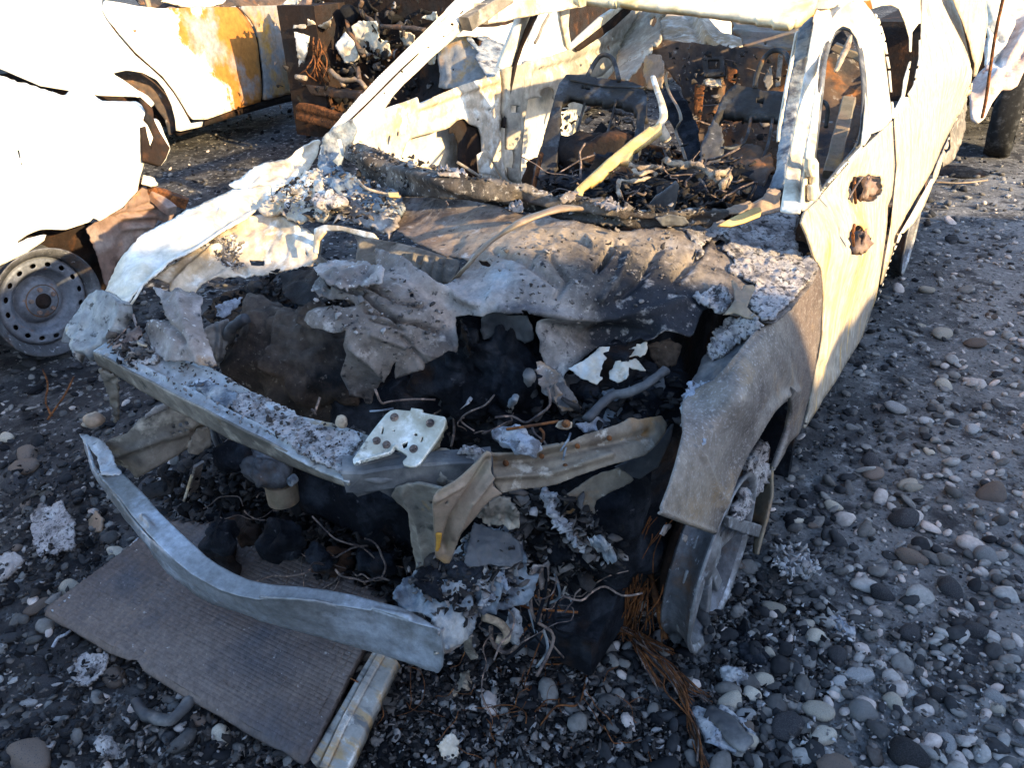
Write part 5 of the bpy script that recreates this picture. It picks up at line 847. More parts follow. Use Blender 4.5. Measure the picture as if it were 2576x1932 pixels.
blob('bolt', at(*pts('4> 1718,1022')[0], 'z', .79), (.011, .010, .012), m_rope, car, amp=.004, nsc=60, n=12)
beam('cross_tube', at(*pts('4> 1740,1290')[0], 'z', .74), at(*pts('5> 1010,1240')[0], 'z', .74), .05, .05, m_dgrey, car, rough=.006)
blob('melted_joint', at(*pts('5> 800,1260')[0], 'z', .73), (.05, .035, .035), m_olive, car, amp=.016, nsc=30, n=24, seed=97)
blob('melted_joint', at(*pts('5> 900,1230')[0], 'z', .745), (.035, .03, .03), m_ash, car, amp=.014, nsc=40, n=22, seed=98)
# brackets under the right half
patch('lower_bracket', '8> 1370,300 1500,210 1560,180 1640,150 1690,180 1718,205 1700,225 1600,275 1530,315 1520,350 1525,380 1508,396 1490,388 1480,360 1440,350 1400,385 1370,380', Surf('8> 1370,300:z.64 1690,180:z.66 1400,385:z.60 1508,396:z.59'), m_rust, car, step=4, noise=.004, nsc=18, t=.004, jag=.6, holes=['8> 1500,372 1508,368 1514,378 1505,384'])
patch('splash_plate', '8> 1630,150 1750,90 1830,40 1900,-60 1920,-80 1900,20 1840,150 1750,208 1700,195', Surf('8> 1630,150:z.64 1900,-60:y.62 1750,208:z.60 1830,40:z.66'), m_dgrey, car, step=4.5, t=.004, noise=.004)
patch('burnt_foam_bracket', '8> 940,380 980,330 1040,310 1100,335 1145,380 1142,460 1110,450 1060,430 1000,440 960,420', Surf('8> 940,380:z.66 1145,380:z.66 1142,460:z.62 960,420:z.635'), m_olive, car, step=3.5, jag=2, noise=.012, nsc=45, t=.01)
for q, (c_, s_) in enumerate((('8> 1250,450', (.09, .05, .06)), ('8> 1380,560', (.08, .05, .07)), ('8> 1480,570', (.05, .04, .05)), ('8> 1230,620', (.05, .05, .06)), ('8> 1420,660', (.035, .03, .05)))):
    blob('charred_clump', at(*pts(c_)[0], 'z', .52-.04*q), s_, m_char, car, amp=.03, nsc=24, n=30, seed=60+q)
for s_ in ('8> 1280,250 1300,260 1340,320 1345,360 1400,430 1470,500 1530,560 1500,580 1420,530 1350,470 1310,400 1290,330', '8> 1500,530 1550,520 1600,550 1600,600 1560,600 1520,570'):
    q = pts(s_); patch('ash_crust', q, Surf('N> '+' '.join(f'{q[i][0]},{q[i][1]}:z{z}' for i, z in zip((0, 2, 4), (.66, .62, .58)))), m_ashw if '1280' in s_ else m_pill, car, step=3, jag=3.5, noise=.016, nsc=50, t=.008)
# wires hanging behind the crash box
for q in range(22):
    x0, y0 = 735+.5*random.uniform(1170, 1330), 1102+.5*random.uniform(480, 760); P0 = at(x0, y0, 'z', random.uniform(.34, .5)); L_ = random.uniform(.1, .32)
    Pm = [P0+np.array([random.gauss(0, .012)*k+.01*k*math.sin(q), random.gauss(0, .012)*k, -L_*k/4]) for k in range(5)]
    tube('hanging_wire', np.array([np.maximum(p_, [-9, -9, .01]) for p_ in Pm]), random.uniform(.0015, .004), random.choice([m_wirec, m_char, m_pill, m_wire]), car, n=5, k=4)
for s_, r_ in (('8> 960,900:z.38 1040,930:z.36 1080,980:z.34 1070,1020:z.32 1030,1010:z.32', .009), ('8> 1000,950:z.3 1010,1030:z.26 1070,1080:z.24 1130,1050:z.26 1200,990:z.3', .005), ('8> 1270,560:z.5 1300,600:z.46 1330,740:z.4 1280,800:z.34 1270,940:z.24', .004)):
    tube('bent_pipe', s_, r_, m_rope if r_ > .006 else m_wirec, car, n=7)
blob('wound_filter', at(*pts('8> 1120,950')[0], 'z', .32), (.018, .016, .05), m_ashw, car, amp=.007, nsc=70, n=20)
patch('hanging_plate', '8> 1190,700 1215,640 1270,640 1300,600 1290,720 1250,770 1235,700 1200,780', Surf('8> 1190,700:z.47 1300,600:z.5 1250,770:z.43'), m_torn, car, step=3.5, jag=1.5, t=.004)
patch('hanging_plate', '8> 860,1010 880,980 910,960 900,1000 905,1060 935,1110 900,1120 865,1070', Surf('8> 860,1010:z.30 910,960:z.34 900,1120:z.22'), m_olive, car, step=3.5, t=.006)
# drive parts low in the bay
blob('compressor', at(*pts('4> 1330,1250')[0], 'z', .40), (.07, .055, .05), m_rimd, car, amp=.016, nsc=26, n=30, seed=41)
blob('compressor', at(*pts('4> 1200,1190')[0], 'z', .42), (.05, .05, .04), m_char, car, amp=.016, nsc=26, n=22, seed=42)
V, F = lathe_vf([(-.03, .0), (-.03, .042), (.03, .042), (.03, .0)], 28)
V = np.stack([V[:, 1], V[:, 2], V[:, 0]], 1)+at(*pts('4> 1420,1370')[0], 'z', .33); mesh('pulley', V, F, m_tan, car, smooth=False)
V, F = lathe_vf([(0, .007), (.022, .007), (.022, .013), (0, .013)], 18); c_ = at(*pts('4> 1485,1305')[0], 'z', .39)
V = np.stack([V[:, 1]*.9+V[:, 0]*.1, -V[:, 0], V[:, 2]], 1)+c_; mesh('pipe_stub', V, F, m_pill, car); blob('pipe_stub', c_+[0, .0, 0], (.008, .004, .008), m_wire, car, amp=.001, n=10)
for q in range(26):
    x, y = 735+.5*random.uniform(-400, 560), 1102+.5*random.uniform(180, 640)
    if inside(np.array([[x, y]]), pts('7> 900,480 1500,600 1950,830 1500,700'))[0]: continue
    blob('charred_lump', at(x, y, 'z', random.uniform(.12, .28)), np.array((.05, .045, .035))*random.uniform(.5, 1.4), random.choice([m_char, m_char, m_char, m_dark]), car, amp=.022, nsc=22, n=16, seed=100+q)
patch('fallen_panel', '7> 1030,390 1100,370 1200,380 1300,400 1400,440 1440,490 1430,540 1340,520 1240,500 1140,480 1060,460', Surf('7> 1030,390:z.16 1440,490:z.15 1140,480:z.12'), m_char, car, step=5, jag=3, noise=.012, nsc=14, t=.006)
beam('fallen_strip', at(*pts('7> 955,350')[0], 'z', .10), at(*pts('7> 1000,130')[0], 'z', .30), .035, .008, m_torn, car); beam('fallen_strip', at(*pts('7> 905,385')[0], 'z', .08), at(*pts('7> 965,190')[0], 'z', .28), .006, .01, m_cream, car)
for k_, (s_, r_, mt) in enumerate((('5> 820,520:z.84 860,620:z.78 855,740:z.70 840,860:z.62', .011, m_dgrey), ('5> 900,560:z.84 905,680:z.78 890,800:z.70 930,900:z.6', .014, m_char), ('5> 1190,780:z.78 1210,880:z.70 1260,960:z.64 1290,1010:z.60', .013, m_dgrey), ('5> 560,800:z.70 660,860:z.64 760,850:z.62 840,800:z.66', .015, m_char), ('5> 1000,950:z.66 1100,1010:z.64 1200,1000:z.64 1300,1040:z.64', .012, m_char), ('4> 1240,500:z.80 1160,560:z.76 1150,680:z.66 1200,800:z.58', .014, m_dgrey), ('5> 1480,1010:z.72 1600,900:z.74 1740,860:z.76 1880,760:z.78', .010, m_dgrey), ('5> 1120,900:z.72 1090,960:z.66 1110,1020:z.6', .008, m_pill))):
    tube('charred_hose', s_, r_, mt, car, n=9, rough=.003)
V, F = lathe_vf([(-.012, 0), (-.012, .03), (-.004, .034), (.0, .026), (.004, .034), (.012, .030), (.012, 0)], 26); V = np.stack([V[:, 1], -V[:, 0], V[:, 2]], 1)+a3('5> 800,960', .62); mesh('pulley', V, F, m_dgrey, car, smooth=False)
for s_ in ('5> 1080,1225', '5> 1260,1190', '5> 1440,1140', '5> 1600,1100', '5> 1150,1290', '5> 1380,1240'):
    p = pts(s_)[0]; blob('rivet', RS([p])[0]+[0, -.004, 0], (.006, .004, .006), m_wire, car, amp=.001, n=8)
# dark wheel housing behind the front corner, with bare tyre cords
patch('wheel_house', '8> 1400,300 1600,200 1800,120 1960,0 1990,40 1960,200 1840,400 2000,500 2000,900 1960,1080 1700,1060 1500,900 1400,700', Surf('8> 1400,300:y.75 1960,0:y.95 1960,1080:y.72 1500,900:y.9 1840,400:y.9'), m_char, car, step=7, noise=.035, nsc=8, t=.01, jag=5)
V, F = box_vf((.60, 1.02, .5), (.06, .8, .62)); mesh('inner_wheel_housing', V, F, m_char, car, smooth=False)
V, F = box_vf((.72, 1.30, .50), (.30, .03, .66)); mesh('wheel_arch_closing_panel', V, F, m_char, car, smooth=False)
patch('liner_back', '6> 900,1060 1040,900 1060,960 1040,1100 960,1260 930,1200', Surf('6> 900,1060:x.70 1060,960:x.70 960,1260:x.72'), m_char, car, step=6, noise=.01, t=.01)
# ---- wheels
def alloy(name, c, yaw, camber=0, R_=.225, mt=None):
    mr = mt or m_rim
    wn = bpy.data.objects.new(name, None); COL.objects.link(wn); wn.parent = car; wn.location = np.array(c)-np.array(car.location); wn.rotation_euler = (0, math.radians(camber), math.radians(yaw)); bpy.context.view_layer.update()
    def sub(nm, V, F, mt, sm=True):
        me = bpy.data.meshes.new(nm); me.from_pydata(np.asarray(V).tolist(), [], F); me.polygons.foreach_set('use_smooth', np.ones(len(F), bool)*sm); me.materials.append(mt); o = bpy.data.objects.new(nm, me); COL.objects.link(o); o.parent = wn; return o
    k = R_/.225
    V, F = lathe_vf([(.030, .205*k), (.026, .209*k), (.034, .211*k), (.040, .200*k), (.06, .200*k), (.085, .212*k), (.095, .226*k), (.10, .230*k), (.106, .228*k), (.104, .221*k), (.09, .207*k), (.06, .192*k), (.04, .190*k), (.030, .205*k)], 56); sub('rim', V+.0015*fbm(V, 30, 3)[:, None], F, m_rimd)
    V, F = lathe_vf([(.094, .222*k), (.101, .231*k), (.108, .230*k), (.106, .220*k), (.098, .213*k), (.092, .212*k), (.094, .222*k)], 56); sub('rim_lip', V+.001*fbm(V, 30, 3)[:, None], F, m_rim)
    V, F = lathe_vf([(.02, 0), (.085, .0), (.088, .02), (.080, .055), (.05, .07), (.02, .068)], 24); sub('hub', V, F, mr)
    for q in range(5):
        L_ = []
        for s_ in (-1, 1):
            a0 = q*2*math.pi/5+s_*.10; a1 = q*2*math.pi/5+s_*.21
            A_ = np.array([.075, .055*math.cos(a0), .055*math.sin(a0)]); B_ = np.array([.083, .203*k*math.cos(a1), .203*k*math.sin(a1)])
            T = B_-A_; sd = np.cross(T, (1, 0, 0)); sd /= np.linalg.norm(sd); w0, w1 = .014, .018
            sec = [A_-sd*w0, A_+sd*w0, B_+sd*w1, B_-sd*w1]; V_ = np.array([p+np.array([dx_, 0, 0]) for dx_ in (0, -.022) for p in sec])
            L_.append((V_, [[0, 1, 2, 3], [7, 6, 5, 4], [0, 4, 5, 1], [1, 5, 6, 2], [2, 6, 7, 3], [3, 7, 4, 0]]))
        V, F = join(L_); o = sub('spoke', V, F, mr, False); b_ = o.modifiers.new('bevel', 'BEVEL'); b_.width = .004; b_.segments = 2
    V, F = lathe_vf([(-.01, 0), (-.01, .13), (.012, .135), (.012, 0)], 32); sub('brake_disc', V, F, m_dark)
    return wn
fw = alloy('front_wheel', (.738, .785, .225), 0, 2)
alloy('rear_wheel', (.76, 3.62, .228), 0, mt=m_rimd)
alloy('front_wheel', (-.80, .80, .228), -12)
blob('strut', (.74, .84, .45), (.05, .05, .22), m_dark, car, amp=.02, n=22, seed=71)
patch('strut_ash', '9> 760,420 790,300 830,200 860,80 900,20 930,60 925,130 940,130 935,200 900,260 850,330 800,400 770,430', Surf('9> 760,420:x.84 860,80:x.82 940,130:x.84'), m_ash, car, step=4, jag=2.5, noise=.012, nsc=35, t=.02)
patch('knuckle_plate', '9> 810,400 820,300 900,250 940,100 935,300 905,440 870,590 850,580 860,500 880,430', Surf('9> 810,400:x.80 940,100:x.83 870,590:x.87'), m_tan, car, step=4.5, noise=.006, t=.008)
patch('knuckle_plate', '9> 720,400 800,415 890,440 900,470 880,500 800,480 720,450', Surf('9> 720,400:x.84 890,440:x.86 720,450:x.84'), m_rim, car, step=4, noise=.006, t=.02)
# scraps hanging from the fender tip
for s_ in ('6> 410,1545 440,1540 430,1560 400,1600 385,1590', '6> 505,1590 520,1600 515,1640 500,1620'):
    q = pts(s_); patch('hanging_scrap', q, Surf('N> '+' '.join(f'{q[i][0]},{q[i][1]}:x.84' for i in (0, 1, 3))), m_torn, car, step=3, jag=1, t=.003)
# ================================================================== THINGS ON THE GROUND
# ---- radiator
rad = thing('radiator', 'flat finned radiator core lying on the stones under the bent bumper beam', 'radiator', tuple(at(560, 1600, 'z', .0)))
RD = Surf('7> 260,870:z.045 700,500:z.12 1000,465:z.15 1570,1620:z.05 1940,830:z.16 1880,1060:z.13 1000,1290:z.045')
a0, a1, b1, b0 = pts('7> 260,870 1568,1620 1950,860 850,440')      # corners of the core
def radmap(P):       # P = (row, along) in metres-ish units 0..1
    u, v = P[:, :1], P[:, 1:]
    q = (a0*(1-u)+a1*u)*(1-v)+(b0*(1-u)+b1*u)*v
    return RD(q)
RO = np.array([[0, 0], [1, 0], [1, .88], [.985, 1.02], [.80, 1.06], [.55, 1.09], [.30, 1.10], [.16, 1.12], [.12, 1.06], [0, 1.0]])
def rad_relief(P, V): return .0022*np.cos(P[:, 1]*2*math.pi*52)*np.clip(1.2+fbm(V, 9, 3, 8), .1, 1.6)+.0006*np.cos(P[:, 0]*2*math.pi*150)+.004*fbm(V, 5, 4)-.006*np.clip(fbm(V, 16, 2, 5)-.75, 0, 1)
L_ = []
V, Q = grid(RO, [], .0052, radmap, rad_relief); core = mesh('radiator_core', V, Q, m_rad, rad, smooth=True); solid(core, .022)
for nm, s_, mt, dz in (('side_tank', '7> 1885,1060 1905,1068 1720,1400 1600,1640 1575,1640 1560,1615', m_tank, .010), ('side_tank', '7> 1908,1068 1935,1082 1740,1440 1640,1660 1605,1655 1725,1400', m_tank, .018), ('side_tank', '7> 1938,1084 1998,1118 1960,1200 1850,1430 1740,1680 1645,1665 1745,1440', m_tank, .012)):
    patch(nm, s_, Surf(f'7> 1885,1060:z{.135+dz} 2000,1118:z{.135+dz} 1740,1680:z{.05+dz} 1560,1615:z{.05+dz}'), mt, rad, step=4.5, t=.03, noise=.0015)
tube('core_end_strip', '7> 262,872:z.06 430,742:z.085 560,640:z.10 700,505:z.13', .006, m_ashw, rad, flat=.6)
tube('core_lower_strip', '7> 262,874:z.04 700,1112:z.045 1100,1352:z.045 1560,1612:z.05', .006, m_rad, rad)
for q in range(16):
    u, v = random.random(), random.random()*.9; p = radmap(np.array([[u, v]]))[0]; blob('ash_fleck', p+[0, 0, .004], np.array((.011, .005, .002))*random.uniform(.4, 1.3), m_ash, rad, amp=.001, n=8)
# ---- rusty cord and ash things
cord = thing('steel_cord_bundle', 'orange rusty bundle of bare tyre cords fanned out on the ash before the front wheel', 'tyre cord', tuple(at(1600, 1650, 'z', 0)))
for s_, r_ in (('8> 1290,850:z.04 1450,880:z.045 1600,930:z.05 1700,980:z.045 1800,1030:z.04 1910,1080:z.03', .011), ('8> 1700,990:z.04 1760,1100:z.035 1850,1260:z.02', .008), ('8> 1720,990:z.05 1800,1090:z.045 1900,1160:z.03 2000,1260:z.025 2090,1330:z.015', .009), ('8> 1780,1090:z.04 1880,1180:z.035 1960,1300:z.03 2020,1460:z.02 2070,1660:z.02', .010), ('8> 1740,1060:z.03 1790,1160:z.03 1840,1250:z.02', .006), ('8> 1850,1120:z.05 1930,1230:z.04 2000,1340:z.02', .006), ('8> 1340,860:z.07 1420,940:z.05 1500,1010:z.03', .006)):
    P = path3(s_)
    for q in range(11):
        tube('cord', P+rng.normal(size=P.shape)*np.array([r_, r_, r_*.4])*.9+[0, 0, .004], r_*random.uniform(.08, .24), random.choice([m_wire, m_wire, m_wirec]), cord, n=5, rough=.0015, k=5)
tan_ = []
for q in range(420):          # frayed cords left in the wheel housing
    x0, y0 = 735+.5*random.gauss(1640, 90), 1102+.5*random.uniform(380, 900)
    x1, y1 = x0-random.uniform(5, 70), y0+random.uniform(60, 140)
    tan_.append((at(x0, y0, 'y', .64+random.random()*.06), at(x1, y1, 'y', .60+random.random()*.05), q))
fr = thing('burnt_tyre_casing', 'black burnt tyre casing with frayed rusty cords inside the front wheel housing', 'tyre', (.62, .72, 0))
blob('casing', (.62, .80, .22), (.09, .20, .20), m_tyre, fr, amp=.03, nsc=14, n=28, seed=80)
L_ = [tube_vf(crn([a_, (a_+b_)/2+rng.normal(size=3)*.008, b_], 3), random.uniform(.0008, .0022), 4) for a_, b_, q in tan_]
V, F = join(L_); o = mesh('frayed_cords', V, F, m_wire, fr); o['kind'] = 'stuff'
for s_ in ('8> 1790,640:y.7 1820,760:y.68 1850,900:y.66 1870,1010:y.64', '8> 1900,760:y.68 1880,880:y.66 1860,960:y.64', '8> 1700,420:y.8 1740,560:y.75 1790,700:y.7'):
    tube('hanging_cord', s_, .008, m_wire, fr, rough=.004)
def lump(nm, s_, size, mt, label, cat, amp=.012, nsc=45, n=26, seed=0, z=.012, flat=.4):
    p = pts(s_)[0]; g = at(p[0], p[1], 'z', z)
    o = blob(nm, g, (size, size*.75, size*flat), mt, None, amp=amp, nsc=nsc, n=n, seed=seed); return tag(o, label, cat)
lump('ash_lump', '9> 1065,630', .050, m_ashw, 'crinkled white ash lump on the ground right of the front wheel', 'ash', amp=.020, seed=1)
lump('ash_lump', '9> 1285,940', .035, m_ashw, 'small grainy bluish ash lump beside the rounded tan stone', 'ash', seed=2)
lump('ash_lump', '9> 750,1210', .030, m_ashw, 'upright white shard between pale stones and the cord bundle', 'ash', seed=3, flat=.9)
lump('char_lump', '9> 835,1100', .042, m_char, 'matt black charred lump below the front wheel', 'char', seed=4, flat=.7)
lump('char_lump', '9> 815,1000', .036, m_char, 'crumbly black char heap directly under the wheel rim', 'char', amp=.018, seed=5)
for i, (s_, lb) in enumerate((('9> 560,1370:z.02 620,1440:z.02 680,1520:z.02 760,1590:z.02', 'white cracked ash strip lying beside the cord bundle near the bottom'), ('9> 700,1370:z.02 770,1420:z.02 820,1490:z.02 845,1520:z.015', 'thin white ash strip beside the thicker cracked one'))):
    P = path3(s_); V, F = tube_vf(crn(P), [.012, .020, .022, .010] if i == 0 else [.008, .012, .008, .004], 9, .6, .010); tag(mesh('ash_strip', V, F, m_ashw), lb, 'ash')
P = path3('9> 620,1380:z.03 700,1430:z.035 760,1500:z.035 830,1560:z.03'); V, F = tube_vf(crn(P), [.02, .026, .028, .018], 9, .5, .006); tag(mesh('slate_shard', V, F, m_dgrey), 'dark slaty shard between the two white ash strips', 'shard')
def gplate(nm, s_, mt, label, cat, z=.03, t=.008, noise=.008):
    q = pts(s_); n_ = len(q)
    o = patch(nm, q, Surf('N> '+' '.join(f'{q[i][0]},{q[i][1]}:z{zz}' for i, zz in zip((0, n_//3, 2*n_//3), (z, z+.012, z-.006)))), mt, None, step=4, jag=2.5, noise=noise, nsc=30, t=t)
    return tag(o, label, cat)
gplate('ash_slab', '7> 150,380 200,320 260,350 310,310 335,370 375,420 370,500 380,540 320,560 280,590 230,570 190,590 165,520 155,450', m_ash, 'mauve-grey ash slab on the stones left of the beam', 'ash')
gplate('ash_slab', '7> 370,1120 420,1075 480,1090 550,1070 540,1130 520,1180 480,1220 430,1250 390,1240 345,1180', m_ash, 'rounded grey ash slab left of the lower radiator edge', 'ash')
gplate('ash_slab', '7> -10,590 40,570 100,585 108,620 60,680 0,725 -20,700', m_torn, 'grey slab cut by the left edge of the picture', 'ash')
gplate('rust_scrap', '7> 480,365 520,410 500,470 415,468', m_tan, 'small triangular rusty scrap under the left end of the beam', 'scrap', noise=.002)
gplate('pale_scrap', '8> 730,1560 800,1480 840,1520 830,1600 760,1620', m_cream, 'cream flake of burnt insulation at the bottom centre', 'scrap')
gplate('pale_scrap', '8> 840,1180 880,1160 895,1180 850,1260 800,1300 790,1280', m_rope, 'woody tan splinter below the beam end', 'scrap', t=.02)
gplate('pale_scrap', '8> 1400,1110 1450,1100 1480,1150 1460,1190 1420,1160', m_ash, 'mauve-grey flake in the litter under the nose corner', 'scrap')
gplate('ash_slab', '7> 475,1540 520,1480 560,1510 600,1560 620,1610 560,1620 500,1590', m_ash, 'ash slab at the bottom edge beside the pinkish brown rock', 'ash')
for i, (s_, r_, mt, lb) in enumerate((('7> 265,1055:z.03 290,1010:z.04 330,990:z.04 358,965:z.03', .004, m_ashw, 'short white curved twig of ash on dark stones'), ('7> 680,1330:z.02 740,1400:z.03 830,1420:z.035 900,1390:z.04 960,1320:z.04', .014, m_dgrey, 'bent dull hose stub half buried below the radiator'), ('4> 215,760:z.03 240,830:z.03 230,920:z.02 260,990:z.03', .004, m_wire, 'rusty wire twisting over the stones beneath the lamp bracket'), ('4> 370,800:z.03 330,880:z.035 290,940:z.03 240,1010:z.02', .004, m_wire, 'second rusty wire crossing toward the ash lump on the left'), ('8> 1250,1450:z.02 1330,1350:z.03 1440,1340:z.03 1480,1200:z.02', .0025, m_wire, 'fine red-brown wire arching through the litter under the nose'), ('8> 1200,1130:z.02 1300,1140:z.03 1400,1130:z.03', .0022, m_wire, 'short fine red-brown wire beside the mauve flake'), ('3> 1760,915:z.03 1900,920:z.03 2030,905:z.03', .006, m_tan, 'thin straight rod lying on the ground by the rear wheel'))):
    V, F = tube_vf(crn(path3(s_)), r_, 7, 1, r_*.3); tag(mesh('wire' if r_ < .005 else 'stub', V, F, mt), lb, 'wire' if r_ < .005 else 'scrap')
blob_ = blob('hubcap_remains', at(*pts('3> 1870,860')[0], 'z', .02), (.22, .16, .015), m_char, None, amp=.012, nsc=12, n=24); tag(blob_, 'flat black burnt patch of debris beside the rear bumper', 'debris')

# ================================================================== NEIGHBOURING WRECKS
# ---- white wreck on the left, nose toward the back
wa = thing('white_wreck', 'sunlit white burnt car on the left with a bare steel wheel', 'car', (-3.1, 0.2, 0))
SA = Surf('N> 250,560:x-2.22 100,580:x-2.22 0,660:x-2.22 350,450:x-2.24 345,300:x-2.30 160,225:x-2.6 0,175:x-2.6 -80,400:x-2.24 405,418:x-2.26 415,345:x-2.28 250,240:x-2.5')
patch('body_side', 'N> -90,150 0,172 160,225 250,240 345,243 372,262 388,285 405,312 418,345 429,372 418,400 405,418 365,405 352,445 346,480 310,520 250,556 238,545 225,558 200,566 165,578 130,576 100,578 70,590 45,606 32,620 70,600 118,588 112,605 60,640 0,668 -90,720', SA, m_wa, wa, step=8, noise=.002, t=.01, jag=.5, ridges=[('N> 0,173 160,225', -.06, 4), ('N> 250,241 345,245 372,264 390,290', -.03, 4)], holes=['N> 2,174 60,188 120,205 165,224 110,212 50,194', 'N> 42,370 50,372 56,400 62,430 52,410'])
patch('dark_trim', 'N> 352,243 385,272 388,300 402,330 428,372 418,398 405,417 364,404 360,318 368,316 372,340 382,376 392,345 378,312 368,300 374,280', Surf('N> 352,243:x-2.30 428,372:x-2.25 364,404:x-2.22'), m_dark, wa, step=4, noise=.004, t=.02)
patch('pleated_panel', 'N> 215,575 270,545 310,520 346,482 365,465 410,480 440,500 415,520 440,540 430,560 400,555 360,600 330,620 300,655 280,690 265,730 255,690 245,640 230,600', Surf('N> 215,575:x-2.26 365,465:x-2.3 440,540:x-2.3 265,730:x-2.3'), m_pleat, wa, step=5, noise=.012, nsc=10, t=.006, jag=1.5, ridges=[(f'N> {285+q*6},{545-q*9+q*q*3} {400-q*3},{505+q*13}', .018*(1 if q % 2 else -1), 4) for q in range(6)])
beam('bumper_stub', at(345, 465, 'x', -2.35), at(470, 512, 'x', -2.2), .05, .05, m_wire, wa, rough=.008); beam('bumper_stub', at(385, 490, 'x', -2.3), at(430, 530, 'x', -2.2), .05, .05, m_pleat, wa, rough=.01)
patch('sunlit_scrap', 'N> 360,440 385,445 400,465 380,470 355,462', Surf('N> 360,440:x-2.25 400,465:x-2.22 355,462:x-2.25'), m_cream, wa, step=3.5, jag=1, t=.004)
patch('wheel_arch_liner', 'N> 20,660 60,600 120,575 200,562 245,560 275,620 285,700 262,760 240,740 230,680 180,640 100,640 40,690', Surf('N> 20,660:x-2.45 245,560:x-2.4 262,760:x-2.45'), m_dark, wa, step=7, noise=.02, nsc=8, t=.01)
V, F = box_vf((-3.35, -1.0, .52), (1.6, 4.6, .55)); mesh('inner_body', V, F, m_dark, wa, smooth=False)
nx, ny = 12, 22; V = [(-2.62-1.45*i/(nx-1), -3.2+4.7*j/(ny-1), .86+.12*math.sin(math.pi*min(1, .15+i/(nx-1)))+.10*math.exp(-((j-4)/6)**2)) for i in range(nx) for j in range(ny)]
F = [[i*ny+j, i*ny+j+1, (i+1)*ny+j+1, (i+1)*ny+j] for i in range(nx-1) for j in range(ny-1)]; solid(mesh('bonnet', V, F, m_wa, wa), .01)
pr_ = [(-2.27, .28), (-2.24, .45), (-2.235, .62), (-2.26, .76), (-2.34, .86), (-2.62, .90)]; ys_ = np.linspace(-3.2, .46, 20)
V = [(x_, y_, z_) for y_ in ys_ for x_, z_ in pr_]; F = [[i*6+j, (i+1)*6+j, (i+1)*6+j+1, i*6+j+1] for i in range(19) for j in range(5)]
solid(mesh('body_side_rear', V, F, m_wa, wa), .01)
# steel wheel with a ring of oval holes
wc = at(108, 757, 'x', -2.25)
wn = bpy.data.objects.new('wheel', None); COL.objects.link(wn); wn.parent = wa; wn.location = wc-np.array(wa.location)
def wsub(nm, V, F, mt, sm=True):
    me = bpy.data.meshes.new(nm); me.from_pydata(np.asarray(V).tolist(), [], [list(map(int, f)) for f in F]); me.polygons.foreach_set('use_smooth', np.ones(len(F), bool)*sm); me.materials.append(mt); o = bpy.data.objects.new(nm, me); COL.objects.link(o); o.parent = wn; return o
th = np.linspace(0, 2*math.pi, 72, endpoint=False); hol = []
for q in range(16):
    a_ = q*2*math.pi/16; e1 = np.array([math.cos(a_), math.sin(a_)]); e2 = np.array([-e1[1], e1[0]])
    hol.append(np.array([e1*(.163+.010*math.cos(t_))+e2*.0135*math.sin(t_) for t_ in np.linspace(0, 2*math.pi, 14, endpoint=False)]))
def wprof(P):
    r = np.hypot(P[:, 0], P[:, 1]); x = np.interp(r, [0, .03, .06, .085, .105, .125, .145, .18, .195, .2], [-.005, .0, -.005, -.012, -.045, -.02, .012, .012, -.01, -.03]); return np.stack([x, P[:, 0], P[:, 1]], 1)
V, Q = grid(np.stack([.197*np.cos(th), .197*np.sin(th)], 1), hol, .0046, wprof); o = wsub('disc', V, Q, m_steelrim); solid(o, .004)
V, F = lathe_vf([(-.03, .196), (.02, .205), (.035, .222), (.045, .236), (.055, .240), (.055, .233), (.04, .215), (.02, .198), (-.15, .19), (-.16, .24), (-.165, .24), (-.15, .185), (-.03, .19)], 64); wsub('rim', V, F, m_rimd)
V, F = lathe_vf([(-.14, 0), (-.14, .18), (-.06, .18), (-.06, 0)], 40); wsub('drum', V, F, m_dark)
V, F = lathe_vf([(-.01, 0.0), (.012, .0), (.014, .02), (.006, .034), (-.01, .036)], 28); wsub('hub', V, F, m_dark)
for q in range(5):
    a_ = q*2*math.pi/5+.3; V, F = lathe_vf([(-.008, 0), (.012, 0), (.012, .009), (-.008, .011)], 8); V = V+np.array([0, .052*math.cos(a_), .052*math.sin(a_)]); wsub('lug_nut', V, F, m_pleat, False)
V, F = lathe_vf([(-.012, .02), (-.003, .03), (-.003, .072), (-.012, .078)], 28); wsub('rust_ring', V, F, m_int)
# ---- second wreck behind, side on with orange rust
wb = thing('rust_streaked_wreck', 'white burnt car farther left whose doors turn orange with rust', 'car', (-5.6, 3.5, 0))
SB = Surf('N> 440,330:z.3 745,235:z.3 262,10:x-4.75 600,15:x-4.95 870,15:x-5.2 480,297:x-4.65 660,250:x-4.9')
patch('quarter_panel', 'N> -90,-40 258,-40 257,5 254,22 268,50 300,92 340,138 380,172 410,200 435,232 456,265 474,298 480,310 512,305 508,318 444,332 442,300 432,262 415,225 395,200 360,182 320,176 282,184 310,200 345,225 372,240 390,260 380,270 345,243 250,240 100,215 0,172 -90,150', SB, m_bq, wb, step=8, t=.01)
patch('wheel_arch_liner', 'N> 282,184 330,176 380,188 412,215 434,255 443,300 444,332 425,340 415,300 400,280 380,250 340,222 300,200', Surf('N> 282,184:x-4.95 412,215:x-4.8 444,332:x-4.75'), m_int, wb, step=5, noise=.01, t=.02)
patch('rear_door', 'N> 264,0 300,5 350,15 400,20 450,19 520,16 595,17 607,30 625,50 640,80 648,110 652,150 657,200 658,240 655,256 590,275 520,300 486,300 478,290 458,258 438,226 412,192 382,166 342,130 306,88 272,46 258,22', SB, m_bwhite, wb, step=8, t=.02, noise=.002, nsc=5, holes=['N> 332,75 345,73 347,79 338,80'])
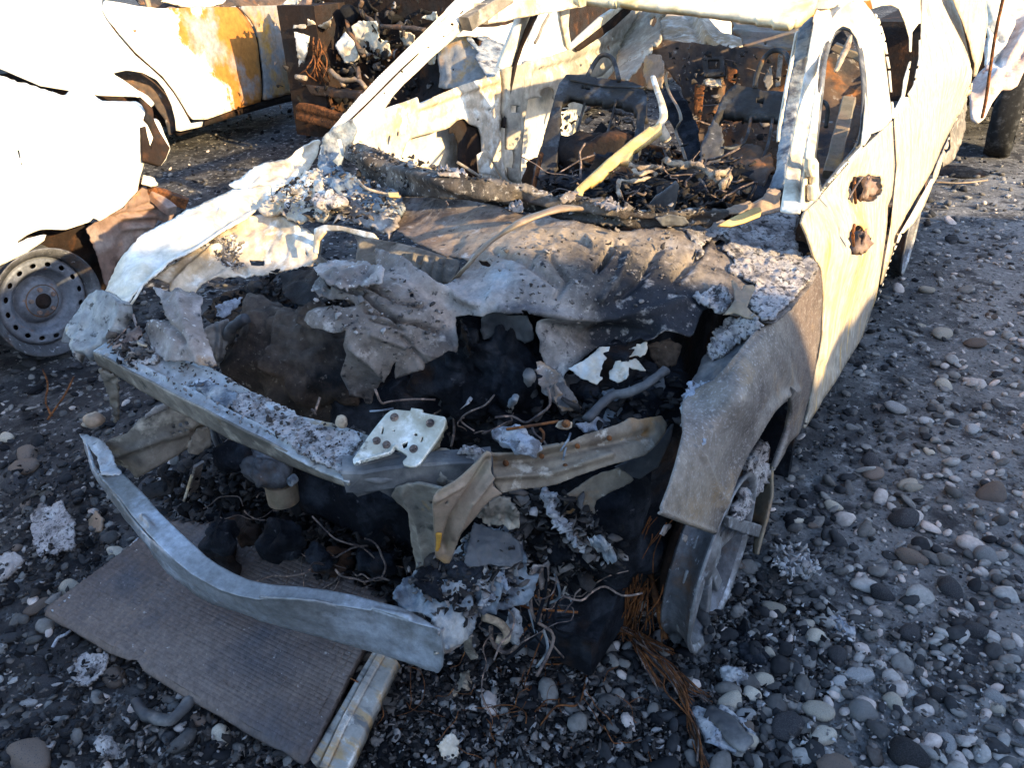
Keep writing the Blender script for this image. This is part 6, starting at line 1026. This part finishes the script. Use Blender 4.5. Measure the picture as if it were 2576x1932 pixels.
patch('front_door', 'N> 602,14 700,12 760,10 770,60 760,110 752,160 750,200 745,232 700,244 664,254 666,220 664,180 659,140 654,100 646,72 632,48 615,30', SB, m_brust, wb, step=8, t=.02, noise=.002, holes=['N> 646,58 655,58 655,68 647,69', 'N> 690,54 699,55 699,64 691,64'], ridges=[])
patch('sill', 'N> 440,332 512,318 520,302 590,278 660,258 745,236 752,250 700,262 600,290 520,316 450,342', Surf('N> 440,332:x-4.72 745,236:x-5.05 752,250:x-5.08 450,342:x-4.74'), m_dark, wb, step=5, t=.02)
patch('window_interior', 'N> 335,-5 400,-30 600,-40 760,-40 760,12 600,16 520,15 450,18 400,19 350,12', Surf('N> 335,-5:x-5.3 760,-40:x-5.6 450,18:x-5.2'), m_int, wb, step=8, t=.01, noise=.03)
patch('sunlit_pillar', 'N> 408,2 440,-20 540,-30 590,-30 560,8 520,15 470,14', Surf('N> 408,2:x-4.9 590,-30:x-5.1 520,15:x-4.95'), m_white, wb, step=6, t=.02, jag=2)
patch('sunlit_pillar', 'N> 360,-20 375,-20 382,20 372,20', Surf('N> 360,-20:x-4.9 375,-20:x-4.9 382,20:x-4.9'), m_tan, wb, step=4, t=.02)
V, F = box_vf((-6.0, 3.6, .55), (1.7, 4.4, .6)); mesh('inner_body', V, F, m_dark, wb, smooth=False)
for s_ in ('N> 270,15 300,90 345,135 385,170 415,200 440,232 462,268 480,300', 'N> 600,15 640,78 652,150 660,250'):
    q = crn(SB(pts(s_))-[.02, 0, 0]); V, F = tube_vf(q, .012, 6); mesh('door_gap', V, F, m_dark, wb)
# ---- third wreck, front end torn open
wcx = thing('open_front_wreck', 'wreck with its front end torn open, seen beyond the windshield pillar', 'car', (-3.2, 6.0, 0))
V, F = box_vf((-3.85, 4.6, .68), (.4, .7, 1.0)); mesh('added_shade_box', V, F, m_dark, wcx, smooth=False)  # box added to throw shade on the rust-streaked wreck's doors
V, F = box_vf((-3.2, 6.8, .68), (1.66, 4.4, 1.1)); mesh('inner_body', V, F, m_dark, wcx, smooth=False)
patch('engine_bay', 'N> 745,245 740,120 750,20 780,-40 1130,-40 1130,120 1100,250 1000,300 870,290 800,270', Surf('N> 745,245:y4.45 780,-40:y4.9 1130,-40:y4.8 1100,250:y4.4 900,100:y4.7'), m_dark, wcx, step=9, noise=.07, nsc=5, t=.02, ridges=[('N> 880,60 890,180', .05, 10), ('N> 800,-20 830,80 860,180', .05, 8)])
patch('front_beam', 'N> 743,268 750,258 775,262 860,290 880,296 872,330 850,330 800,315 745,300', Surf('N> 743,268:y4.12 880,296:y4.02 800,315:y4.08'), m_wire, wcx, step=4, t=.05, noise=.004, ridges=[('N> 745,280 870,312', -.02, 4)])
patch('lower_rail', 'N> 770,212 830,225 920,235 930,250 840,245 775,235', Surf('N> 770,212:y4.25 930,250:y4.1 840,245:y4.2'), m_int, wcx, step=4, t=.05, noise=.01)
patch('side_post', 'N> 742,10 762,-20 775,0 752,60 745,120 752,180 762,230 755,250 744,230 738,150 733,80', Surf('N> 742,10:y4.35 738,150:y4.3 755,250:y4.25'), m_pleat, wcx, step=5, t=.04, noise=.01)
for i, (s_, y_) in enumerate((('1> 1480,160 1560,180 1545,260 1525,330 1510,370 1500,330 1490,240', 4.2), ('1> 1685,230 1735,155 1770,200 1810,290 1790,310 1735,315 1705,270', 4.3), ('1> 1765,130 1800,110 1890,112 1895,160 1910,195 1950,210 1965,280 1940,300 1890,295 1870,230 1850,280 1820,260 1790,210', 4.35), ('1> 1545,100 1600,130 1670,100 1665,125 1620,180 1690,215 1680,228 1600,200 1560,190', 4.2), ('1> 1400,60 1440,0 1500,0 1480,40 1440,65', 4.3), ('1> 1480,125 1540,120 1540,140 1480,140', 4.2), ('1> 1970,80 2010,70 2050,85 2040,100 1990,110', 4.6), ('1> 2120,90 2160,60 2200,55 2200,100 2150,100', 4.5), ('1> 2070,90 2110,85 2130,150 2110,140', 4.6), ('1> 2010,150 2060,160 2090,180 2060,230 2030,230 2010,200', 4.5), ('1> 2140,290 2200,260 2190,320 2150,325', 4.4), ('1> 1560,20 1620,0 1640,40 1560,80', 4.5), ('1> 1640,20 1610,60 1570,70', 4.4))):
    q = pts(s_); patch('torn_panel', q, Surf('N> '+' '.join(f'{x},{y}:y{y_+.06*(k % 2)}' for k, (x, y) in enumerate(q[:4]))), [m_white, m_white, m_white, m_cream, m_white, m_cream, m_cream, m_white, m_white, m_cream, m_cream, m_cream, m_intw][i], wcx, step=4, jag=1.5, noise=.02, nsc=9, t=.008)
for q in range(10):
    x, y = random.uniform(785, 810), random.uniform(90, 120); a_ = at(x, y, 'y', 4.2); P = np.array([a_+np.array([random.gauss(0, .02)*k, random.gauss(0, .02)*k, -.09*k]) for k in range(4)]); tube('hanging_wire', P, .006, m_wire, wcx, n=5, k=3)
for s_ in ('1> 1660,350:y4.2 1720,400:y4.15 1800,400:y4.15 1840,440:y4.1', '1> 1700,380:y4.2 1730,430:y4.15', '1> 1800,340:y4.2 1810,400:y4.15', '1> 1920,130:y4.4 2060,140:y4.3 2140,150:y4.3', '1> 1740,60:y4.5 1760,160:y4.4 1830,280:y4.3', '1> 1820,0:y4.5 1815,60:y4.5 1870,100:y4.4'):
    tube('bent_pipe', s_, .018, m_tan if '1660' in s_ or '1700' in s_ else m_int, wcx, n=7, rough=.006)
tube('bent_pipe', '1> 1490,385:y4.1 1540,392:y4.1', .02, m_rope, wcx)
# side of the third wreck seen through the windows
SC = 'x-2.3'
patch('fender_inner', '2> 740,440 735,300 750,200 800,175 840,165 880,180 960,270 1030,300 1090,230 1080,300 1060,380 960,400 860,430 780,450', Surf('2> 740,440:y4.25 840,165:y4.5 1090,230:y4.6 860,430:y4.2'), m_brust, wcx, step=6, noise=.02, nsc=7, t=.01, jag=1, holes=['2> 800,340 812,338 814,352 802,354'])
patch('blistered_skin', '2> 870,185 900,180 940,240 960,200 920,180 980,180 1090,235 1060,330 1030,370 980,380 915,280 940,260', Surf('2> 870,185:y4.45 1090,235:y4.55 980,380:y4.1'), m_pill, wcx, step=5, t=.01, jag=1)
patch('body_side', '2> 780,185 860,100 920,0 960,-60 1350,-60 1345,0 1380,120 1405,240 1440,260 1440,420 1240,440 1080,420 1090,240 1000,200 900,175', Surf('2> 780,185:x-2.3 920,0:x-2.5 1350,-60:x-2.35 1440,420:x-2.3 1080,420:x-2.28 1090,240:x-2.3'), m_white, wcx, step=9, t=.02, noise=.004)
patch('body_side', '2> 1345,-60 1480,-60 1480,10 1500,80 1530,130 1600,60 1650,-60 2211,-60 2211,200 1800,420 1440,420 1400,260', Surf('2> 1345,-60:x-2.5 2211,-60:x-2.45 1800,420:x-2.4 1440,420:x-2.42 1650,-60:x-2.5'), m_white, wcx, step=9, t=.02, noise=.004, holes=['2> 1350,0 1400,-40 1460,-20 1480,60 1540,110 1500,160 1440,215 1410,235 1395,180 1375,110'])
tube('trim_strand', '2> 1340,0:x-2.2 1300,60:x-2.2 1260,130:x-2.2 1240,180:x-2.2 1220,215:x-2.2', .012, m_olive, wcx)
# ---- fourth wreck behind, pinkish
wd = thing('pinkish_wreck', 'pinkish-white scorched car end behind the sedan at the top right corner', 'car', (1.1, 7.2, 0))
patch('bumper_skin', 'N> 2440,-40 2700,-40 2700,100 2576,180 2560,215 2545,225 2520,228 2495,260 2480,290 2462,305 2445,296 2435,225 2455,190 2478,170 2488,80 2480,0', Surf('N> 2440,-40:y6.6 2700,-40:y6.6 2560,215:y5.9 2462,305:y5.6 2455,190:y5.9'), m_pink, wd, step=8, noise=.02, nsc=5, t=.02, ridges=[('N> 2500,0 2490,100 2520,180', -.05, 8), ('N> 2590,60 2540,150 2480,230', .06, 16), ('N> 2576,130 2520,200', -.04, 7)])
patch('white_corner', 'N> 2440,-40 2560,-40 2555,60 2530,110 2500,160 2478,165 2488,80 2480,20', Surf('N> 2440,-40:y6.4 2560,-40:y6.5 2500,160:y6.0'), m_white, wd, step=7, t=.02, noise=.01, ridges=[('N> 2470,0 2490,60 2520,100', -.04, 5)])
V, F = lathe_vf([(-.09, .2), (-.09, .30), (-.05, .32), (.05, .32), (.09, .30), (.09, .2)], 40); V = V+.01*fbm(V, 8, 3)[:, None]; mesh('wheel', V+at(2540, 262, 'y', 6.55)*[1, 1, 0]+[0, 0, .30], F, m_tyre, wd)
V, F = box_vf((.75, 8.2, .6), (1.5, 2.8, .6)); mesh('inner_body', V, F, m_dark, wd, smooth=False)
rod = path3('N> 2527,-20:y5.5 2505,80:y5.5 2490,180:y5.5 2480,250:y5.5 2470,297:y5.5'); rod[-1][2] = max(rod[-1][2], 0); V, F = tube_vf(crn(rod), .010, 7); tag(mesh('bent_rod', V, F, m_wire), 'thin rust-brown rod standing between the sedan and the pinkish wreck', 'rod')
# rows of wrecks further off close the view above the roofs
for i, (x, y, lb) in enumerate(((-9.5, 9.5, 'dark burnt car shell far behind the rust-streaked wreck'), (-2.5, 14.5, 'dark burnt car shell far behind the open-front wreck'), (3.2, 13.5, 'burnt car shell in the far row beyond the pinkish wreck'), (-14, 3.5, 'burnt car shell at the far left beyond the other wrecks'))):
    t_ = thing('distant_wreck', lb, 'car', (x, y, 0), 'burnt cars in the far rows')
    Y = np.linspace(-2.3, 2.3, 24); zt = np.interp(Y, [-2.3, -2.1, -1.2, -.5, .9, 1.5, 2.2, 2.3], [.6, .8, .92, 1.38, 1.4, 1.02, .95, .6]); V = []
    for yy, z_ in zip(Y, zt):
        wd_ = .86 if z_ < 1.05 else .62
        for px_, pz in ((-.88, .25), (-.9, .6), (-.86, .85), (-wd_, z_), (wd_, z_), (.86, .85), (.9, .6), (.88, .25)): V.append((x+px_, y+yy, pz))
    F = [[k*8+j, k*8+(j+1) % 8, (k+1)*8+(j+1) % 8, (k+1)*8+j] for k in range(23) for j in range(8)]+[list(range(8))[::-1], [23*8+j for j in range(8)]]
    mesh('body', V, F, m_bwhite if i % 2 else m_brust, t_)
# ================================================================== LOOSE BURNT LITTER
def litter(name, poly, surf, n, size, tone, parent, mat=None, lift=.006, tilt=.5, label=None, jit=0.0):
    """many small curled flakes and crumbs of burnt stuff lying on a surface"""
    poly = pts(poly); lo, hi = poly.min(0), poly.max(0); P = []
    while len(P) < n:
        q = lo+(hi-lo)*rng.random((n*3, 2)); P += q[inside(q, poly)].tolist()
    P = np.array(P[:n]); S = Surf(surf) if isinstance(surf, str) else surf
    C_ = S(P)+rng.normal(size=(n, 3))*np.array([jit, jit, jit*.6])
    k = 7; th_ = np.linspace(0, 2*math.pi, k, endpoint=False)
    sz = size*np.exp(rng.normal(size=n)*.45)
    r = (.55+.7*rng.random((n, k)))*sz[:, None]; st = .35+.65*rng.random(n)
    X = r*np.cos(th_); Y = r*np.sin(th_)*st[:, None]; bend = rng.normal(size=(n, 1))*.6/sz[:, None]
    Z = bend*X*X+rng.normal(size=(n, k))*sz[:, None]*.12; T = (.0008+.10*sz*rng.random(n))[:, None]
    top = np.stack([X, Y, Z+T], -1); bot = np.stack([X, Y, Z-T], -1); ct = np.stack([0*sz, 0*sz, T[:, 0]+rng.random(n)*sz*.25], -1)[:, None]; cb = -ct*[1, 1, .6]
    V = np.concatenate([top, bot, ct, cb], 1); yaw = rng.random(n)*6.283; tx = rng.normal(size=(n, 2))*tilt
    n_ = np.stack([tx[:, 0], tx[:, 1], np.ones(n)], 1); n_ /= np.linalg.norm(n_, axis=1)[:, None]
    a_ = np.stack([np.cos(yaw), np.sin(yaw), 0*yaw], 1); a_ -= n_*(a_*n_).sum(1)[:, None]; a_ /= np.linalg.norm(a_, axis=1)[:, None]; b_ = np.cross(n_, a_)
    W = V[..., :1]*a_[:, None]+V[..., 1:2]*b_[:, None]+V[..., 2:]*n_[:, None]+(C_+[0, 0, lift])[:, None]
    F = []
    for i in range(k):
        j = (i+1) % k; F += [[14, i, j], [15, k+j, k+i], [i, k+i, j], [j, k+i, k+j]]
    F = np.array(F); F = (F[None]+np.arange(n)[:, None, None]*16).reshape(-1, 3).astype(np.int32)
    o = mesh(name, W.reshape(-1, 3), F, mat or m_flake, parent, smooth=False, loc=0)
    t_ = tone[0]+(tone[1]-tone[0])*rng.random(n)**tone[2]
    at_ = o.data.attributes.new('tone', 'FLOAT', 'POINT'); at_.data.foreach_set('value', np.repeat(t_, 16).astype(np.float32))
    o['kind'] = 'stuff'
    if label: tag(o, label[0], label[1])
    return o
def tangle(name, poly, z0, z1, n, ln, r, mat, parent):
    poly = pts(poly); lo, hi = poly.min(0), poly.max(0); L_ = []
    while len(L_) < n:
        q = lo+(hi-lo)*rng.random(2)
        if not inside(q[None], poly)[0]: continue
        p = at(q[0], q[1], 'z', random.uniform(z0, z1)); d = rng.normal(size=3)*[1, 1, .45]; d /= np.linalg.norm(d); P = [p]; l = ln*random.uniform(.4, 1.5)
        for k in range(5):
            d = d+rng.normal(size=3)*[.6, .6, .35]; d /= np.linalg.norm(d); P.append(P[-1]+d*l/5)
        L_.append(tube_vf(crn(P, 3), r*random.uniform(.5, 1.6), 4))
    V, F = join(L_); o = mesh(name, V, F, mat, parent); o['kind'] = 'stuff'; return o
dk, md, lt = (0, .36, 2.0), (.05, .85, 1.4), (.35, 1, .9)
litter('char_litter', '5> 640,760 860,700 1240,700 1500,800 1860,760 1900,960 1700,1050 1200,1130 800,1060 560,1000', '5> 640,760:z.60 1240,700:z.66 1860,760:z.74 1200,1130:z.62 560,1000:z.55', 700, .011, dk, car, jit=.03)
litter('char_litter', '4> 1020,480 1300,330 1600,260 1840,430 1880,640 1860,880 1640,900 1300,780 1120,640', ENG, 900, .009, dk, car, lift=.016, jit=.006)
litter('char_litter', '7> 700,280 1000,120 1500,260 1900,300 2050,560 1980,820 1500,600 1000,420', '7> 700,280:z.16 1900,300:z.30 1980,820:z.16 1000,420:z.12', 900, .012, dk, car, jit=.03)
litter('ash_litter', '2> 270,740 520,790 900,900 1300,1000 1600,1040 2100,1070 2050,1125 1600,1130 1100,1040 560,980 340,900', CW, 500, .005, md, car, lift=.012)
litter('ash_litter', '1> 1350,1000 1560,880 1700,840 1980,980 2010,1130 1800,1120 1560,1120 1400,1090', '1> 1350,1000:z.90 1580,845:z.95 2005,1080:z.955 1560,1120:z.88', 350, .006, (.1, .95, 1), car, lift=.014)
litter('ash_litter', '1> 880,1330 1060,1230 1200,1180 1240,1360 1020,1410 900,1450', '1> 880,1330:z.76 1240,1360:z.75 1060,1230:z.81', 260, .007, lt, car, lift=.01)
litter('ash_litter', '4> 620,740 860,700 1090,770 1260,870 1500,1000 1840,1095 1770,1300 1500,1200 1100,990 800,830', lambda p: TB(p)+[0, 0, .006], 260, .003, (.1, .8, 1), car, lift=.004)
litter('ash_litter', '4> 540,620 760,560 820,690 640,740', '4> 540,620:z.785 760,560:z.80 640,740:z.77', 140, .009, md, car, lift=.006, jit=.008)
litter('ash_litter', '5> 60,330 300,200 500,280 760,480 780,640 500,760 420,860 280,840 300,600 150,540', lambda p: SH(p), 200, .0036, (.25, .85, 1), hood, lift=.010)
litter('ash_litter', '5> 950,250 1250,60 1800,60 2100,20 2200,200 2000,420 1500,560 1100,450', lambda p: SH(p), 200, .0034, (.2, .8, 1), hood, lift=.009)
litter('ash_litter', '8> 560,720 800,620 960,460 1160,500 1200,760 900,960 700,880', CB, 380, .006, (.05, .8, 1.4), crash, lift=.02, jit=.008)
litter('char_litter', '8> 1130,330 1350,330 1600,540 1580,650 1400,700 1240,640', '8> 1130,330:z.60 1600,540:z.54 1240,640:z.44', 700, .010, (0, .8, 2), car, jit=.02)
litter('cabin_litter', '2> 1240,940 1320,800 1700,780 2211,820 2211,1060 1800,1060 1480,1000', '2> 1240,940:z.80 2211,820:z.92 1800,1060:z.90 1480,1000:z.88', 1000, .012, (0, .5, 2), car, jit=.03)
litter('cabin_litter', '3> 560,840 960,840 960,960 700,1050 560,1040', '3> 560,840:z.72 960,840:z.72 700,1050:z.86', 350, .012, (0, .5, 2), car, jit=.03)
litter('cabin_litter', '2> 1340,560 1740,560 1700,900 1300,900', '2> 1340,560:y2.5 1740,560:y2.5 1300,900:y2.1', 160, .014, (0, .6, 1.6), car, jit=.03)
litter('rear_litter', '3> 400,220 1050,260 960,800 600,760', '3> 400,220:y3.1 1050,260:y3.1 960,800:y2.9', 160, .010, (0, .7, 1.8), car, jit=.006, tilt=1.5)
litter('wreck_litter', 'N> 745,0 1100,-20 1090,240 900,290 760,250', 'N> 745,0:y4.7 1100,-20:y4.7 900,290:y4.3', 500, .028, (0, .8, 3.0), wcx, jit=.12, tilt=1.5)
litter('white_crumbs', '9> 960,560 1100,550 1170,650 1080,720 980,680', '9> 960,560:z.03 1170,650:z.03 980,680:z.03', 130, .009, (.75, 1, 1), None, jit=.012, tilt=1.2, label=('white curled ash crumbs heaped on the crinkled ash lump', 'ash'))
litter('pale_crumbs', '9> 1100,850 1800,950 2211,1300 2100,1600 1200,1659 700,1300 640,1100', '9> 1100,850:z.012 2211,1300:z.012 700,1300:z.012', 600, .005, (.3, 1, 1.2), None, tilt=.6, label=('pale ash crumbs sprinkled over the bare ash right of the front wheel', 'ash'))
litter('nose_flakes', '8> 250,1659 520,1180 900,1060 1300,1130 1600,1300 1900,1500 2000,1659', '8> 250,1659:z.012 900,1060:z.02 1900,1500:z.012', 2000, .007, (0, .85, 2.3), None, tilt=.7, jit=.004, label=('brown and grey burnt flakes in a thick layer under the car nose', 'debris'))
litter('left_flakes', '7> -20,300 200,0 420,60 640,480 400,760 100,900 -20,800', '7> -20,300:z.02 420,60:z.02 100,900:z.02', 400, .006, (0, .85, 2), None, tilt=.7, jit=.004, label=('grey and brown burnt flakes among the dark cobbles at the left', 'debris'))
litter('left_flakes', '7> 0,1000 640,1080 1100,1350 1560,1659 0,1659', '7> 0,1000:z.02 640,1080:z.02 1560,1659:z.02', 600, .006, (0, .85, 2), None, tilt=.7, jit=.004, label=('burnt flakes among the cobbles below the radiator', 'debris'))
tangle('wire_tangle', '5> 560,900 1200,850 1860,760 1800,1020 1000,1120', .58, .72, 26, .14, .0022, m_wirec, car)
tangle('wire_tangle', '2> 1300,860 2200,800 2200,1050 1500,1000', .86, 1.0, 34, .16, .0026, m_wirec, car)
tangle('wire_tangle', '3> 380,240 1060,260 960,800 500,600', .75, 1.05, 26, .22, .003, m_wirec, car)
tangle('wire_tangle', '8> 1150,400 1500,500 1400,900 900,1060 900,900', .25, .5, 30, .15, .0018, m_wirec, car)
tangle('wire_tangle', '7> 800,200 2000,400 1900,760 1100,420', .12, .3, 24, .16, .0022, m_wirec, car)
tg = tangle('fine_wires', '8> 300,1500 900,1080 1600,1250 1900,1600', .012, .03, 60, .12, .0011, m_wire, None); tag(tg, 'fine red-brown wires tangled through the debris before the nose', 'wires')
